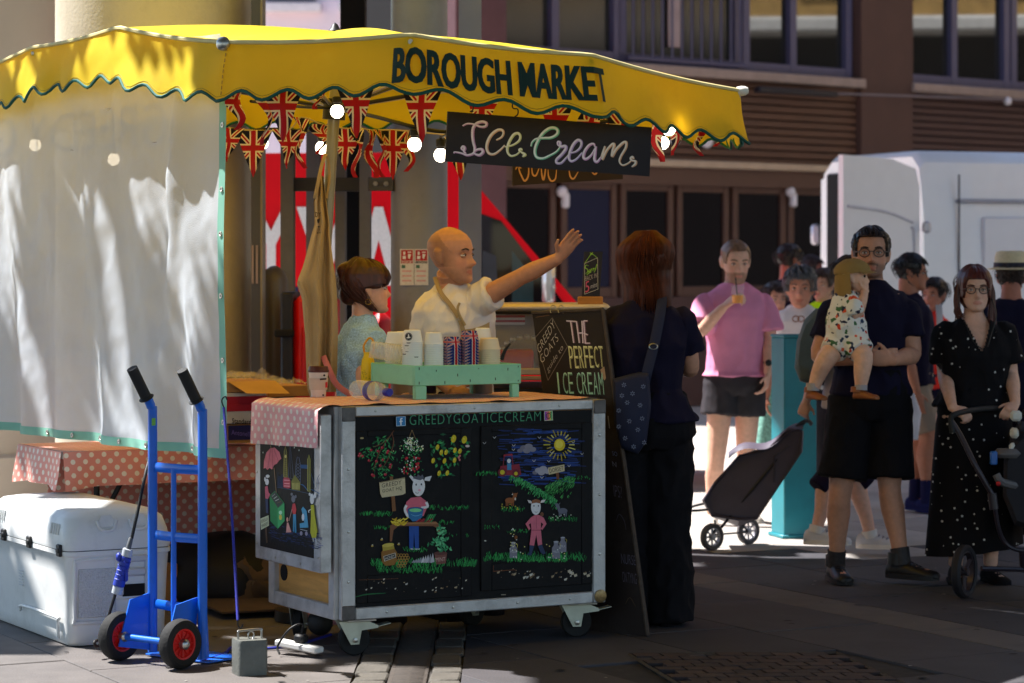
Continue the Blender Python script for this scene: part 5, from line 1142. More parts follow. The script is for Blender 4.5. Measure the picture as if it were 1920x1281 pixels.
pt.poly([(392, 536), (412, 532), (416, 590), (432, 690), (424, 730), (400, 732), (390, 700), (394, 600)], (190, 186, 40)); pt.ell(400, 498, 13, 32, (226, 226, 226)); pt.ell(386, 470, 6, 10, (226, 226, 226)); pt.ell(418, 478, 8, 16, (226, 226, 226)); pt.line([(394, 560), (380, 570), (382, 582)], 6, (226, 226, 226), 3); pt.line([(406, 732), (408, 755)], 5, (206, 206, 206), 0, False); pt.line([(420, 730), (426, 768)], 5, (206, 206, 206), 0, False)
for x, y in ((106, 220), (203, 180), (294, 190), (322, 206)): pt.ell(x, y, 3, 6, (190, 200, 190), 6)
pt.build('side_painting', flap)
# polka oilcloth over the top and the near side
tc = thing('tablecloth', 'pale pink polka dot oilcloth covering the cart top and folded down its left side', 'tablecloth', K0)
NU, NV = 50, 14
def topfn(u, v_):
    y = .004 + v_ * (KD - .02); x = u * (KW - .02); return V((x, y + .006 * math.sin(x * 23) * (1 - v_), KH + .004 + .003 * abs(noise.noise((x * 6, y * 6, 1))) + (.012 * max(0, noise.noise((x * 9, 4, 1)) ) * (v_ < .01))))
q = M(KT); vs = []; uv = []
for i in range(NU + 1):
    for j in range(NV + 1): p = topfn(i / NU, j / NV); vs.append(p); uv.append((p.x, p.y))
w = NV + 1; q.add(vs, [(i * w + j, (i + 1) * w + j, (i + 1) * w + j + 1, i * w + j + 1) for i in range(NU) for j in range(NV)], uv); q.build('cloth_top', m_pol2, tc, smooth=80)
q = M(KT); vs = []; uv = []; nu, nv = 16, 24
for i in range(nu + 1):
    for j in range(nv + 1):
        s_ = i / nu; y = .006 + j / nv * (KD - .02); d_ = s_ * .27; 
        if d_ < .1: x, z = -d_ * 1.02, KH + .004 + .008 * math.sin(math.pi * d_ / .1) - .016 * (d_ / .1) ** 2
        else: x, z = -.1 - .006 * math.sin(y * 22) * (d_ - .1) * 8, KH - .012 - (d_ - .1) * (1.0 - .12 * (1 - j / nv))
        vs.append(V((x, y, z))); uv.append((-d_, y))
w = nv + 1; q.add(vs, [(i * w + j, (i + 1) * w + j, (i + 1) * w + j + 1, i * w + j + 1) for i in range(nu) for j in range(nv)], uv); q.build('side_fold', m_pol2, tc, smooth=80)
# castors
def castor(x, y, lab, ang):
    T = KT @ Matrix.Translation((x, y, 0)) @ Matrix.Rotation(ang, 4, 'Z')
    q = M(T); q.box((0, 0, .142), (.12, .1, .008), .002); q.build('castor_plate', m_chrome, kc)
    q = M(T)
    for s_ in (-1, 1): q.prism([(-.09, s_ * .027, .138), (.03, s_ * .027, .138), (.075, s_ * .027, .118), (.075, s_ * .027, .108), (.005, s_ * .027, .1), (-.005, s_ * .027, .045), (-.04, s_ * .027, .045)], (0, .003, 0))
    q.box((.1, 0, .118), (.06, .05, .004), .001, Matrix.Rotation(-.2, 3, 'Y')); f_ = q.build('castor_fork', hexm('zinc', (186, 190, 176), rough=.4, metal=.5, var=.15, scale=20), kc)
    q = M(T); q.lathe([(.012, -.004), (.06, -.018), (.064, -.014), (.064, .014), (.06, .018), (.012, .018)], (-.02, 0, .064), (0, 1, 0), 24); q.build('castor_wheel', m_tyre, kc)
    q = M(T); q.lathe([(.01, 0), (.01, .008), (.001, .01)], (-.022, -.027, .062), (0, -1, 0), 10); q.build('castor_bolt', m_chrome, f_)
castor(.1, .05, '', -.15); castor(KW - .08, .07, '', -.25); castor(.1, KD - .07, '', .9); castor(KW - .3, KD - .08, '', .3)

# ---------------------------------------------------------------- mint tray and what stands in it
m_mintp = hexm('mint_paint', (134, 206, 172), rough=.5, var=.06, scale=6, bump=.08, dirt=s2l((110, 160, 130)), dscale=9, damt=.3)
TRO = V((-.403, 11.06, KH + .004)); XT = frame(TRO, e1, e2, ez)
tr = thing('wooden_tray', 'mint green painted wooden tray stand on four short legs on the cart top', 'tray', TRO)
TW, TD = .505, .42; z0, z1 = .058, .142
def tb_(name, c, d, b=.003): q = M(XT); q.box(c, d, b); return q.build(name, m_mintp, tr)
tb_('front_board', (TW / 2, .008, (z0 + z1) / 2), (TW, .016, z1 - z0)); tb_('back_board', (TW / 2, TD - .008, (z0 + z1) / 2), (TW, .016, z1 - z0))
tb_('end_board', (.0085, TD / 2, (z0 + z1) / 2), (.017, TD - .033, z1 - z0 - .001)); tb_('end_board', (TW - .0085, TD / 2, (z0 + z1) / 2), (.017, TD - .033, z1 - z0 - .001)); tb_('tray_base', (TW / 2, TD / 2, z0 + .012), (TW - .036, TD - .036, .016))
for x in (.022, TW - .022):
    for y in (.03, TD - .03): tb_('leg', (x + .006 * (1 if x < .1 else -1), y - .018, z0 / 2), (.052 if x < .1 else .034, .03, z0 - .001), .003)
q = M(XT)
for x, z in ((.02, .13), (.02, .07), (.49, .13), (.49, .07), (.1, .12), (.2, .1), (.3, .125), (.38, .08), (.44, .12), (.14, .07), (.26, .075)):
    q.box((x, -.0005, z), (.003, .002, .0035 + .004 * (int(x * 100) % 3)))
q.build('nail_marks', hexm('dark_green_chip', (50, 70, 60)), tr)
m_cup = hexm('paper_cup', (238, 236, 232), rough=.6, var=.02); m_cupc = hexm('paper_cup_cream', (232, 214, 184), rough=.6, var=.02)
zc = .072
def cups(px, Y, n, pitch, rim, label, m, first=.05, inverted=False, loc_z=None, r0=None, flagm=None, group='stacked paper cups'):
    c = P(px, 600, Y); base = TRO.z + zc if loc_z is None else loc_z
    t = thing('cup_stack', label, 'cups', (c.x, Y, base), group)
    for k in range(n):
        z = base + k * pitch; h_ = first; r1 = rim; r2 = rim * .8
        q = M()
        prof = [(r2 * .7, .002), (r2, 0), (r1, h_ - .004), (r1 + .0022, h_ - .003), (r1 + .0022, h_), (r1 - .002, h_), (r2 - .002, .006)]
        if inverted: prof = [(r1 - .002, .002), (r1 + .0022, 0), (r1 + .0022, .003), (r1, .004), (r2, h_ - .002), (r2 - .003, h_), (.001, h_)]
        q.lathe(prof, (c.x, Y, z), n=28, uvw=None)
        if flagm:
            q = M(); q.lathe(prof, (c.x, Y, z), n=28, uvw=3)
            q.uv = [(u % 1.0, 1 - v_) for u, v_ in q.uv]
        q.build('cup', flagm or m, t)
    return t, c, base
cup_h = .052
tA, cA, bA = cups(773, 11.28, 18, .0095, .0435, 'tall stack of white paper cups with a round black logo on the top cup', m_cup, .052, True)
cups(813, 11.3, 17, .0095, .041, 'stack of plain white paper cups beside the flag cups', m_cup, .05, True)
cups(741, 11.42, 17, .0095, .042, 'stack of white cups behind the clear lid stack at the left end of the tray', m_cup, .05, True)
cups(758, 11.5, 17, .0095, .042, 'stack of white cups mostly hidden behind the logo cups', m_cup, .05, True)
pt = Paint(V((cA.x, 11.28 - .047, 0)), V((.0, -1, .0)), (660, 590, 5.647), eps=.002)
pt.ell(598, 234, 40, 43, (24, 24, 26), 24); pt.lay = 1; pt.poly([(575, 246), (590, 236), (592, 205), (606, 215), (604, 232), (622, 240), (606, 252), (584, 252)], (230, 230, 228)); pt.line([(598 + 34 * math.cos(t), 234 + 37 * math.sin(t)) for t in [i * .3 for i in range(22)]], 3, (190, 190, 190), 0, False)
for k, (x, y) in enumerate(((598, 300), (578, 330), (574, 360), (580, 390), (548, 420), (680, 450))): pt.poly([(x - 26, y - 3), (x + 26, y - 3), (x + 14, y + 6), (x - 14, y + 6)], (24, 24, 26))
for i, p in enumerate(pt.m.v):
    dx = max(-.0415, min(.0415, p.x - cA.x)); rr3 = .0442 - .0; pt.m.v[i] = V((cA.x + dx, 11.28 - math.sqrt(rr3 ** 2 - dx ** 2) - (p.y - 11.28 + .047) * -.2, p.z))
pt.build('logo_print', tA)
cups(847, 11.33, 12, .0125, .0405, 'shorter stack of union flag paper cups', m_cup, .046, True, flagm=m_ufc)
cups(880, 11.36, 14, .0125, .0405, 'taller stack of union flag paper cups', m_cup, .046, True, flagm=m_ufc)
cups(917, 11.42, 15, .009, .047, 'wide stack of cream card tubs at the right of the tray', m_cupc, .05, True)
cups(905, 11.56, 16, .011, .038, 'white card tubs rising behind the cream tubs', m_cup, .05, True)
o = thing('lid_sleeve', 'clear plastic sleeve of lids lying at the left end of the tray', 'lids', P(722, 660, 11.38))
q = M(); a, b = P(694, 655, 11.3), P(752, 664, 11.3); d = (b - a); 
prf = []
for k in range(14): z = k / 13 * d.length; r = .036 + .003 * k / 13; prf += [(r, z), (r + .002, z + .002), (r, z + .004)]
q.lathe([(.001, -.002)] + prf + [(.001, d.length + .005)], a, d, 22)
q.build('lids', mat('clear_plastic', (.85, .82, .76), rough=.15, var=0, alpha=.35), o)
o = thing('lighter', 'black kitchen clip leaning out of the tray beside the cream tubs', 'clip', P(945, 665, 11.45))
q = M(); q.tube([P(940, 675, 11.45), P(947, 657, 11.45), P(957, 644, 11.45)], [.009, .008, .006, .004], 8, 3); q.build('handle', m_black, o); o.name = 'kitchen_clip'
# coffee cup, bottles and bits on the cart
cc = P(597, 745, 11.3); cc.z = KH + .006
o = thing('coffee_cup', 'white takeaway coffee cup with brown lid at the left end of the cart', 'cup', cc)
q = M(); q.lathe([(.03, 0), (.031, .002), (.042, .108), (.03, .108)], cc, n=28); q.build('cup_body', hexm('coffee_white', (226, 214, 204), rough=.6), o)
q = M(); q.lathe([(.044, .104), (.0455, .108), (.045, .113), (.042, .116), (.041, .126), (.039, .129), (.03, .124), (.001, .124)], cc, n=28); q.build('lid', hexm('lid_brown', (80, 34, 30), rough=.4), o)
q = M()
for a in np.linspace(-1.9, 1.9, 24)[:-1]:
    vs = [cc + V((math.sin(a + da) * (.0395 + dz * .1), -math.cos(a + da) * (.0395 + dz * .1), .05 + dz)) for da, dz in ((0, -.02), (.17, -.02), (.17, .03), (0, .03))]
    q.add(vs, [(0, 1, 2, 3)])
q.build('sleeve', hexm('sleeve_beige', (206, 190, 176), rough=.8), o)
pt = Paint(cc + V((0, -.043, 0)), (0, -1, 0)); pt.ell(608, 704, 2.2, 2.2, (40, 30, 30), 6); pt.poly([(600, 710), (612, 709), (612, 712), (600, 713)], (40, 30, 30)); pt.ell(606, 741, 2, 2, (40, 30, 30), 6); pt.poly([(610, 717), (614, 716), (614, 727), (610, 727)], (200, 40, 40)); pt.build('print', o)
m_pet = mat('clear_bottle', (.9, .92, .9), rough=.06, var=0, alpha=.28, spec=.8)
b0 = P(668, 732, 11.12); b0.z = KH + .046; b1 = P(730, 738, 10.86); b1.z = KH + .046
o = thing('water_bottle', 'empty clear water bottle with blue cap lying on the cart cloth', 'bottle', b0)
L = (b1 - b0).length; prof = [(.002, 0), (.036, .002), (.04, .012)]
for k in range(7): prof += [(.0395, .02 + k * .012), (.0365, .026 + k * .012)]
prof += [(.04, .11), (.04, .15), (.038, .17), (.028, .2), (.016, .222), (.014, .235)]; kk = L / .25
q = M(); q.lathe([(r, z * kk) for r, z in prof], b0, b1 - b0, 28, cap=False); q.build('bottle_body', m_pet, o)
q = M(); q.lathe([(.0408, .112 * kk), (.0408, .148 * kk)], b0, b1 - b0, 28, cap=False); q.build('label', hexm('water_label', (70, 70, 150), rough=.5, var=.9, scale=60), o)
q = M(); q.lathe([(.016, .222 * kk), (.0172, .226 * kk), (.0172, .25 * kk), (.015, .254 * kk), (.001, .254 * kk)], b0, b1 - b0, 20); q.build('cap', hexm('cap_blue', (30, 30, 150), rough=.4), o)
yb = P(690, 700, 11.55); yb.z = KH + .005
o = thing('yellow_bottle', 'slim bright yellow bottle with a loop handle behind the tray', 'bottle', yb)
q = M(); q.lathe([(.028, 0), (.031, .004), (.031, .12), (.026, .15), (.019, .165), (.019, .18), (.001, .182)], yb, n=24); q.build('bottle_body', hexm('bright_yellow', (240, 206, 10), rough=.4), o)
q = M(); t_ = yb + V((0, 0, .18)); q.tube([t_ + V((-.016, 0, 0)), t_ + V((-.018, 0, .03)), t_ + V((.005, 0, .062)), t_ + V((.022, 0, .05)), t_ + V((.026, 0, .02)), t_ + V((.02, 0, .0))], .0045, 8, 5); q.build('loop_handle', hexm('amber_loop', (226, 160, 20), rough=.4), o)
q = M()
for k in range(24): a = ra.uniform(-.9, .9); z = ra.uniform(.06, .105); p = yb + V((math.sin(a) * .0312, -math.cos(a) * .0312, z)); q.ball(p, .0016, 5, 4)
q.build('speckles', hexm('speck_brown', (90, 76, 10)), o)
for px, nm, c, lb in ((800, 'metal_tin', (44, 34, 52), 'dark round tin in the shadow under the mint tray'), (905, 'scoop_pot', (120, 112, 104), 'dull steel scoop pot in the shadow under the mint tray')):
    cpos = P(px, 740, 11.62 if nm == 'metal_tin' else 11.6); cpos.z = KH + .004
    o = thing(nm, lb, 'tin', cpos); q = M(); q.lathe([(.04, 0), (.042, .003), (.042, .052), (.044, .055), (.04, .055), (.001, .053)], cpos, n=24); q.build('tin_body', hexm(nm + '_m', c, rough=.4, metal=.4), o)
# ---------------------------------------------------------------- white cool box
m_cool = hexm('cooler_white', (224, 224, 222), rough=.45, var=.03, bump=.06, bscale=200, dirt=s2l((150, 148, 142)), dscale=5, damt=.3)
C0 = V((-1.815, 10.87, 0)); QT = frame(C0, e1, e2, ez)
co = thing('cool_box', 'large white plastic cool box on the paving behind the hand truck', 'cooler', C0)
CWd, CLn = .455, 1.05
def rr4(x0, x1, y0, y1, z, r, n=6):
    out = []
    for (cx, cy, a0) in ((x1 - r, y1 - r, 0), (x0 + r, y1 - r, 90), (x0 + r, y0 + r, 180), (x1 - r, y0 + r, 270)):
        for k in range(n + 1): a = R(a0 + 90 * k / n); out.append((cx + r * math.cos(a), cy + r * math.sin(a), z))
    return out
q = M(QT); q.loft([rr4(.03, CWd - .03, .03, CLn - .03, .004, .04), rr4(.018, CWd - .018, .018, CLn - .018, .02, .045), rr4(.012, CWd - .012, .012, CLn - .012, .06, .045), rr4(.004, CWd - .004, .004, CLn - .004, .3, .045), rr4(0, CWd, 0, CLn, .37, .045), rr4(-.006, CWd + .006, -.006, CLn + .006, .375, .045), rr4(-.006, CWd + .006, -.006, CLn + .006, .392, .045)])
body = q.build('tub', m_cool, co, smooth=50)
q = M(QT); q.loft([rr4(-.004, CWd + .004, -.004, CLn + .004, .396, .045), rr4(-.006, CWd + .006, -.006, CLn + .006, .41, .045), rr4(.0, CWd, .0, CLn, .47, .06), rr4(.012, CWd - .012, .016, CLn - .016, .52, .075), rr4(.035, CWd - .035, .045, CLn - .045, .545, .09), rr4(.07, CWd - .07, .09, CLn - .09, .553, .09)])
lid = q.build('lid', m_cool, co, smooth=50)
q = M(QT); q.loft([rr4(.0, CWd, .0, CLn, .391, .045), rr4(.0, CWd, .0, CLn, .397, .045)]); q.build('seal', hexm('seal_grey', (90, 90, 92), rough=.7), co)
m_cool2 = hexm('cooler_grey', (196, 198, 204), rough=.55, var=.03)  # slightly greyer plastic for the carry handle and badge
for x in (.13, .27):
    q = M(QT); q.add([(x, -.003, .49), (x + .085, -.003, .49), (x + .065, .012, .535), (x + .02, .012, .535)], [(0, 1, 2, 3)]); 
    q.tube([(x, .004, .515), (x + .018, -.004, .478), (x + .066, -.004, .478), (x + .084, .004, .515)], .007, 6, 4); q.build('thumb_notch', m_cool, lid)
# recessed textured end panel with raised rim, and the carry handle
def rim(pts, r, nm, par=body, T=QT, m=m_cool): q = M(T); q.tube([V(p) for p in pts], r, 8, 3); return q.build(nm, m, par)
rim([(.035, .002, .34), (.035, .004, .12), (.06, .006, .1), (.4, .006, .1)], .008, 'moulded_rim'); rim([(.035, .002, .34), (.05, .002, .355), (.2, .001, .36)], .008, 'moulded_rim'); 
q = M(QT); q.box((.13, .003, .22), (.16, .008, .2), .003); q.build('texture_panel', hexm('cooler_mesh', (204, 206, 210), rough=.7, var=.15, scale=160, bump=.9, bscale=160), body)
q = M(QT); q.box((.285, -.0, .29), (.15, .02, .2), .004); hb = q.build('handle_base', m_cool, body)
q = M(QT); q.box((.285, -.012, .355), (.12, .02, .03), .006); q.box((.228, -.014, .28), (.02, .026, .15), .006); q.box((.342, -.014, .28), (.02, .026, .15), .006); q.box((.285, -.018, .3), (.1, .02, .035), .008); q.build('carry_handle', m_cool2, body)
q = M(QT); q.box((.285, -.0125, .225), (.1, .006, .05), .002); q.build('handle_recess', m_dark, body)
rim([(-.001, .1, .03), (-.004, .1, .1), (-.004, .12, .115), (-.004, .55, .115), (-.001, .58, .09)], .007, 'moulded_rim'); 
for k in range(4):
    rim([(.002, .1 + k * .028, .5), (-.005, .1 + k * .028, .455)], .005, 'moulded_rib', lid); rim([(.002, .8 + k * .028, .5), (-.005, .8 + k * .028, .455)], .005, 'moulded_rib', lid)
for y in (.06, .44, .78):
    q = M(QT); q.box((-.012, y, .396), (.014, .045, .05), .004); q.box((-.018, y, .396), (.01, .03, .02), .003); q.build('hinge', m_black, co)
q = M(QT); 
for k in range(6): q.box((-.0005, .58, .2 + k * .012), (.004, .05, .003))
q.build('moulded_badge', m_cool2, body)

# ---------------------------------------------------------------- blue hand truck
m_blue = hexm('truck_blue', (24, 104, 216), rough=.35, var=.06, coat=.2, dirt=s2l((40, 60, 110)), dscale=8, damt=.25)
m_grip = hexm('grip_black', (28, 28, 30), rough=.7, bump=.2)
ax = V((.77, -.63, 0)).normalized(); fo = V((.63, .77, 0)); HT0 = V((-1.215, 10.47, 0))
ht = thing('hand_truck', 'bright blue steel hand truck with black grips and red hubbed wheels standing upright', 'hand truck', HT0)
HT = frame(HT0, ax, fo, ez); wd_ = .285
for x, nm in ((0, ''), (-wd_, '')):
    q = M(HT); q.tube([(x, 0, .02), (x, 0, .5), (x, -.0, .95), (x - .0, -.008, 1.0), (x - .006, -.04, 1.06)], .019, 14, 5); q.build('upright', m_blue, ht)
    q = M(HT); q.tube([(x - .004, -.03, 1.035), (x - .012, -.1, 1.155)], .0225, 14); q.lathe([(.03, 0), (.032, .004), (.024, .01)], (x - .004, -.028, 1.032), V((-.006, -.07, .12)), 16); q.build('grip', m_grip, ht)
for z in (.76, .49, .215):
    q = M(HT); q.tube([(x_, -.02 * math.sin(math.pi * (-x_) / wd_), z) for x_ in np.linspace(0, -wd_, 9)], .019, 8, 2, flat=.28, up=(0, 0, 1)); q.build('rung', m_blue, ht)
q = M(HT); q.tube([(-wd_ / 2, -.02, .76), (-wd_ / 2, -.02, .05)], .011, 10); q.build('centre_bar', m_blue, ht)
q = M(HT); q.box((-wd_ / 2, .1, .008), (.36, .21, .007), .002); q.build('toe_plate', m_blue, ht)
q = M(HT); q.prism([(.0, -.02, .02), (.0, .03, .02), (.0, .02, .2), (.0, -.02, .24)], (.006, 0, 0)); q.prism([(-wd_ - .0, -.18, .06), (-wd_, -.02, .03), (-wd_, .02, .03), (-wd_, .0, .26), (-wd_, -.12, .24)], (-.006, 0, 0)); q.prism([(-.03, -.18, .06), (-.03, -.02, .03), (-.03, .0, .26), (-.03, -.12, .24)], (.006, 0, 0)); q.build('axle_bracket', m_blue, ht)
q = M(HT); q.tube([(-wd_ - .04, -.15, .097), (.05, -.15, .097)], .013, 10); q.build('axle', m_blue, ht)
m_hubr = hexm('hub_red', (206, 26, 22), rough=.4, var=.05)
for x in (.03, -wd_ - .03):
    c = (x, -.15, .097)
    q = M(HT); q.lathe([(.06, -.024), (.08, -.03), (.092, -.024), (.097, -.01), (.097, .01), (.092, .024), (.08, .03), (.06, .024)], c, (1, 0, 0), 40, cap=False); w = q.build('wheel', m_tyre, ht)
    q = M(HT); q.lathe([(.001, -.012), (.048, -.012), (.053, -.022), (.061, -.024), (.061, .024), (.053, .022), (.048, .012), (.001, .012)], c, (1, 0, 0), 36)
    for k in range(12):
        a = k * math.pi / 6
        for s_ in (-1, 1): q.tube([V(c) + V((s_ * .016, math.cos(a) * .022, math.sin(a) * .022)), V(c) + V((s_ * .016, math.cos(a) * .051, math.sin(a) * .051))], .003, 5)
    q.build('hub', m_hubr, w)
    q = M(HT); q.lathe([(.02, .0), (.02, .03), (.012, .038), (.001, .04)], V(c) + V((.004, 0, 0)), (1, 0, 0), 16); q.build('axle_cap', m_chrome, w)
    if x < 0: q = M(HT); q.lathe([(.024, .0), (.024, .032), (.001, .036)], V(c) + V((-.004, 0, 0)), (-1, 0, 0), 16); q.build('axle_cap', m_chrome, w)
q = M(HT); q.box((-wd_ + .019, -.012, .94), (.003, .02, .03), .001); q.build('sticker', hexm('sticker_green', (120, 190, 80), rough=.5), ht)

# power cable with blue connector hanging beside the cool box
YK = 10.62
cb = thing('power_cable', 'black power cable with a blue industrial connector hanging in front of the cool box', 'cable', P(230, 1080, YK))
q = M(); q.tube([P(290, 840, YK + .25), P(275, 880, YK + .1), P(258, 960, YK), P(247, 1010, YK)], .0068, 8, 6); q.tube([P(216, 1115, YK), P(202, 1160, YK), P(188, 1205, YK), P(180, 1212, YK - .03), P(178, 1203, YK - .03), P(196, 1196, YK + .05)], .0062, 8, 6); q.build('lead', m_cab, cb)['kind'] = 'stuff'
a, b = P(246, 1008, YK), P(218, 1114, YK); d = b - a
def kp(t0, t1, r0, r1, m, nm, n=18): q = M(); L = d.length; q.lathe([(r0 * .8, t0 * L), (r0, t0 * L + .002), (r1, t1 * L - .002), (r1 * .8, t1 * L)], a, d, n); return q.build(nm, m, cb)
m_cb = hexm('connector_blue', (34, 54, 160), rough=.45, var=.1); m_cg = hexm('connector_grey', (176, 180, 186), rough=.5)
kp(0, .2, .009, .011, hexm('gland_grey', (90, 92, 96)), 'gland'); kp(.2, .34, .021, .02, m_cg, 'collar'); kp(.34, .86, .022, .024, m_cb, 'connector_shell'); kp(.86, 1.0, .021, .02, m_cg, 'collar')
q = M(); q.box(a.lerp(b, .38) + V((-.026, -.006, .008)), (.022, .03, .035), .008, rotz(.2)); q.box(a.lerp(b, .66) + V((.022, -.012, 0)), (.012, .02, .05), .004); q.build('connector_flap', m_cb, cb)
q = M()
for t in (.42, .5, .58, .66, .74): q.lathe([(.0235, -.002), (.0255, 0), (.0235, .002)], a + d * t, d, 18)
q.build('connector_ribs', m_cb, cb)
# weight block
W0 = P(468, 1262, 10.22); W0.z = 0
wt = thing('canopy_weight', 'galvanised square metal weight with a wire handle tied to the bungee cord', 'weight', W0)
m_galv = hexm('galvanised', (104, 105, 100), rough=.6, metal=.3, var=.2, scale=12, bump=.35, bscale=60, dirt=s2l((84, 84, 76)), dscale=7)
WTm = frame(W0, V((.93, .36, 0)).normalized(), V((-.36, .93, 0)).normalized(), ez)
q = M(WTm); q.loft([rr4(-.058, .058, -.058, .058, .0, .016), rr4(-.058, .058, -.058, .058, .128, .016), rr4(-.056, .056, -.056, .056, .134, .016)]); q.build('block', m_galv, wt)
q = M(WTm); q.tube([(-.045, 0, .13), (-.045, 0, .158), (-.038, 0, .165), (.04, 0, .168), (.047, 0, .158), (.047, 0, .13)], .0045, 8, 4); q.build('handle', m_chrome, wt)
q = M(WTm); q.tube([(.006 + .012 * math.cos(t), -.0, .146 + .016 * math.sin(t)) for t in np.linspace(0, 6.283, 14)], .003, 6); q.build('ring', m_chrome, wt)
# power strip and plugs under the cart
S0 = ground(560, 1200, .02)
ps = thing('power_strip', 'white extension socket strip propped under the left end of the cart with a black plug', 'socket strip', S0)
a, b = P(522, 1188, 10.75), P(600, 1212, 10.62); a.z = .045; b.z = .03; dx = (b - a).normalized(); ny_ = ez.cross(dx).normalized(); PT = frame(a, dx, ny_, dx.cross(ny_))
q = M(PT); q.box(((b - a).length / 2, 0, 0), ((b - a).length, .055, .026), .006); q.build('strip_case', hexm('socket_white', (222, 220, 216), rough=.4), ps)
q = M(PT); q.box((.11, .01, .03), (.05, .045, .035), .008); q.tube([(.11, .01, .045), (.12, 0, .09), (.09, -.04, .07), (.05, -.06, .0), (.07, -.07, -.03)], .0045, 8, 5); q.build('plug', m_cab, ps)
q = M(); p0 = P(600, 1130, 11.0); p0.z = .09; q.ball(p0, .06, 16, 10, (.9, .7, .9)); tag(q.build('adaptor', m_cab, None), 'black round adaptor hanging behind the socket strip under the cart', 'adaptor')
q = M(); q.tube([ground(380, 1240, .008), ground(420, 1226, .008), ground(440, 1212, .008), ground(500, 1216, .008), ground(560, 1208, .012), ground(620, 1190, .01)], .006, 6, 6); tag(q.build('blue_cable', hexm('cable_blue', (28, 40, 150), rough=.5), None), 'blue cable lying on the ground from the hand truck to the socket strip', 'cable')
q = M(); p = P(632, 1160, 11.3); p.z = .07; q.box(p, (.3, .14, .045), .015, rotz(.5)); tag(q.build('pink_tray', hexm('pink_plastic', (206, 140, 150), rough=.5), None), 'pink plastic tray on the ground in shadow under the cart', 'tray')

# ---------------------------------------------------------------- display freezer behind the cart
fr = thing('display_freezer', 'ice cream display freezer with curved glass front and pale lid beside the vendor', 'freezer', (.08, 12.2, 0))
m_fz = hexm('freezer_dark', (30, 26, 26), rough=.5); m_fl = hexm('freezer_trim', (206, 186, 160), rough=.35, metal=.2)
x0, x1 = -.32, .44
def fzb(nm, m, c, d, b=.004): q = M(); q.box(c, d, b); return q.build(nm, m, fr)
fzb('base', m_fz, ((x0 + x1) / 2, 12.55, .5), (x1 - x0, .7, 1.0)); fzb('rail', m_fl, ((x0 + x1) / 2, 12.2, 1.075), (x1 - x0, .03, .03)); fzb('lower_trim', hexm('trim_pink', (190, 160, 140), rough=.5), ((x0 + x1) / 2, 12.195, 1.045), (x1 - x0, .02, .02))
fzb('lid', m_fl, ((x0 + x1) / 2, 12.5, 1.368), (x1 - x0 + .02, .62, .03), .012); fzb('lid_edge', m_dark, ((x0 + x1) / 2, 12.2, 1.345), (x1 - x0 - .02, .02, .012))
q = M(); q.box((x1 - .01, 12.5, 1.22), (.02, .58, .26), .006); q.build('end_glass_frame', hexm('frame_white', (222, 218, 214), rough=.4), fr)
q = M(); q.grid(lambda u, v_: V((x0 + (x1 - x0) * u, 12.2 + .1 * v_ ** 2, 1.09 + .25 * v_)), 6, 8); q.build('front_glass', mat('freezer_glass', (.9, .88, .86), rough=.04, var=0, alpha=.22, spec=.8), fr)
fzb('back_wall', hexm('freezer_grey', (150, 140, 144), rough=.6, var=.2), ((x0 + x1) / 2, 12.84, 1.2), (x1 - x0 - .05, .02, .3))
q = M(); q.box((.0, 12.4, 1.12), (.2, .2, .1), .01); q.build('red_tub', hexm('tub_red', (200, 30, 40), rough=.5), fr)
for k in range(4): fzb('striped_awning', hexm('stripe_red' if k % 2 == 0 else 'stripe_white', (190, 30, 40) if k % 2 == 0 else (226, 220, 214)), (-.05, 12.33 + k * .003, 1.325 - k * .011), (.22, .004, .0108), .0)
for k in range(9):
    a = R(150 - k * 16); q = M(); q.ball((.06 + .12 * math.cos(a), 12.36, 1.12 + .11 * math.sin(a)), .013, 10, 8); q.build('chrome_ball', m_chrome, fr)
so = thing('chalk_sign', 'small chalk sign in a wooden block on the freezer lid', 'sign', P(1107, 570, 12.25))
wb = P(1107, 571, 12.25); q = M(); q.box(wb + V((0, .02, .018)), (.115, .07, .036), .004); q.build('wood_block', hexm('oak_block', (176, 118, 54), rough=.7, var=.2, scale=8, stretch=(1, 6, 6)), so)
sa, sb, sc_, sd = P(1096, 472, 12.27), P(1130, 472, 12.3), P(1124, 561, 12.28), P(1091, 561, 12.25); n_ = plane3(sa, sb, sd); sb, sc_ = hit(1130, 472, sa, n_), hit(1124, 561, sa, n_)
q = M(); q.prism([sa, sb, sc_, sd], -n_ * .006); q.build('board', m_board, so)
pt = Paint(sa, n_, (980, 400, 3.203)); gcol = (150, 200, 60)
for a, b in (((372, 302), (414, 240)), ((414, 240), (448, 268)), ((404, 236), (418, 250)), ((422, 234), (408, 252))): pt.line([a, b], 3, gcol, 0, False)
for a, b in (((372, 302), (372, 486)), ((372, 486), (452, 456)), ((452, 456), (450, 268)), ((372, 302), (448, 268))): pt.line([a, b], 2.4, (206, 200, 180), 0, False)
for s_ in ([(396, 316), (380, 312), (376, 328), (390, 338), (388, 356), (374, 362)], [(398, 340), (394, 352), (404, 350), (404, 340), (398, 340)], [(410, 352), (412, 336), (418, 334)], [(422, 348), (424, 332), (430, 330)], [(432, 328), (436, 340), (446, 306), (436, 340), (428, 356)], [(384, 372), (400, 358), (412, 354)]): pt.line(s_, 5, gcol, 4)
pt.text('BACK IN', [(376, 380), (446, 358), (446, 386), (376, 408)], (196, 180, 170), -.01, 1.05); pt.text('5', [(376, 414), (400, 404), (400, 470), (376, 478)], (214, 90, 116), .0); pt.text('mins', [(408, 428), (446, 412), (446, 440), (408, 454)], (206, 200, 200), -.01); pt.build('lettering', so)

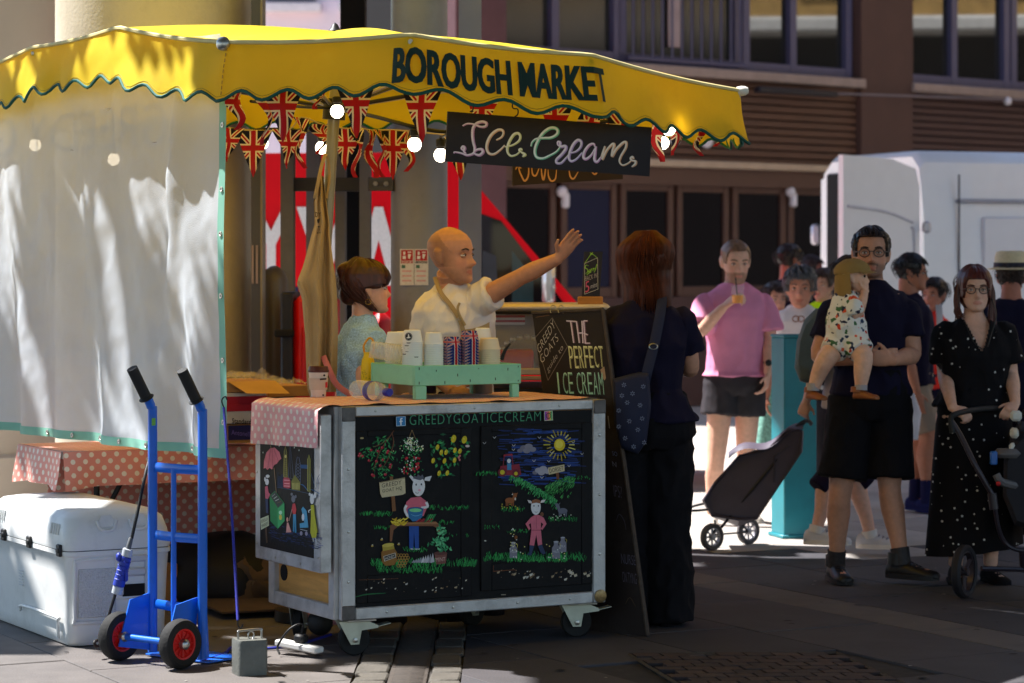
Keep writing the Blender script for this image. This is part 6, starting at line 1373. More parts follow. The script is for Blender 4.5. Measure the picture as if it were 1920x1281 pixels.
# ---------------------------------------------------------------- chalk A-board leaning by the cart
TRp, TLp = P(1131, 580, 11.5), P(998, 587, 11.75); BR = ground(1215, 1194); BL = BR + (TLp - TRp); BL.z = 0
ab = thing('chalkboard', 'tall black chalkboard leaning beside the cart, lettered the perfect ice cream', 'sign', BR * V((1, 1, 0)) if False else BR)
an = plane3(TRp, TLp, BR); BL = V((BL.x, BL.y, 0)); BL.y = (an.dot(TRp) - an.x * BL.x) / an.y
q = M(); q.prism([TLp, TRp, BR, BL], -an * .018); q.build('board', m_board2 if False else hexm('chalkboard_face', (34, 24, 22), rough=.75, var=.15, scale=5, dirt=(.05, .04, .035), dscale=5), ab)
q = M(); q.tube([TRp + an * .002, BR + an * .002 + V((0, 0, .006))], .009, 6); q.tube([TLp, TRp], .008, 6); q.build('edge_trim', hexm('worn_edge', (70, 58, 50), rough=.7, var=.4, scale=30), ab)
q = M()
for px in (1037, 1052):
    c = hit(px, 581, TRp, an); q.tube([c + V((.013 * math.cos(t), -.004 + .008 * math.sin(t), .02 * math.sin(t))) for t in np.linspace(-.8, 3.9, 14)], .0022, 6)
q.build('ring', m_chrome, ab)
pt = Paint(TRp, an, (980, 400, 3.203)); wh = (214, 206, 200)
def bold(strokes, col, dark, w=11):
    for s_ in strokes: pt.lay = 0; pt.line([(x + 4, y + 2) for x, y in s_], w, dark, 0, False)
    for s_ in strokes: pt.lay = 1; pt.line(s_, w * .62, col, 0, False)
bold([[(262, 646), (320, 650)], [(288, 650), (306, 778)], [(322, 648), (340, 778)], [(356, 646), (362, 780)], [(330, 720), (360, 718)], [(366, 646), (388, 646)], [(366, 720), (390, 730)], [(372, 780), (404, 780)], [(366, 646), (376, 780)]], (222, 206, 222), (120, 90, 110))
for k, ch in enumerate('PERFECT'):
    pt.text(ch, [(278 + k * 30 - 2, 798), (278 + k * 30 + 22, 799), (292 + k * 30 + 20, 934 - k), (292 + k * 30 - 2, 934 - k)], (150, 150, 96), .0); pt.lay = 1; pt.text(ch, [(275 + k * 30 - 2, 797), (275 + k * 30 + 20, 798), (288 + k * 30 + 18, 931 - k), (288 + k * 30 - 2, 931 - k)], (226, 224, 170), -.02); pt.lay = 0
for k, ch in zip((0, 1, 2, 3.5, 4.5, 5.5, 6.5, 7.5), 'ICECREAM'):
    x = 206 + k * 33; ww = 8 if ch == 'I' else 26
    pt.text(ch, [(x, 956), (x + ww, 957), (x + ww + 12, 1084 + k), (x + 12, 1084 + k)], (90, 130, 110), .0); pt.lay = 1; pt.text(ch, [(x - 2, 955), (x + ww - 2, 956), (x + ww + 9, 1081 + k), (x + 9, 1081 + k)], (176, 220, 196), -.02); pt.lay = 0
for a, b in (((75, 748), (178, 628)), ((178, 628), (270, 800)), ((270, 800), (152, 1004)), ((152, 1004), (75, 748))): pt.line([a, b], 3, (130, 120, 112), 0, False)
def dtext(s, a, b, h_, col):
    a, b = V((*a, 0)), V((*b, 0)); up = V((.0, -1, 0)) * h_; up = V((-.35, -.94, 0)) * h_; q4 = [a + up, b + up, b, a]; pt.text(s, [(p.x, p.y) for p in q4], col, -.02, 1.05)
dtext('GREEDY', (100, 846), (196, 680), 46, wh); dtext('GOATS', (116, 905), (216, 760), 44, wh); dtext('guide to', (156, 965), (248, 822), 40, wh)
pt.line([(78, 625), (160, 612)], 4, (120, 84, 50), 0); pt.poly([(466, 940), (490, 920), (500, 990), (492, 1005), (478, 985)], (170, 140, 110))
pt.z = (900, 740, 2.367)
for s_, q4 in (('IPS?', [(590, 400), (628, 408), (630, 460), (596, 452)]), ('NURSE', [(625, 705), (690, 715), (692, 758), (628, 750)]), ('ON TYING', [(630, 785), (694, 795), (696, 842), (634, 832)])): pt.text(s_, q4, (96, 90, 110), -.01)
pt.line([(605, 560), (618, 530), (640, 560), (648, 600)], 4, (70, 64, 80), 3); pt.line([(568, 95), (575, 150)], 4, (130, 126, 140), 0, False); pt.text('SO', [(585, 250), (608, 255), (610, 275), (588, 270)], (100, 110, 150)); pt.text('N', [(586, 296), (604, 300), (606, 322), (590, 318)], (120, 120, 140))
pt.line([(645, 930), (665, 900), (690, 940)], 3, (90, 70, 50), 3); pt.build('lettering', ab)

# ---------------------------------------------------------------- teal post and shopping trolley
TP = ground(1492, 1010); m_teal = hexm('teal_paint', (24, 128, 140), rough=.4, var=.08, dirt=s2l((16, 90, 100)), dscale=3)
te = thing('teal_post', 'square teal painted metal post standing in the sun behind the shopping trolley', 'post', TP)
q = M(); q.box((TP.x + .0, TP.y + .1, .58), (.2, .2, 1.13), .006, rotz(.28)); q.build('shaft', m_teal, te)
q = M(); q.box((TP.x, TP.y + .1, 1.153), (.208, .208, .016), .004, rotz(.28)); q.build('cap', m_teal, te); q = M(); q.box((TP.x, TP.y + .1, .012), (.23, .23, .02), .004, rotz(.28)); q.build('foot_plate', m_teal, te)
YT = 14.72
m_bag = hexm('trolley_bag', (86, 78, 92), rough=.55, var=.15, bump=.35, bscale=12)
st_ = thing('shopping_trolley', 'dark grey two wheeled shopping trolley being pulled along in the sun', 'shopping trolley', ground(1370, 1026))
def tp(px, py, dy=0): return P(px, py, YT + dy)
prof = [(1505, 808), (1503, 850), (1420, 972), (1385, 980), (1335, 968), (1318, 942), (1340, 905), (1385, 855), (1440, 842), (1478, 805)]
q = M(); rings = []
for k, dy in enumerate((-.14, -.155, -.15, 0, .12, .15, .14)):
    s_ = (.94, .985, 1, 1.02, 1, .985, .94)[k]; cx, cy = 1415, 893
    rings.append([tp(cx + (x - cx) * s_, cy + (y - cy) * s_, dy) + V((0, .035 * noise.noise((x * .03, y * .03, k)), .03 * noise.noise((x * .03, y * .035, k + 7)))) for x, y in prof])
q.loft(rings); b = q.build('bag', m_bag, st_, smooth=30)
q = M(); q.grid(lambda u, v_: tp(1366 + 140 * u, 850 - 52 * u - 8 * math.sin(u * 9) - 4 * math.sin(v_ * 7), -.16 + .32 * v_) + V((0, 0, -.03 * (2 * v_ - 1) ** 2)), 14, 10); q.build('flap', m_bag, b, smooth=60)
q = M(); q.tube([tp(1480, 835, -.158), tp(1452, 856, -.16), tp(1452, 905, -.158)], .006, 6, flat=.3); q.build('strap', hexm('strap_grey', (70, 64, 76)), b)
m_tf = hexm('trolley_frame', (40, 38, 44), rough=.4, metal=.3)
for dy in (-.11, .11):
    q = M(); q.tube([tp(1350, 992, dy), tp(1392, 940, dy * 1.3), tp(1450, 870, dy * 1.35), tp(1492, 812, dy * .9), tp(1512, 788, dy * .7)], .008, 8, 4); q.build('frame_tube', m_tf, st_)
q = M(); q.tube([tp(1492, 812, -.1), tp(1494, 800, -.12), tp(1512, 789, -.08), tp(1520, 793, 0), tp(1520, 795, .08)], .011, 8, 4); q.build('handle', m_cab, st_)
q = M(); q.tube([tp(1336, 955, -.1), tp(1296, 958, -.1), tp(1292, 952, 0), tp(1330, 942, .1)], .007, 6, 3); q.build('foot_bracket', m_tf, st_)
q = M(); q.tube([tp(1340, 975, -.12), tp(1342, 990, -.13), tp(1335, 1003, -.13)], .006, 6); q.tube([tp(1385, 972, .12), tp(1392, 985, .13), tp(1403, 998, .16)], .006, 6); q.tube([tp(1335, 1003, -.14), tp(1403, 998, .16)], .005, 6); q.build('axle', m_tf, st_)
for px, py, dy, dr_ in ((1335, 1004, -.15, -1), (1403, 999, .17, 1)):
    c = tp(px, py, dy); c.z = .074; axd = V((.75, -.66, 0)) if False else V((.55, -.83, 0))
    q = M(); q.lathe([(.05, -.014), (.066, -.018), (.074, -.01), (.074, .01), (.066, .018), (.05, .014)], c, axd, 30, cap=False); w = q.build('wheel', hexm('wheel_grey', (88, 84, 86), rough=.7), st_)
    q = M(); q.lathe([(.052, -.012), (.052, .012), (.046, .012), (.046, -.012)], c, axd, 30, cap=False); q.lathe([(.014, -.016), (.014, .018), (.001, .02)], c, axd, 14)
    u_ = V((axd.y, -axd.x, 0)); 
    for k in range(8): a = k * math.pi / 4; q.tube([c + u_ * math.cos(a) * .012 + ez * math.sin(a) * .012, c + u_ * math.cos(a) * .05 + ez * math.sin(a) * .05], .006, 6)
    q.build('rim', hexm('rim_silver', (170, 166, 172), rough=.4, metal=.3), w)

# ---------------------------------------------------------------- pushchair at the right edge
m_pc = hexm('pushchair_frame', (46, 36, 44), rough=.4); m_pcf = hexm('pushchair_fabric', (34, 30, 36), rough=.8)
YP = 12.65
pc = thing('pushchair', 'dark pushchair with a patterned liner cut off by the right edge of the picture', 'pushchair', ground(1808, 1122))
def pp(px, py, dy=0): return P(px, py, YP + dy)
q = M(); q.tube([pp(1786, 812, .05), pp(1783, 785, .06), pp(1794, 776, .08), pp(1830, 768, .22), pp(1870, 766, .36), pp(1905, 770, .5)], .014, 10, 5); q.build('handle', m_grip, pc)
q = M(); q.tube([pp(1784, 790, .06), pp(1800, 815, .05), pp(1830, 875, 0), pp(1862, 930, 0)], .013, 10, 4); q.build('frame_tube', m_pc, pc)
q = M(); q.tube([pp(1904, 775, .5), pp(1930, 860, .45), pp(1960, 930, .4)], .013, 10, 4); q.build('frame_tube', m_pc, pc)
q = M(); q.tube([pp(1860, 925, 0), pp(1864, 955, 0)], .022, 10); q.build('joint', m_pc, pc)
q = M(); q.tube([pp(1866, 955, 0), pp(1872, 990, .02), pp(1885, 1018, .05), pp(1915, 1032, .05), pp(1990, 1030, .05)], .011, 8, 5); q.tube([pp(1840, 1066, .0), pp(1930, 1068, .1), pp(2020, 1068, .2)], .012, 8); q.tube([pp(1918, 1034, .05), pp(1920, 1068, .1)], .02, 8); q.build('chassis', m_pc, pc)
c = pp(1808, 1073); c.z = EYE - (1122 - HY) * (YP) / F + .155; c.z = .125; axd = V((.86, -.5, 0)).normalized()
def wheel(c, label):
    q = M(); q.lathe([(.096, -.018), (.114, -.024), (.125, -.012), (.125, .012), (.114, .024), (.096, .018)], c, axd, 36, cap=False); w = q.build('wheel', hexm('pram_tyre', (34, 30, 34), rough=.7), pc)
    q = M(); q.lathe([(.098, -.014), (.098, .014), (.09, .014), (.09, -.014)], c, axd, 36, cap=False); u_ = V((axd.y, -axd.x, 0))
    for k in range(3): a = k * 2.0944 + .5; q.tube([c, c + u_ * math.cos(a) * .092 + ez * math.sin(a) * .092], .009, 6)
    q.lathe([(.02, -.02), (.02, .02)], c, axd, 12); q.build('rim', hexm('pram_rim', (70, 60, 66), rough=.4, metal=.3), w)
wheel(V((ground(1808, 1122).x, ground(1808, 1122).y, .126)), ''); wheel(V((pp(1960, 1070).x, 12.2, .126)), '')
q = M(); sp2 = [(1882, 862), (1880, 930), (1902, 985), (1960, 1002), (2060, 990), (2092, 962), (2010, 945), (1968, 905), (1975, 850), (2010, 800), (1985, 782), (1930, 800), (1895, 832)]
q.loft([[pp(1960 + (x - 1960) * s_, 900 + (y - 900) * s_, d_) for x, y in sp2] for s_, d_ in ((.9, .03), (1, .06), (1, .4), (.9, .43))]); q.build('seat_shell', m_pcf, pc)
q = M(); q.box(pp(1888, 850, .05), (.12, .1, .045), .02); q.tube([pp(1868, 890, 0), pp(1880, 905, 0), pp(1930, 915, .1)], .02, 8, 3); q.build('bumper', hexm('bumper_grey', (104, 98, 98), rough=.6), pc)
q = M(); q.box(pp(1863, 859, -.02), (.035, .02, .065), .006); q.build('phone', hexm('screen_blue', (40, 96, 170), rough=.3), pc)
m_lin = mat('liner_print', (.75, .73, .7), rough=.8, var=.0, attr=True)
q = M()
for k, (px, py) in enumerate(((1905, 780), (1918, 800), (1902, 812), (1915, 835), (1900, 840), (1925, 775))):
    q.c = (s2l((214, 210, 200)) if k % 2 == 0 else s2l((40, 36, 44))); q.box(pp(px, py, .02 + k * .008), (.055, .03, .05), .012, rotz(k))
q.build('liner', m_lin, pc)
q = M(); q.ball(pp(1912, 830, .1), .07, 14, 10, (.7, .6, 1.2)); q.build('inset_cushion', m_pcf, pc)
q = M(); q.ball(pp(1872, 907, -.03), .012, 8, 6); q.build('red_button', hexm('button_red', (190, 30, 34)), pc)
# ---------------------------------------------------------------- people
SKIN = mat('skin', (.5, .3, .2), rough=.5, attr=True, var=.1, scale=45, bump=.12, bscale=260, sss=.12, spec=.4)
m_eyew = hexm('eye_white', (226, 220, 214), rough=.25, var=0); m_iris = hexm('iris', (48, 32, 24), rough=.15, var=0)
def cloth(name, rgb, **k):
    k = {'rough': .9, 'var': .1, 'scale': 9, 'bump': .22, 'bscale': 220, 'spec': .2, **k}; return hexm(name, rgb, **k)
def hairm(name, rgb): return hexm(name, rgb, rough=.42, var=.5, scale=55, stretch=(1, 1, .12), spec=.5)
def fuse(q, vox, it=2):
    me = bpy.data.meshes.new('f'); me.from_pydata(q.v, [], q.f)
    bm = bmesh.new(); bm.from_mesh(me); bmesh.ops.recalc_face_normals(bm, faces=bm.faces); bm.to_mesh(me); bm.free()
    ob = bpy.data.objects.new('f', me); r = ob.modifiers.new('r', 'REMESH'); r.mode = 'VOXEL'; r.voxel_size = vox; r.adaptivity = 0
    if it: s = ob.modifiers.new('s', 'SMOOTH'); s.factor = .5; s.iterations = it
    out = tmp_eval(ob); bpy.data.objects.remove(ob); bpy.data.meshes.remove(me)
    out.polygons.foreach_set('use_smooth', [True] * len(out.polygons)); return out
def wrinkle(me, amp, f=7., seed=0, st=(1, 1, .45)):
    me.calc_loop_triangles() if False else None
    vs = me.vertices; nr = [v.normal.copy() for v in vs]
    for v, n in zip(vs, nr):
        p = V((v.co.x * st[0] * f + seed, v.co.y * st[1] * f, v.co.z * st[2] * f))
        a = noise.noise(p); b = noise.noise(p * 2.3 + V((3, 1, 7))); c = noise.noise(V((p.x + p.z * 1.1, p.y, p.z * 1.6 - p.x * .9)) * 1.5)
        v.co += n * amp * ((1 - abs(a) * 2.4) * .6 + b * .5 + (1 - abs(c) * 3) * .6)
    me.update()
def put(name, me, m, parent):
    o_ = ORG[parent.name]; me.transform(Matrix.Translation(-o_)); me.materials.clear(); me.materials.append(m); me.name = name; return link(name, me, parent)
HW = [(-.117, .0), (-.115, .018), (-.108, .034), (-.095, .046), (-.07, .058), (-.04, .066), (0, .0715), (.035, .0755), (.06, .073), (.085, .060), (.103, .040), (.114, .020), (.119, .0)]
HF = [(-.117, -.06), (-.115, -.078), (-.108, -.086), (-.095, -.089), (-.07, -.087), (-.04, -.086), (-.01, -.084), (.015, -.089), (.035, -.092), (.06, -.086), (.085, -.068), (.103, -.042), (.114, -.016), (.119, .008)]
HB = [(-.117, -.05), (-.115, -.045), (-.108, -.03), (-.095, -.012), (-.07, .022), (-.04, .062), (0, .088), (.035, .1), (.06, .097), (.085, .08), (.103, .055), (.114, .032), (.119, .01)]
def hsurf(a, z, off=0.):
    w, f, b = interp(z, HW) + off, interp(z, HF) - off, interp(z, HB) + off; e = 2 / 2.25
    s_, c_ = math.sin(a), math.cos(a)
    return V((math.copysign(abs(s_) ** e, s_) * max(w, 0), (f + b) / 2 - math.copysign(abs(c_) ** e, c_) * (b - f) / 2, z))
def g2(x, z, cx, cz, sx, sz): return math.exp(-((x - cx) / sx) ** 2 - ((z - cz) / sz) ** 2)
def head_mesh(q, Mx, sc=1., nose=1., fem=False, child=False):
    N, L = 72, 60; rings = []
    zs_ = [-.117 + .236 * (1 - math.cos(math.pi * i / L)) / 2 for i in range(L + 1)]
    for z in zs_:
        rg = []
        for k in range(N):
            a = 2 * math.pi * k / N; p = hsurf(a, z)
            if math.cos(a) > .1:
                x = p.x; f_ = 0
                zn = -.012 - z
                f_ += nose * (.007 * g2(x, z, 0, .004, .010, .018) + .026 * g2(x, z, 0, -.036, .0125, .0125) + .016 * g2(x, z, 0, -.018, .0105, .018) + .008 * (g2(x, z, .012, -.040, .008, .008) + g2(x, z, -.012, -.040, .008, .008)))
                f_ -= .011 * (g2(x, z, .032, .0, .017, .011) + g2(x, z, -.032, .0, .017, .011))
                f_ += (.002 if fem else .006) * (g2(x, z, .03, .019, .024, .008) + g2(x, z, -.03, .019, .024, .008))
                f_ += .005 * (g2(x, z, .046, -.03, .018, .02) + g2(x, z, -.046, -.03, .018, .02))
                f_ += .0065 * (g2(x, z, 0, -.0635, .02, .005) + g2(x, z, 0, -.0745, .018, .006)) - .003 * g2(x, z, 0, -.069, .024, .0025) - .004 * g2(x, z, 0, -.085, .02, .006)
                f_ += .007 * g2(x, z, 0, -.102, .02, .011)
                if child: f_ += .01 * (g2(x, z, .04, -.055, .025, .025) + g2(x, z, -.04, -.055, .025, .025))
                p = p + V((0, -f_, 0))
            rg.append(Mx @ (p * sc))
        rings.append(rg)
    q.loft(rings)
    for s_ in (-1, 1):                                           # ears
        e = []
        for i, (dz, r, th) in enumerate(((-.034, .004, .007), (-.029, .010, .011), (-.012, .015, .015), (.008, .020, .018), (.024, .020, .017), (.033, .012, .011), (.037, .003, .006))):
            e.append([Mx @ (V((s_ * (.0725 + th * .5 + th * math.cos(t) * .55), .012 + dz * .25 + r * math.sin(t), dz - .006)) * sc) for t in [2 * math.pi * k / 12 for k in range(12)]])
        q.loft(e)
def hand(q, w, d, t, palm, sc=1., curl=(.25, .3, .25), spread=.12, thumb=.6, side_n=8):
    d = V(d).normalized(); t = V(t); t = (t - d * t.dot(d)).normalized(); n = V(palm); n = (n - d * n.dot(d) - t * n.dot(t)).normalized(); w = V(w)
    rings = []
    for s_, hw, th in ((-.02, .026, .020), (0, .027, .019), (.025, .035, .017), (.06, .042, .015), (.085, .042, .0125), (.096, .036, .009)):
        rings.append([w + (d * s_ + t * math.cos(a) * hw + n * math.sin(a) * th) * sc for a in [2 * math.pi * k / 14 for k in range(14)]])
    q.loft(rings)
    for k, (off, L, r) in enumerate(((.031, .92, .0088), (.0105, 1., .0092), (-.0105, .95, .0088), (-.031, .75, .008))):
        p = w + (d * .082 + t * off) * sc; dr = (d + t * (off / .031) * spread).normalized(); pts = [p - dr * .02 * sc, p]; ax_ = dr.cross(n)
        for sgm, c in zip((.046, .028, .022), curl):
            c_ = c * (1 + .12 * (k - 1)); dr = (dr * math.cos(c_) + n * math.sin(c_)); dr.normalize(); n2 = n
            pts.append(pts[-1] + dr * sgm * L * sc)
            n = n - dr * n.dot(dr); n.normalize()
        q.tube(pts, [r * sc * 1.05, r * sc * 1.05, r * sc, r * sc * .95, r * sc * .78], 8)
        n = V(palm); n = (n - d * n.dot(d) - t * n.dot(t)).normalized()
    p = w + (d * .025 + t * .024) * sc; dr = (t * .75 + d * thumb + n * .35).normalized(); p2 = p + dr * .045 * sc; dr2 = (dr * .6 + d * .6 + n * .15).normalized()
    q.tube([p - dr * .01 * sc, p + dr * .015 * sc, p2, p2 + dr2 * .034 * sc], [.013 * sc, .0125 * sc, .0102 * sc, .008 * sc], 8)
def shoe(q, ank, toe, L=.27, h=.085, w=.045, boot=0.):
    toe = V((toe[0], toe[1], 0)).normalized(); sd = V((-toe.y, toe.x, 0)); b = V((ank[0], ank[1], ank[2] - h)); rings = []
    for s_, hw, ht in ((-.28, .55, .55), (-.25, .8, .8), (-.15, .9, 1.0), (.0, .88, 1.02), (.12, .92, .86), (.3, 1.05, .66), (.5, 1.1, .52), (.64, 1.0, .44), (.70, .7, .34), (.72, .3, .2)):
        c = b + toe * s_ * L; rg = []
        for k in range(14):
            a = 2 * math.pi * k / 14; z = (.5 - .5 * math.cos(a)); x = math.sin(a); x = math.copysign(abs(x) ** .6, x)
            rg.append(c + sd * x * w * hw * (1 - .3 * z) + V((0, 0, z * ht * h)))
        rings.append(rg)
    q.loft(rings)
    if boot: q.tube([b + V((0, 0, h * .7)) - toe * .02, b + V((0, 0, h + boot)) - toe * .02], [w * 1.05, w * .95], 14)
MALE = [(.455, .07, .075), (.49, .165, .118), (.54, .166, .118), (.60, .152, .110), (.67, .160, .116), (.73, .174, .122), (.78, .18, .112), (.812, .155, .088), (.834, .092, .068), (.855, .062, .061), (.90, .057, .06)]
FEML = [(.455, .07, .075), (.49, .172, .12), (.53, .172, .122), (.61, .13, .098), (.66, .138, .105), (.72, .152, .118), (.775, .155, .1), (.808, .13, .078), (.83, .076, .058), (.855, .05, .05), (.90, .047, .05)]
def person(label, X, Y, H, yaw, skin=(214, 160, 130), fem=False, girth=1., hyaw=None, pitch=0., roll=0., arms={}, legs={}, top=None, low=None, shoes=None, hair=None, hairc=(60, 40, 30), glasses=False,
           vox=.007, group=None, lean=(0, 0), hscale=1., beard=0., head_off=(0, 0, 0), eyes=True, lips=True, sh_w=1., feet=True, z0=0., arm=1., hand_s=1.):
    o = thing('person', label, 'person', (X, Y, z0), group); sc = H / 1.75; tab = FEML if fem else MALE
    W = Matrix.Translation((X, Y, z0)) @ Matrix.Rotation(R(yaw), 4, 'Z'); Wi = W.inverted()
    ln = lambda z: V((lean[0] * max(0, z - .5 * H), lean[1] * max(0, z - .5 * H), 0))
    hs = hscale * (sc ** .5); hc = V((0, -.018, H - .119 * hs)) + ln(H) + V(head_off)
    HM = Matrix.Translation(W @ hc) @ Matrix.Rotation(R(yaw if hyaw is None else hyaw), 4, 'Z') @ Matrix.Rotation(R(pitch), 4, 'X') @ Matrix.Rotation(R(roll), 4, 'Y')
    sx = (.168 if fem else .19) * sc * (girth * .5 + .5) * sh_w; SH = {s_: V((k * sx, .005, .777 * H)) + ln(.8 * H) for s_, k in (('L', 1), ('R', -1))}
    AR = {}
    for s_, k in (('L', 1), ('R', -1)):
        if s_ in arms:
            a = dict(arms[s_]); a['e'] = Wi @ V(a['e']); a['w'] = Wi @ V(a['w'])
            for key in ('d', 't', 'n'): a[key] = W.to_3x3().inverted() @ V(a[key])
            if 's' in a: SH[s_] = Wi @ V(a['s']) - V((0, 0, .012 * sc))
        else:
            e = SH[s_] + V((k * .05, .03, -.285)) * sc; w = e + V((k * .0, -.07, -.245)) * sc; a = dict(e=e, w=w, d=(0, -.15, -1), t=(0, -1, 0), n=(-k, 0, 0), curl=(.35, .4, .3))
        AR[s_] = a
    LG = {}
    for s_, k in (('L', 1), ('R', -1)):
        hip = V((k * .09 * sc * girth, 0, .5 * H))
        if s_ in legs: kn, an, toe = Wi @ V(legs[s_][0]), Wi @ V(legs[s_][1]), W.to_3x3().inverted() @ V(legs[s_][2])
        else: kn, an, toe = V((k * .095 * sc, -.01, .275 * H)), V((k * .1 * sc, .015, .05 * H)), V((k * .15, -1, 0))
        LG[s_] = (hip, kn, an, toe)
    def ring(z, rx, ry, inf=0., n=28):
        g_ = girth if z < .8 * H else 1 + (girth - 1) * .35; out = []
        for k in range(n):
            a = 2 * math.pi * k / n; s_, c_ = math.sin(a), math.cos(a); e = 2 / 2.4
            out.append(W @ (V((math.copysign(abs(s_) ** e, s_) * (rx * sc * g_ + inf), -math.copysign(abs(c_) ** e, c_) * (ry * sc * g_ + inf) + .004, z)) + ln(z)))
        return out
    q = M(); q.loft([ring(z * H, rx, ry) for z, rx, ry in tab] + [ring(H - .13 * hs, .045, .05)])
    nb = W @ (V((0, .012, .845 * H)) + ln(.845 * H)); nt2 = HM @ V((0, .012, -.07)); q.tube([nb - V((0, 0, .03)), nb.lerp(nt2, .5), nt2], [(.052 if fem else .064) * sc, (.049 if fem else .06) * sc, (.048 if fem else .058) * sc], 18)
    head_mesh(q, HM, hs, nose=.85 if fem else 1.05, fem=fem)
    ar = (.86 if fem else 1.) * arm
    def armp(s_): a = AR[s_]; return [W @ p for p in (SH[s_], SH[s_].lerp(a['e'], .5), a['e'], a['e'].lerp(a['w'], .35), a['w'])]
    for s_ in 'LR':
        a = AR[s_]; pts = armp(s_); g_ = (.6 + .4 * girth) * sc * ar
        q.tube([pts[0] - (pts[1] - pts[0]).normalized() * .03] + pts, [.05 * g_, .06 * g_, .051 * g_, .041 * g_, .044 * g_, .028 * g_], 16, 3)
        hand(q, pts[-1], W.to_3x3() @ V(a['d']), W.to_3x3() @ V(a['t']), W.to_3x3() @ V(a['n']), sc * (.9 if fem else 1.) * hand_s, a.get('curl', (.25, .3, .25)), a.get('spread', .12))
        hip, kn, an, toe = [W @ p for p in LG[s_][:3]] + [LG[s_][3]]; g_ = (.55 + .45 * girth) * sc
        calf = kn.lerp(an, .3) + (W.to_3x3() @ V((0, .012, 0)))
        q.tube([hip + V((0, 0, .03)), hip.lerp(kn, .4), kn, calf, kn.lerp(an, .7), an], [.088 * g_, .08 * g_, .055 * g_, .058 * g_, .042 * g_, .035 * g_], 18, 3)
        if feet: shoe(q, an, W.to_3x3() @ toe, .24 * sc, .08 * sc, .04 * sc)
    me = fuse(q, vox, 2)
    HMi = HM.inverted(); base = V(s2l(skin)); ca = me.color_attributes.new('Col', 'FLOAT_COLOR', 'POINT'); arr = []
    stub = V(s2l(hairc))
    for v in me.vertices:
        p = HMi @ v.co / hs; c = base.copy()
        if p.length < .16:
            if lips and p.y < -.07 and abs(p.x) < .025 and abs(p.z + .069) < .0095 * (1 - (p.x / .03) ** 2): c = c.lerp(V((c.x * .8, c.y * .48, c.z * .5)), .75)
            if p.y < -.05: c = c.lerp(V((c.x, c.y * .72, c.z * .68)), .4 * (g2(abs(p.x), p.z, .045, -.035, .02, .02) + .8 * g2(p.x, p.z, 0, -.036, .015, .012)))
            if beard and -.115 < p.z < -.045 and p.y < .03 and not (abs(p.x) < .02 and p.z > -.078 and p.z < -.058):
                k = min(1, (-.045 - p.z) / .015) * (1 if p.z < -.05 else .8); c = c.lerp(stub, beard * k)
            if beard and -.06 < p.z < -.048 and abs(p.x) < .03 and p.y < -.06: c = c.lerp(stub, beard)
            if hair == 'shaved' and p.z > -.045 and p.y > -.035 + max(0, (p.z) * .9) - .02 and p.z < .095: c = c.lerp(stub, .42 * min(1, (p.y + .06) / .05) * min(1, (.1 - p.z) / .03))
        arr += [*c, 1.]
    ca.data.foreach_set('color', arr); body = put('body', me, SKIN, o)
    # face
    if eyes:
        for k in (-1, 1):
            c = V((k * .0315, -.0742, .0005)) * hs; e = M(); e.ball(HM @ c, .0118 * hs, 14, 10); eo = e.build('eye', m_eyew, o)
            e = M(); up = HM.to_3x3() @ V((0, 0, 1)); rl = .0125 * hs; e.lathe([(rl * math.cos(f), rl * math.sin(f)) for f in np.linspace(R(5), R(89), 7)], HM @ c, up, 16); e.lathe([(rl * math.cos(f), rl * math.sin(f)) for f in np.linspace(R(-89), R(-24), 7)], HM @ c, up, 16); e.build('lid', hexm('lid_%d_%d_%d' % skin, tuple(int(x * .9) for x in skin), rough=.55, var=0), eo)
            e = M(); dirn = (HM.to_3x3() @ V((0, -1, 0))).normalized(); e.lathe([(.0056 * hs, .0098 * hs), (.0052 * hs, .0112 * hs), (.001, .0121 * hs)], HM @ c, dirn, 12); e.build('iris', m_iris, eo)
            e = M(); e.tube([HM @ (V((k * (.0315 + dx), -.0862 + abs(dx) * .32, dz)) * hs) for dx, dz in ((-.0125, .0), (-.006, .0042), (.002, .0048), (.009, .003), (.014, -.001))], .0015 * hs, 6, 3); e.build('eyelid', hexm('lash_%d_%d_%d' % skin, tuple(int(x * .32) for x in skin), var=0), eo)
            e = M(); e.tube([HM @ (V((k * x, y, z)) * hs) for x, y, z in ((.014, -.0925, .0195), (.026, -.0925, .0235), (.038, -.0885, .0245), (.050, -.0785, .0195))], [.0028 * hs, .0032 * hs, .0022 * hs], 6, 3, flat=.5); e.build('eyebrow', hexm('brow_%d_%d_%d' % hairc, tuple(int(x * .75) for x in hairc), rough=.8), o)
    if glasses:
        e = M()
        for k in (-1, 1):
            e.tube([HM @ (V((k * .033 + .0235 * math.cos(t), -.1015 + .006 * abs(math.cos(t)) ** 2, -.002 + .0195 * math.sin(t))) * hs) for t in np.linspace(0, 6.2832, 25)], .0021 * hs, 6)
            e.tube([HM @ (V((k * x, y, z)) * hs) for x, y, z in ((.056, -.094, .004), (.072, -.06, .004), (.078, .01, .002))], .0021 * hs, 6)
        e.tube([HM @ (V((x, -.103, .004)) * hs) for x in (-.0105, 0, .0105)], .002 * hs, 6); go = e.build('glasses', hexm('glasses_dark', (34, 28, 30), rough=.3), o)
        e = M()
        for k in (-1, 1): e.lathe([(.022 * hs, 0), (.022 * hs, .0006), (.001, .0012)], HM @ (V((k * .033, -.0985, -.002)) * hs), HM.to_3x3() @ V((0, -1, 0)), 18)
        e.build('lens', mat('lens_clear', (.1, .1, .1), rough=.02, var=0, alpha=.06), go)
    # hair
    hm_ = hairm('hair_%d_%d_%d' % hairc, hairc)
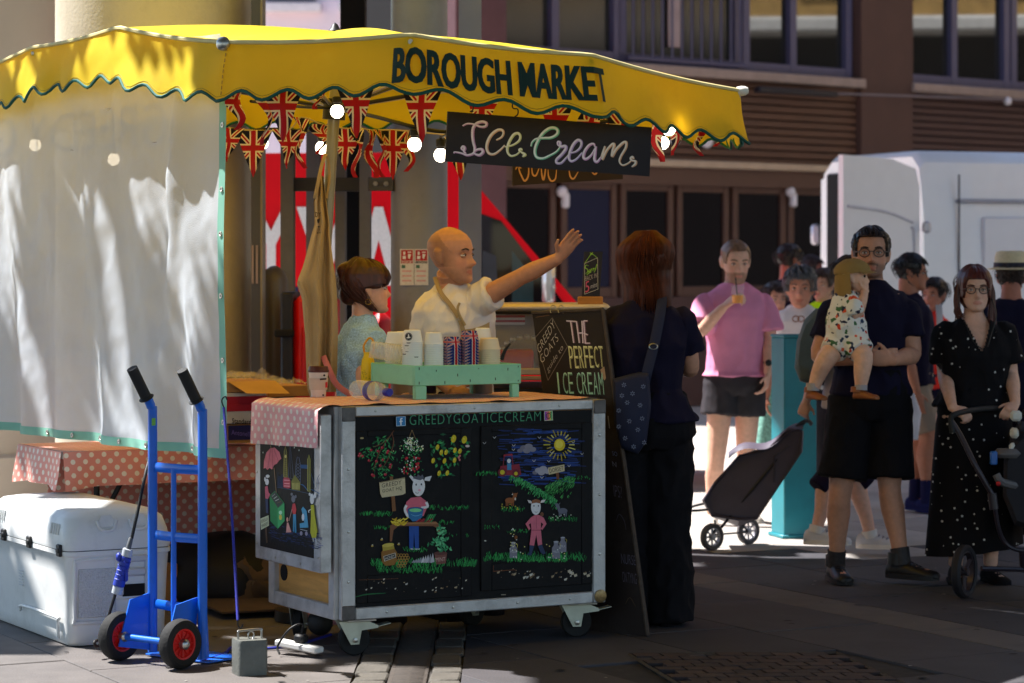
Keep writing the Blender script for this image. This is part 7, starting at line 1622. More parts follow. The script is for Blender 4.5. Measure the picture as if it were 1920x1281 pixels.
    def cap(th, name='hair', seed=0, n=96, L=40, rough_=.0035, z1=-.11):
        e = M(); rings = []
        for i in range(L + 1):
            z = z1 + (.1195 - z1) * (1 - (1 - i / L) ** 1.7); rg = []
            for k in range(n):
                a = 2 * math.pi * k / n; aa = (a + math.pi) % (2 * math.pi) - math.pi; t = th(abs(aa), z, aa); 
                t += rough_ * noise.noise((math.sin(a) * 9 + seed, math.cos(a) * 9, z * 14)) + rough_ * .8 * noise.noise((math.sin(a) * 34 + seed, math.cos(a) * 34, z * 10)) if t > 0 else 0
                p = hsurf(a, min(z, .1185), t); p.z = z + (t * .95 * max(0, (z - .03) / .09) if t > 0 else 0); rg.append(HM @ (p * hs))
            rings.append(rg)
        e.loft(rings); return e.build(name, hm_, o, smooth=80)
    def sst(a, b, x): t = max(0, min(1, (x - a) / (b - a))); return t * t * (3 - 2 * t)
    lock_r = random.Random(int(X * 100) + 5)
    def locks(paths, r=.006, name='hair_locks', flat=.45):
        e = M()
        for pth in paths: e.tube([HM @ (V(p) * hs) for p in pth], [r * .7 * hs, r * hs, r * hs, r * .55 * hs, r * .2 * hs], 5, 4, flat=flat)
        return e.build(name, hm_, o, smooth=80)
    if hair == 'short': cap(lambda a, z, s_: (.013 + .010 * max(0, z) / .11) * sst(0, 1, (z - (.058 - .075 * sst(.75, 1.1, a) + .01 * math.sin(s_ * 9) - .055 * sst(1.75, 2.2, a))) / .012) - .006 if z > .058 - .075 * sst(.75, 1.1, a) - .055 * sst(1.75, 2.2, a) else -.012)
    if hair in ('short', 'curly', 'slick'):
        ps = []; fr = .07 if hair == 'slick' else .058
        for k in range(230):
            a = lock_r.uniform(-math.pi, math.pi); aa = abs(a); zl = fr - .075 * sst(.75, 1.1, aa) - .055 * sst(1.75, 2.2, aa); z = lock_r.uniform(zl + .006, .112); o_ = .008 + .010 * max(0, z) / .11 + (.008 if hair == 'curly' else 0)
            b = a + lock_r.uniform(-.25, .25) + (.35 if hair == 'curly' else 0)
            if hair == 'slick': dz, b = .03, a * (1.25 if aa < 2 else 1)
            else: dz = -.022
            ps.append([hsurf(a, z, o_), hsurf(a * .7 + b * .3, z + dz * .3, o_ + .004), hsurf((a + b) / 2, min(.115, z + dz * .6), o_ + .005), hsurf(b, min(.115, z + dz), o_ + .002)])
        locks(ps, .0045)
    if hair == 'curly': cap(lambda a, z, s_: (.02 + .006 * math.sin(s_ * 13 + z * 90)) * (1 if z > .05 - .07 * sst(.75, 1.1, a) - .06 * sst(1.7, 2.2, a) else -.6), rough_=.012)
    if hair == 'crop': cap(lambda a, z, s_: .0065 * min(1, .4 + max(0, z) / .07) if z > .066 - .075 * sst(.75, 1.1, a) - .055 * sst(1.75, 2.2, a) else -.012, rough_=.0025)
    if hair == 'slick':
        cap(lambda a, z, s_: .012 if z > .068 - .088 * sst(.8, 1.15, a) - .06 * sst(1.7, 2.2, a) else -.012)
        e = M(); e.ball(HM @ (V((0, .085, .075)) * hs), .036 * hs, 16, 12, (1, .9, .9)); e.build('hair_bun', hm_, o)
    if hair == 'bob':
        cap(lambda a, z, s_: (.016 + .012 * sst(1.0, 2.0, a)) if z > .055 - .2 * sst(.85, 1.15, a) else -.012, z1=-.112)
        ps = []
        for k in range(460):
            a = lock_r.uniform(.95, 2 * math.pi - .95); o_ = .02 + lock_r.uniform(0, .012); zend = -.2 + lock_r.uniform(-.02, .03); az = a + lock_r.uniform(-.12, .12)
            p0 = V((.03 * math.sin(a), .01 - .04 * math.cos(a) + lock_r.uniform(-.02, .02), .15)); p1 = hsurf(a, .075, o_ + .016); p2 = hsurf(az, -.03, o_ + .006); p3 = p2 * 1.02; p3.z = -.11; q_ = hsurf(az, 0., .02); p3.x, p3.y = q_.x * 1.02, q_.y * 1.0 + .01; p4 = V((p3.x * (.96 + lock_r.uniform(-.1, .1)), p3.y * .95 + lock_r.uniform(-.012, .012), zend))
            ps.append([p0, p1, p2, p3, p4])
        locks(ps, .0062)
    if hair == 'bun':
        cap(lambda a, z, s_: (.018 + .010 * sst(1.2, 2.4, a)) if z > .05 - .05 * sst(.8, 1.1, a) - .11 * sst(1.75, 2.1, a) else -.012, rough_=.006)
        e = M(); e.ball(HM @ (V((0, .09, .078)) * hs), .05 * hs, 22, 16, (1, .95, .95))
        for i, p in enumerate(e.v): e.v[i] = p + (p - HM @ (V((0, .09, .078)) * hs)) * .22 * noise.noise(p * 40)
        e.build('hair_bun', hm_, o, smooth=80)
        e = M(); e.ball(HM @ (V((0, .082, -.02)) * hs), .045 * hs, 20, 14, (1.1, .75, 1.15)); e.build('hair_roll', hm_, o)
        e = M()
        for k in range(7): e.tube([HM @ (V((x_ + .05, .105 + .015 * math.cos(k), .03 + k * .006)) * hs) for x_ in (-.02, .0, .03)], .0035, 5)
        e.build('hair_claw', m_black, o)
        ps = []
        for k in range(90): 
            a = lock_r.uniform(-.9, .9); ps.append([hsurf(a * .5, .112, .018), hsurf(a * .8, .085, .022), hsurf(a, .05, .018), hsurf(a * 1.06, .035, .014), hsurf(a * 1.12, .02 - .02 * abs(a), .01)])
        for k in range(120):
            a = lock_r.choice((-1, 1)) * lock_r.uniform(.8, 2.5); z0_ = lock_r.uniform(.02, .1); sg_ = 1 if a > 0 else -1; ps.append([hsurf(sg_ * .85, z0_, .018), hsurf(sg_ * 1.3, z0_ * .9 + .005, .024), hsurf(sg_ * 2.0, z0_ * .85 - .01 * lock_r.random(), .026), V((sg_ * .03, .105, .03 + .5 * z0_)), V((lock_r.uniform(-.02, .02), .12, .06 + lock_r.uniform(-.02, .03)))])
        locks(ps, .0055)
    if hair == 'pony':
        cap(lambda a, z, s_: .012 + .008 * sst(1, 2, a) if z > .05 - .09 * sst(.55, 1.05, a) - .06 * sst(1.7, 2.2, a) else -.012)
        ps = []
        for k in range(110):
            sd = 1 if k > 25 else -1; y0 = lock_r.uniform(-.03, .05); ln_ = lock_r.uniform(.2, .34) if sd > 0 else lock_r.uniform(.06, .14)
            ps.append([V((sd * .05, y0, .08)), V((sd * .088, y0 + .01, .02)), V((sd * (.09 + lock_r.uniform(-.008, .012)), y0 + .015, -.06)), V((sd * (.088 + lock_r.uniform(-.02, .02)), y0 + .01, -.06 - ln_ * .5)), V((sd * (.082 + lock_r.uniform(-.025, .02)), y0 - .01, -.06 - ln_))])
        locks(ps, .0075)
    if hair in ('bob', 'bun', 'pony', 'curly', 'short'):
        ps = []
        for k in range(70):
            a = lock_r.uniform(1.6, 2 * math.pi - 1.9); z = lock_r.uniform(0, .11); L_ = .05 if hair in ('short', 'curly') else .12; o_ = lock_r.uniform(.02, .036)
            ps.append([hsurf(a, z, .012), hsurf(a + .15, z - L_ * .2, o_), hsurf(a + .3, z - L_ * .5, o_ + .006), hsurf(a + .3, max(-.115, z - L_ * .8), o_ + .004), hsurf(a + .25, max(-.116, z - L_), o_ + .012)])
        locks(ps, .0013, 'flyaway_hair', 1)
    # clothes
    cv = max(vox, .0065)
    if top:
        q = M(); hem = top.get('hem', .5) * H; fit = top.get('fit', .012); st = [(z * H, rx, ry) for z, rx, ry in tab if z * H > hem + .02 and z < .845]
        f0 = [float(np.interp(hem / H, [t[0] for t in tab], [t[i] for t in tab])) for i in (1, 2)]
        rings = [ring(hem, f0[0], f0[1], fit + top.get('flare', .012))] + [ring(z, rx, ry, fit * (1 if z < .77 * H else .8)) for z, rx, ry in st]
        rings.append(ring(.85 * H, .066 if not fem else .056, .062 if not fem else .055, .004)); q.loft(rings)
        for s_ in 'LR':
            pts = armp(s_); sl = top.get('sleeve', .55); g_ = (.6 + .4 * girth) * sc * ar; inw = (W @ V((0, 0, SH[s_].z))) ; root = pts[0].lerp(V((inw.x, inw.y, pts[0].z)), .25)
            if sl > 0:
                if sl <= 1: end = pts[0].lerp(pts[2], sl); q.tube([root, pts[0], pts[0].lerp(end, .5), end], [.05 * g_, .056 * g_ + min(fit, .012), .056 * g_ + fit, (.056 * g_ + fit) * top.get('cuff', 1.06)], 18, 4)
                else: q.tube([root] + pts, [.055 * g_, .062 * g_ + fit, .056 * g_ + fit, .046 * g_ + fit, .046 * g_ + fit, .034 * g_ + fit], 18, 4)
                if top.get('puff'): q.ball(pts[0].lerp(pts[2], .42), .075 * sc, 18, 12)
        me = fuse(q, cv, 3); wrinkle(me, top.get('wr', .007), top.get('wf', 8.), X * 3)
        if top.get('vneck'):
            bm = bmesh.new(); bm.from_mesh(me); z1 = .84 * H; z0_ = top['vneck'] * H
            kill = [v for v in bm.verts if (lambda p: p.y < .02 and p.z > z0_ and abs(p.x) < .075 * sc * (p.z - z0_) / (z1 - z0_))(Wi @ v.co)]
            bmesh.ops.delete(bm, geom=kill, context='VERTS'); bm.to_mesh(me); bm.free()
        put(top.get('name', 'shirt'), me, top['m'], o)
    if low:
        q = M(); kind = low['kind']; fit = low.get('fit', .016); waist = low.get('waist', .58) * H
        if kind == 'skirt':
            hz_ = low['hem']; r0 = [float(np.interp(waist / H, [t[0] for t in tab], [t[i] for t in tab])) for i in (1, 2)]; rings = []
            for i in range(15):
                t = i / 14; z = waist + (hz_ - waist) * t; gx = r0[0] * sc * girth + fit + (low['rad'] - r0[0] * sc * girth) * t ** .7; gy = r0[1] * sc * girth + fit + (low['rad'] * .8 - r0[1] * sc * girth) * t ** .7; rg = []
                for k in range(60):
                    a = 2 * math.pi * k / 60; rp = 1 + low.get('fold', .05) * t * math.sin(a * 9 + 2 * t + math.sin(3 * a)) ; rg.append(W @ (V((math.sin(a) * gx * rp, -math.cos(a) * gy * rp, z + low.get('slant', 0) * t * math.sin(a))) + ln(z)))
                rings.append(rg)
            q.loft(rings); e = q.build(low.get('name', 'skirt'), low['m'], o, smooth=80)
        else:
            ids = [(z * H, rx, ry) for z, rx, ry in tab if z * H < waist and z > .48]; f0 = [float(np.interp(waist / H, [t[0] for t in tab], [t[i] for t in tab])) for i in (1, 2)]
            q.loft([ring(.46 * H, .1, .1, fit)] + [ring(z, rx, ry, fit) for z, rx, ry in ids] + [ring(waist, f0[0], f0[1], fit * .6)])
            for s_ in 'LR':
                hip, kn, an, toe = [W @ p for p in LG[s_][:3]] + [0]; g_ = (.55 + .45 * girth) * sc; hz_ = low['hem']
                if kind == 'shorts':
                    t = (hip.z - hz_) / max(.01, hip.z - kn.z); end = hip.lerp(kn, t) if t <= 1 else kn.lerp(an, (kn.z - hz_) / (kn.z - an.z))
                    q.tube([hip + V((0, 0, .03)), hip.lerp(end, .5), end], [.088 * g_ + fit, .09 * g_ + fit, .09 * g_ + fit * low.get('wide', 1.3)], 20, 4)
                else:
                    rr = low.get('r', (.088, .085, .066, .062, .055)); end = an + V((0, 0, hz_ - an.z)); 
                    q.tube([hip + V((0, 0, .03)), hip.lerp(kn, .45), kn, kn.lerp(end, .5), end], [x * g_ + fit * .5 for x in rr], 20, 4)
            me = fuse(q, cv, 3); wrinkle(me, low.get('wr', .006), 8., X * 5 + 2); put(low.get('name', 'trousers'), me, low['m'], o)
    if shoes and feet:
        for s_ in 'LR':
            hip, kn, an, toe = LG[s_]; q = M(); shoe(q, W @ an + V((0, 0, -.0)), W.to_3x3() @ toe, .275 * sc, .088 * sc, .05 * sc, shoes.get('boot', 0)); so_ = q.build('shoe', shoes['m'], o, smooth=60)
            q = M(); a_ = W @ an; td = (W.to_3x3() @ toe).normalized(); sd = V((-td.y, td.x, 0)); bz = a_.z - .088 * sc
            q.loft([[V((a_.x, a_.y, 0)) + td * (x * .275 * sc) + sd * (y * .052 * sc) + V((0, 0, z)) for x, y in ((-.27, .5), (-.29, 0), (-.27, -.5), (-.1, -.95), (.2, -1.0), (.5, -1.1), (.66, -.8), (.73, 0), (.66, .8), (.5, 1.1), (.2, 1.0), (-.1, .95))] for z in (bz - .006, bz + .018)]); q.build('sole', shoes.get('sole', shoes['m']), so_)
            if shoes.get('sock'):
                q = M(); u_ = (W @ kn - a_).normalized(); q.tube([a_ - u_ * .03, a_ + u_ * shoes.get('sock_h', .09)], [.044 * sc, .047 * sc], 16); q.build('sock', shoes['sock'], o)
            if shoes.get('lace'):
                q = M()
                for k in range(4): c = a_ + td * (.03 + .022 * k) + V((0, 0, -.012 - .008 * k)); q.tube([c - sd * .026, c + V((0, 0, .008)), c + sd * .026], .003, 5, 2)
                q.build('laces', shoes['lace'], so_)
    o['_x'] = 0; del o['_x']
    return o, W, HM, SH
m_tee_w = cloth('tee_white', (232, 222, 216)); m_navy = cloth('navy_cotton', (24, 20, 42)); m_blackc = cloth('black_cotton', (20, 18, 22)); m_pink = cloth('tee_pink', (230, 146, 180)); m_blkd = cloth('black_denim', (58, 54, 58), var=.3)
# vendor
VY = 11.95
o, W, HM, SH = person('bald vendor in a white tee and tan apron pointing right with outstretched arm', -.262, VY, 1.735, 40, skin=(196, 140, 112), arm=.9, hand_s=.9, hyaw=62, pitch=-2, hair='shaved', hairc=(70, 52, 40), beard=.22, girth=1.06, vox=.0048,
    arms={'L': dict(s=P(886, 566, VY - .02), e=P(975, 520, VY - .16), w=P(1048, 484, VY - .28), d=(.56, -.12, .8), t=(-.75, -.35, .5), n=(.6, -.75, -.2), curl=(.22, .25, .2), spread=.05),
          'R': dict(s=P(803, 588, VY - .02), e=P(798, 690, VY - .02), w=P(850, 735, VY - .22), d=(.7, -.6, -.2), t=(.3, .3, 1), n=(0, 1, 0))},
    top=dict(m=m_tee_w, hem=.5, sleeve=.42, fit=.016, cuff=1.12, wr=.011, wf=9, name='tee_shirt'), low=dict(kind='trousers', hem=.03, m=m_blkd, name='trousers'), shoes=dict(m=m_blackc), head_off=(-.03, .0, .0), hscale=1.1)
q = M(); yv = VY - .15
q.tube([P(816, 520, VY - .02), P(826, 548, yv + .02), P(846, 574, yv), P(862, 600, yv - .01), P(870, 626, yv - .01)], .011, 6, 5, flat=.3, up=(1, 0, 0)); q.tube([P(872, 610, yv - .02), P(862, 592, yv - .03), P(858, 578, yv - .03), P(862, 568, yv - .03)], .006, 6, 3); q.build('apron_strap', m_apr, o)
q = M(); q.grid(lambda u, v_: P(868 + 50 * u, 618 - 14 * u * u + 90 * v_, yv - .012 + .05 * (u - .3) ** 2), 10, 10); q.build('apron_bib', m_apr, o, smooth=80)
q = M(); q.tube([P(861, 598, yv - .03) + V((.006 * math.cos(t), 0, .006 * math.sin(t))) for t in np.linspace(0, 6.28, 12)], .0018, 5); q.build('apron_ring', m_chrome, o)
# woman with the bun
m_ging = hexm('gingham_blue', (166, 202, 232), rough=.9, var=.35, scale=130, bump=.8, bscale=130)
WY = 11.75
o, W, HM, SH = person('woman with dark claw clip bun in a pale blue gathered top beside the pole', P(681, 490, WY).x, WY, 1.575, 112, skin=(222, 166, 138), fem=True, hyaw=104, pitch=-3, hair='bun', hairc=(66, 30, 22), vox=.0052, hscale=1.02,
    arms={'R': dict(s=P(676, 622, WY - .06), e=P(684, 722, WY - .16), w=P(735, 755, WY - .2), d=(.9, 0, -.2), t=(.2, .2, 1), n=(0, 1, 0))}, top=dict(m=m_ging, hem=.52, sleeve=.5, fit=.012, wr=.008, puff=True, name='gathered_top'), low=dict(kind='trousers', hem=.03, m=m_blkd), shoes=dict(m=m_blackc))
m_strap = hexm('strap_pink', (196, 110, 112), rough=.7)
q = M(); q.tube([P(606, 668, WY - .15), P(618, 695, WY - .19), P(632, 722, WY - .2), P(660, 742, WY - .22)], .013, 6, 4, flat=.25, up=(1, 0, .5)); q.build('bag_strap', m_strap, o)
q = M(); c = HM @ V((-.079, .012, -.045)); q.tube([c + V((.012 * math.cos(t), 0, -.012 + .012 * math.sin(t))) for t in np.linspace(0, 6.28, 14)], .0025, 5); q.build('earring', hexm('gold', (200, 160, 80), rough=.3, metal=.8), o)
# customer seen from behind
CY = 11.6
o, W, HM, SH = person('woman customer with auburn bob seen from behind in a navy tee and wide black trousers', P(1210, 490, CY).x, CY, 1.68, 183, skin=(206, 150, 124), fem=True, hyaw=214, pitch=2, hair='bob', hairc=(92, 46, 26), vox=.0058, girth=1.12, sh_w=1.1,
    arms={'R': dict(s=P(1282, 600, CY), e=P(1296, 690, CY + .06), w=P(1272, 690, CY - .0 + .26), d=(-.3, .9, .3), t=(0, 0, 1), n=(-1, 0, 0)), 'L': dict(s=P(1150, 600, CY), e=P(1148, 690, CY + .05), w=P(1150, 700, CY + .28), d=(-.2, .9, .2), t=(0, 0, 1), n=(1, 0, 0))},
    top=dict(m=m_navy, hem=.53, sleeve=.62, fit=.016, cuff=1.12, flare=.03, wr=.014, wf=6, name='tee_shirt'), low=dict(kind='trousers', hem=.02, m=m_blackc, fit=.03, waist=.6, r=(.096, .094, .088, .09, .1), wr=.012), shoes=dict(m=m_blackc))
m_sbag = hexm('bag_navy', (28, 32, 58), rough=.8, var=.15)
o2 = thing('shoulder_bag', 'navy shoulder bag with pale flower print hanging at the customer hip', 'bag', P(1190, 770, CY - .22))
q = M(); q.tube([P(1241, 545, CY - .02), P(1240, 575, CY - .125), P(1228, 640, CY - .17), P(1214, 695, CY - .2), P(1204, 745, CY - .2)], .022, 6, 6, flat=.16, up=(1, 0, 0)); q.build('strap', m_sbag, o2)
q = M(); q.tube([P(1225, 650, CY - .185) + V((.018 * math.cos(t), 0, .012 * math.sin(t))) for t in np.linspace(0, 6.28, 14)], .003, 5); q.build('buckle', m_chrome, o2)
bp_ = [(1150, 712), (1198, 700), (1216, 702), (1220, 760), (1212, 825), (1196, 850), (1165, 840), (1152, 790)]
q = M(); q.loft([[P(1185 + (x - 1185) * s_, 775 + (y - 775) * s_, CY - .2 + d_) for x, y in bp_] for s_, d_ in ((.88, -.05), (1, -.035), (1.03, 0), (1, .035), (.88, .05))]); b = q.build('pouch', m_sbag, o2, smooth=50)
pt = Paint((0, CY - .252, 0), (0, -1, 0), eps=.003); rr2 = random.Random(8)
for cx, cy in ((1166, 742), (1186, 738), (1160, 770), (1180, 790), (1200, 760), (1172, 822), (1196, 806), (1206, 725), (1188, 838), (1176, 755), (1160, 800), (1204, 785), (1170, 722), (1208, 830)):
    for k in range(6): a = k * 1.047 + cx; pt.ell(cx + 3 * math.cos(a), cy + 3 * math.sin(a), 1.9, 1.1, (112, 118, 142), 6, a)
pt.build('flower_print', b)
q = M(); q.tube([HM @ V((x, y, z)) for x, y, z in ((-.078, -.02, .075), (-.03, -.055, .118), (.03, -.055, .122), (.078, -.02, .08))], .004, 6, 4); q.build('sunglasses', hexm('glasses_amber', (150, 90, 40), rough=.3), o)

# man in the pink tee
PY = 16.0
o, W, HM, SH = person('bearded man in a pink tee and black shorts drinking orange juice', P(1378, 490, PY).x, PY, 1.705, 8, skin=(232, 180, 156), hyaw=10, pitch=10, hair='crop', hairc=(128, 94, 70), beard=.6, hscale=1.08, girth=.94, vox=.008,
    arms={'R': dict(e=P(1312, 622, PY - .16), w=P(1358, 575, PY - .24), d=(.7, -.3, .6), t=(.2, .6, .7), n=(.3, .9, -.2), curl=(.7, .8, .5)), 'L': dict(e=P(1444, 632, PY), w=P(1440, 700, PY - .1), d=(-.15, -.2, -1), t=(-.3, -1, 0), n=(-1, 0, 0), curl=(.5, .6, .4))},
    legs={'R': (P(1342, 865, PY - .05), P(1334, 962, PY), (-.1, -1, 0)), 'L': (P(1398, 860, PY + .05), P(1404, 950, PY + .25), (.2, -1, 0))},
    top=dict(m=m_pink, hem=.525, sleeve=.82, fit=.024, cuff=1.15, wr=.006, wf=6, name='tee_shirt', flare=.02), low=dict(kind='shorts', hem=.66, m=m_blkd, fit=.02, name='shorts'), shoes=dict(m=cloth('pale_shoe', (190, 180, 170)), sole=m_tee_w))
q = M(); c = P(1440, 680, PY - .08); q.tube([c + V((-.028, 0, 0)), c + V((.028, 0, 0))], .006, 8); q.ball(c + V((0, -.035, .0)), .02, 10, 8, (1, .5, 1)); q.build('watch', m_black, o)
cb_ = P(1383, 552, PY - .3); o2 = thing('juice_cup', 'clear plastic cup of orange juice held to the mouth of the man in pink', 'cup', cb_)
q = M(); q.lathe([(.03, -.055), (.032, -.05), (.04, .05), (.042, .055)], cb_, n=22, cap=False); q.build('cup_body', mat('cup_clear', (.95, .93, .9), rough=.05, var=0, alpha=.12), o2)
q = M(); q.lathe([(.001, -.053), (.03, -.053), (.034, -.005), (.001, -.005)], cb_, n=22); q.build('juice', hexm('orange_juice', (255, 160, 0), rough=.4, var=0), o2)
q = M(); q.tube([cb_ + V((0, 0, -.03)), cb_ + V((-.012, 0, .1))], .004, 6); q.build('straw', m_black, o2)
# bystanders behind
person('grey haired man in a white tee facing the camera behind the teal post', P(1500, 490, 16.9).x, 16.9, 1.535, -6, skin=(204, 140, 112), hair='curly', hairc=(84, 80, 80), hscale=1.14, vox=.009, hyaw=-8, girth=1.0, top=dict(m=m_tee_w, hem=.5, fit=.014, name='tee_shirt'), low=dict(kind='trousers', hem=.04, m=m_blkd), shoes=dict(m=m_blackc))
q = M(); yy = 16.72
for k in (-1, 1): q.tube([P(1497 + k * 5, 598, yy) + V((.02 * math.cos(t), 0, .018 * math.sin(t))) for t in np.linspace(0, 6.28, 14)], .004, 5)
tag(q.build('sunglasses', hexm('glasses_amber', (150, 90, 40)), None), 'sunglasses hooked on the collar of the grey haired man', 'sunglasses')
person('dark haired man in a navy top turned away beside the white van', P(1478, 490, 20).x, 20, 1.70, 140, skin=(170, 104, 80), hair='short', hairc=(44, 30, 26), vox=.011, hyaw=125, top=dict(m=m_navy, hem=.5, fit=.016, sleeve=1.4), low=dict(kind='trousers', hem=.04, m=m_blkd), shoes=dict(m=m_blackc))
person('dark haired person in shadow seen just right of the man in the navy top', P(1518, 490, 22).x, 22, 1.62, 60, skin=(150, 90, 74), hair='short', hairc=(40, 28, 26), vox=.012, hyaw=70, top=dict(m=m_blackc, hem=.5, fit=.016), low=dict(kind='trousers', hem=.04, m=m_blkd), shoes=dict(m=m_blackc))
m_grn = hexm('green_print', (120, 170, 156), rough=.9, var=.6, scale=60)
person('small dark haired woman in a green patterned dress behind the man in pink', P(1452, 490, 18).x, 18, 1.43, 10, skin=(206, 150, 128), fem=True, hair='short', hairc=(56, 40, 34), vox=.01, hyaw=15, top=dict(m=m_grn, hem=.52, fit=.014), low=dict(kind='skirt', hem=.36, rad=.21, m=m_grn, fold=.1, name='dress_skirt'), shoes=dict(m=m_blackc))
person('person in a neon yellow vest mostly hidden behind the baby sun hat', P(1545, 490, 19).x, 19, 1.52, -30, skin=(200, 150, 124), hair='short', hairc=(60, 44, 36), vox=.012, top=dict(m=cloth('neon_yellow', (190, 250, 20)), hem=.5, fit=.02, sleeve=.7, name='vest'), low=dict(kind='trousers', hem=.04, m=m_navy), shoes=dict(m=m_blackc))
# woman pulling the trolley
TY = 14.25
o, W, HM, SH = person('woman in leggings and white trainers pulling the trolley behind the father', P(1588, 490, TY).x, TY, 1.60, 82, skin=(224, 172, 150), fem=True, hair='short', hairc=(60, 40, 30), vox=.0075, hyaw=82, hscale=.9,
    arms={'R': dict(s=P(1556, 590, TY - .12), e=P(1536, 680, TY - .16), w=P(1512, 752, TY + .0), d=(-.25, .1, -1), t=(.8, -.2, -.2), n=(-.3, .9, 0), curl=(.9, 1.0, .6))},
    legs={'R': (P(1560, 880, TY - .08), P(1532, 990, TY - .12), (1, -.25, 0)), 'L': (P(1605, 885, TY + .1), P(1630, 998, TY + .1), (1, -.25, 0))},
    top=dict(m=cloth('grey_tee', (190, 180, 184)), hem=.5, sleeve=.5, name='tee_shirt'), low=dict(kind='trousers', hem=.38, m=cloth('leggings', (30, 22, 44)), fit=.006, wr=.002, r=(.092, .084, .057, .058, .056), name='leggings'), shoes=dict(m=cloth('trainer_white', (214, 208, 212)), sole=m_tee_w, lace=cloth('lace_grey', (120, 114, 124)), sock=m_tee_w, sock_h=.01))
q = M(); 
for dx, dz, L in ((0, 0, .03), (.008, .012, .022), (-.008, .016, .02), (.004, .03, .018), (0, -.05, .03), (.006, -.07, .02)):
    c = P(1522, 706, TY - .2) + V((dx, -.018, dz)); q.tube([c, c + V((L * .5, -.003, L * .6))], .0028, 5); q.tube([c, c + V((-L * .5, .0, L * .5))], .0025, 5)
q.build('tattoo', hexm('tattoo_ink', (70, 64, 76)), o)
o2 = thing('backpack', 'grey green backpack on the back of the woman pulling the trolley', 'backpack', P(1512, 640, TY))
q = M(); bp_ = [(1500, 715), (1490, 690), (1494, 640), (1508, 600), (1530, 578), (1552, 580), (1556, 640), (1545, 700), (1525, 722)]
q.loft([[P(1524 + (x - 1524) * s_, 650 + (y - 650) * s_, TY - .05 + d_) for x, y in bp_] for s_, d_ in ((.8, -.15), (.97, -.12), (1, 0), (.97, .12), (.8, .15))]); q.build('pack', hexm('pack_grey', (96, 104, 100), rough=.8, var=.1, bump=.2), o2, smooth=50)
# father and baby
FY = 13.15
o, W, HM, SH = person('bespectacled father in a navy tee and black shorts carrying a baby on his arm', P(1632, 490, FY).x, FY, 1.745, 4, skin=(196, 142, 116), hair='slick', hairc=(34, 24, 24), beard=.55, hscale=1.08, glasses=True, hyaw=-6, pitch=-4, vox=.0062, girth=1.04,
    arms={'R': dict(s=P(1562, 580, FY), e=P(1536, 668, FY - .06), w=P(1626, 674, FY - .27), d=(1, -.1, .12), t=(0, .2, 1), n=(.1, 1, -.1), curl=(.3, .5, .4)), 'L': dict(s=P(1698, 580, FY), e=P(1712, 664, FY - .06), w=P(1672, 676, FY - .28), d=(-.95, -.1, .16), t=(0, -.1, 1), n=(-.1, 1, -.1), curl=(.4, .5, .4))},
    legs={'R': (P(1575, 925, FY - .05), P(1568, 1052, FY), (.12, -1, 0)), 'L': (P(1668, 915, FY - .05), P(1690, 1048, FY - .1), (.85, -.55, 0))},
    top=dict(m=m_navy, hem=.53, sleeve=.62, fit=.014, wr=.011, wf=6, name='tee_shirt'), low=dict(kind='shorts', hem=.515, m=m_blackc, fit=.022, name='shorts', waist=.6), shoes=dict(m=hexm('boot_black', (26, 22, 24), rough=.5), boot=.03, sock=hexm('sock_dark', (44, 38, 40), var=.5, scale=60), sock_h=.055, lace=cloth('lace_dark', (60, 54, 58))))
bx = P(1588, 600, FY - .25)
o2 = thing('person', 'baby in a khaki sun hat and bright print romper on the father arm', 'person', bx)
BY = FY - .27
def bp2(px, py, dy=0): return P(px, py, BY + dy)
q = M(); BM = Matrix.Translation(bp2(1600, 520)) @ Matrix.Rotation(R(80), 4, 'Z') @ Matrix.Rotation(R(-6), 4, 'X'); head_mesh(q, BM, .74, nose=.55, child=True)
q.tube([bp2(1588, 545), bp2(1586, 600), bp2(1590, 650)], [.045, .07, .085, .08], 18, 4)
q.tube([bp2(1596, 560, -.06), bp2(1606, 590, -.08), bp2(1616, 568, -.07), bp2(1622, 545, -.04)], [.03, .028, .024, .018], 12, 3); hand(q, bp2(1622, 547, -.04), (.1, 0, 1), (-.5, -.6, 0), (-.3, .5, 0), .5, (.5, .6, .4))
q.tube([bp2(1575, 560, .07), bp2(1582, 590, .09), bp2(1606, 600, .1)], [.03, .026, .02], 12, 3)
q.tube([bp2(1572, 650, .0), bp2(1550, 672, -.05), bp2(1534, 704, -.03), bp2(1526, 728, -.03)], [.055, .05, .038, .028], 14, 3); q.tube([bp2(1600, 650, -.04), bp2(1618, 668, -.1), bp2(1616, 700, -.11), bp2(1614, 726, -.11)], [.055, .05, .04, .028], 14, 3)
me = fuse(q, .005, 2); ca = me.color_attributes.new('Col', 'FLOAT_COLOR', 'POINT'); ca.data.foreach_set('color', [*s2l((226, 178, 152)), 1.] * len(me.vertices)); put('body', me, SKIN, o2)
for k in (-1,):
    c = V((k * .0315, -.0775, .0005)) * .74; e = M(); e.ball(BM @ (c + V((0, .004, 0))), .0085, 10, 8); e.build('eye', m_iris, o2)
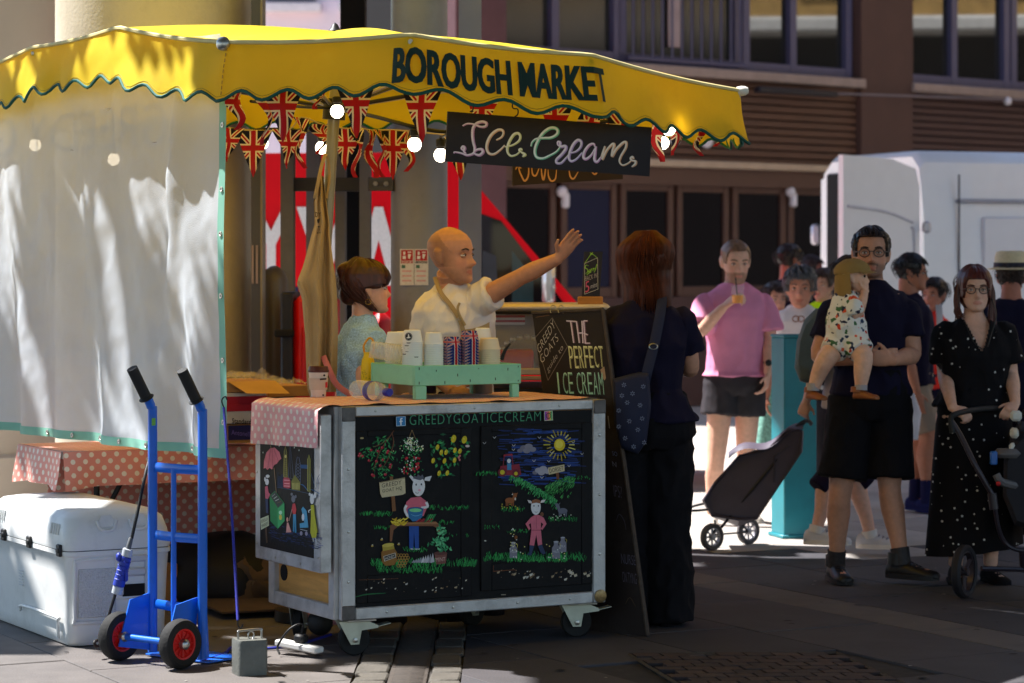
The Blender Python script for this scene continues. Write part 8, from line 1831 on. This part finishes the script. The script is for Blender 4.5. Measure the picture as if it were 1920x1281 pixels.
def romper_mat():
    m = hexm('romper_print', (230, 226, 218), rough=.9, var=0, bump=.1); t = m.node_tree; N = t.nodes; L = t.links; b = N['Principled BSDF']
    tc = N.new('ShaderNodeTexCoord'); nz = N.new('ShaderNodeTexNoise'); nz.inputs['Scale'].default_value = 26; mxv = N.new('ShaderNodeMix'); mxv.data_type = 'RGBA'; mxv.inputs[0].default_value = .06
    L.new(tc.outputs['Object'], nz.inputs[0]); L.new(tc.outputs['Object'], mxv.inputs[6]); L.new(nz.outputs['Color'], mxv.inputs[7])
    vo = N.new('ShaderNodeTexVoronoi'); vo.inputs['Scale'].default_value = 32; L.new(mxv.outputs[2], vo.inputs[0])
    ls = N.new('ShaderNodeMath'); ls.operation = 'LESS_THAN'; ls.inputs[1].default_value = .38; L.new(vo.outputs['Distance'], ls.inputs[0])
    sp = N.new('ShaderNodeSeparateXYZ'); L.new(vo.outputs['Color'], sp.inputs[0]); cr = N.new('ShaderNodeValToRGB'); cr.color_ramp.interpolation = 'CONSTANT'; L.new(sp.outputs[0], cr.inputs[0])
    el = cr.color_ramp.elements; el[0].color = (*s2l((36, 44, 70)), 1); el[0].position = 0; el[1].position = .38; el[1].color = (*s2l((206, 66, 36)), 1)
    for p_, c in ((.58, (70, 110, 70)), (.72, (40, 60, 90)), (.86, (226, 100, 60))): e = el.new(p_); e.color = (*s2l(c), 1)
    mx = N.new('ShaderNodeMix'); mx.data_type = 'RGBA'; L.new(ls.outputs[0], mx.inputs[0]); mx.inputs[6].default_value = (*s2l((230, 226, 218)), 1); L.new(cr.outputs[0], mx.inputs[7]); L.new(mx.outputs[2], b.inputs['Base Color']); return m
q = M(); q.tube([bp2(1588, 548), bp2(1586, 600), bp2(1590, 652)], [.056, .084, .1, .088], 20, 4); q.tube([bp2(1590, 556, -.03), bp2(1600, 575, -.075), bp2(1604, 588, -.082)], [.04, .044, .042], 14, 3); q.tube([bp2(1580, 556, .04), bp2(1578, 582, .085)], [.04, .042], 14)
q.tube([bp2(1576, 640, .0), bp2(1560, 660, -.04)], [.075, .064], 14); q.tube([bp2(1600, 640, -.03), bp2(1614, 660, -.08)], [.075, .064], 14)
me = fuse(q, .006, 3); wrinkle(me, .005, 14, 3); put('romper', me, romper_mat(), o2)
m_hat = cloth('hat_khaki', (150, 122, 74))
q = M(); rings = []
for i in range(15):
    z = .026 + .094 * (1 - (1 - i / 14) ** 1.8); rings.append([BM @ (V((lambda p: (p.x, p.y, z))(hsurf(2 * math.pi * k / 40, min(.118, max(-.0, z)), .022 + .004 * noise.noise((math.sin(k * .3) * 3, z * 20, 1)))) ) * .76) for k in range(40)])
q.loft(rings); h = q.build('hat_crown', m_hat, o2, smooth=80)
q = M(); q.grid(lambda u, v_: BM @ (V((math.sin((u - .5) * 2.2) * (.085 + .05 * v_), -math.cos((u - .5) * 2.2) * (.1 + .055 * v_), .035 - .022 * v_)) * .76), 18, 5); q.build('hat_brim', m_hat, h, smooth=80)
q = M(); q.grid(lambda u, v_: BM @ (V((math.sin(math.pi + (u - .5) * 2.9) * (.098 + .02 * v_), -math.cos(math.pi + (u - .5) * 2.9) * (.115 + .02 * v_), .03 - .14 * v_ + .006 * math.sin(u * 20))) * .76), 26, 8); q.build('hat_flap', m_hat, h, smooth=80)
m_bshoe = hexm('baby_shoe', (146, 84, 42), rough=.5)
for a, t in ((bp2(1524, 738, -.03), (.35, -.6, 0)), (bp2(1614, 737, -.11), (.75, -.5, 0))):
    q = M(); shoe(q, a + V((0, 0, .02)), t, .13, .05, .03, .01); q.build('shoe', m_bshoe, o2, smooth=60)
    q = M(); q.tube([a + V((0, 0, .015)), a + V((.002, 0, .05))], [.031, .03], 12); q.build('sock', cloth('sock_grey', (170, 164, 168)), o2)
# woman with the pushchair
def dot_mat():
    m = hexm('dot_dress', (18, 16, 20), rough=.85, var=0, spec=.2); t = m.node_tree; N = t.nodes; L = t.links; b = N['Principled BSDF']
    tc = N.new('ShaderNodeTexCoord'); mp = N.new('ShaderNodeMapping'); mp.inputs['Scale'].default_value = (1, .55, 1); L.new(tc.outputs['Object'], mp.inputs[0])
    vo = N.new('ShaderNodeTexVoronoi'); vo.inputs['Scale'].default_value = 27; vo.inputs['Randomness'].default_value = .75; L.new(mp.outputs[0], vo.inputs[0])
    ls = N.new('ShaderNodeMath'); ls.operation = 'LESS_THAN'; ls.inputs[1].default_value = .145; L.new(vo.outputs['Distance'], ls.inputs[0])
    mx = N.new('ShaderNodeMix'); mx.data_type = 'RGBA'; L.new(ls.outputs[0], mx.inputs[0]); mx.inputs[6].default_value = (*s2l((18, 16, 20)), 1); mx.inputs[7].default_value = (*s2l((206, 200, 196)), 1); L.new(mx.outputs[2], b.inputs['Base Color']); return m
m_dot = dot_mat(); DY = 13.15
o, W, HM, SH = person('woman in glasses and a long black spotted dress pushing the pushchair', P(1826, 490, DY).x, DY, 1.55, 6, skin=(222, 172, 148), fem=True, hair='pony', hairc=(84, 36, 28), glasses=True, hyaw=-2, pitch=-2, vox=.006, girth=1.22, hscale=1.0,
    arms={'R': dict(s=P(1772, 620, DY), e=P(1770, 700, DY), w=P(1786, 765, DY - .3), d=(.75, -.4, -.4), t=(.6, .3, .3), n=(.2, .2, -1), curl=(.8, .9, .6)), 'L': dict(s=P(1882, 620, DY), e=P(1896, 700, DY), w=P(1904, 757, DY - .16), d=(-.4, -.5, -.3), t=(-.8, .2, .3), n=(0, .2, -1), curl=(.8, .9, .6))},
    top=dict(m=m_dot, hem=.56, sleeve=.75, fit=.02, cuff=1.12, vneck=.735, wr=.008, name='dress_top'), low=dict(kind='skirt', hem=.16, rad=.215, m=m_dot, fold=.045, slant=.03, waist=.62, name='dress_skirt', fit=.022), shoes=dict(m=m_blackc))
q = M(); q.tube([HM @ V((.078, .0, -.03)), P(1868, 590, DY - .12), P(1858, 630, DY - .15), P(1852, 650, DY - .16)], .003, 5, 4); q.tube([P(1808, 600, DY - .1), P(1825, 640, DY - .15), P(1842, 655, DY - .16)], .0025, 5, 4); q.build('earphone_wire', m_black, o)
# people at the right behind
o, W, HM, SH = person('man in glasses, navy polo and beige shorts between the father and the pushchair', P(1704, 490, 16.8).x, 16.8, 1.62, 85, skin=(176, 116, 90), hair='short', hairc=(30, 24, 26), glasses=True, vox=.009, hyaw=80, girth=1.25, top=dict(m=m_navy, hem=.5, sleeve=.75, fit=.02), low=dict(kind='shorts', hem=.52, m=cloth('beige_cotton', (150, 130, 112)), name='shorts'), shoes=dict(m=cloth('blue_shoe', (36, 40, 90)), sock=cloth('blue_sock', (30, 30, 70)), sock_h=.12),
    legs={'L': (P(1722, 820, 16.8), P(1716, 930, 16.8), (.6, -.8, 0)), 'R': (P(1740, 820, 16.7), P(1738, 935, 16.7), (.7, -.7, 0))})
o2 = thing('carrier_bag', 'white plastic carrier bag held low behind the father', 'bag', P(1708, 790, 16.4))
q = M(); q.loft([[P(1708 + x * s_, 785 + y, 16.4 + d_) for x, y in ((-18, 38), (14, 40), (20, -10), (6, -48), (-8, -46), (-20, -8))] for s_, d_ in ((.7, -.05), (1, -.03), (1, .03), (.7, .05))])
for i, p in enumerate(q.v): q.v[i] = p + V((.02 * noise.noise(p * 9), .02 * noise.noise(p * 8), 0))
q.build('bag_body', hexm('bag_white', (226, 224, 230), rough=.4, lucent=.3), o2, smooth=60)
o, W, HM, SH = person('dark haired woman in a red and silver hi-vis vest half hidden behind the navy man', P(1748, 490, 18).x, 18, 1.46, 40, skin=(180, 118, 96), fem=True, hair='short', hairc=(36, 26, 26), vox=.01, hyaw=-40, top=dict(m=cloth('hivis_red', (226, 52, 40)), hem=.5, sleeve=.7, fit=.018, name='vest'), low=dict(kind='trousers', hem=.04, m=m_navy), shoes=dict(m=m_blackc))
q = M(); 
for k in (-1, 1): q.tube([P(1748 + k * 12, 572, 17.78), P(1750 + k * 12, 600, 17.74), P(1750 + k * 12, 650, 17.78)], .022, 6, 3, flat=.2, up=(1, 0, 0))
q.build('reflective_stripe', hexm('reflect_grey', (176, 170, 170), rough=.3), o)
o, W, HM, SH = person('man in a navy jacket wearing a straw hat, seen from behind at the right edge', P(1896, 490, 15.5).x, 15.5, 1.60, 170, skin=(176, 112, 92), hair='short', hairc=(52, 40, 36), vox=.009, hyaw=165, girth=1.15, top=dict(m=m_navy, hem=.46, sleeve=1.6, fit=.024, name='jacket'), low=dict(kind='trousers', hem=.04, m=m_navy), shoes=dict(m=m_blackc))
o2 = thing('straw_hat', 'cream straw trilby with dark band worn by the man in the navy jacket', 'hat', HM @ V((0, 0, .05)))
m_straw = hexm('straw', (226, 206, 168), rough=.8, var=.12, scale=90, bump=.5, bscale=160)
q = M(); q.lathe([(.135, .045), (.138, .05), (.1, .058), (.098, .07), (.094, .12), (.085, .148), (.06, .155), (.03, .14), (.001, .138)], HM @ V((0, .005, .0)), HM.to_3x3() @ V((0, 0, 1)), 36); h = q.build('crown', m_straw, o2, smooth=50)
q = M(); q.lathe([(.1005, .06), (.1, .086)], HM @ V((0, .005, 0)), HM.to_3x3() @ V((0, 0, 1)), 36, cap=False); q.build('band', hexm('hat_band', (30, 28, 50)), o2)
bpy.data.scenes.remove(TMP)
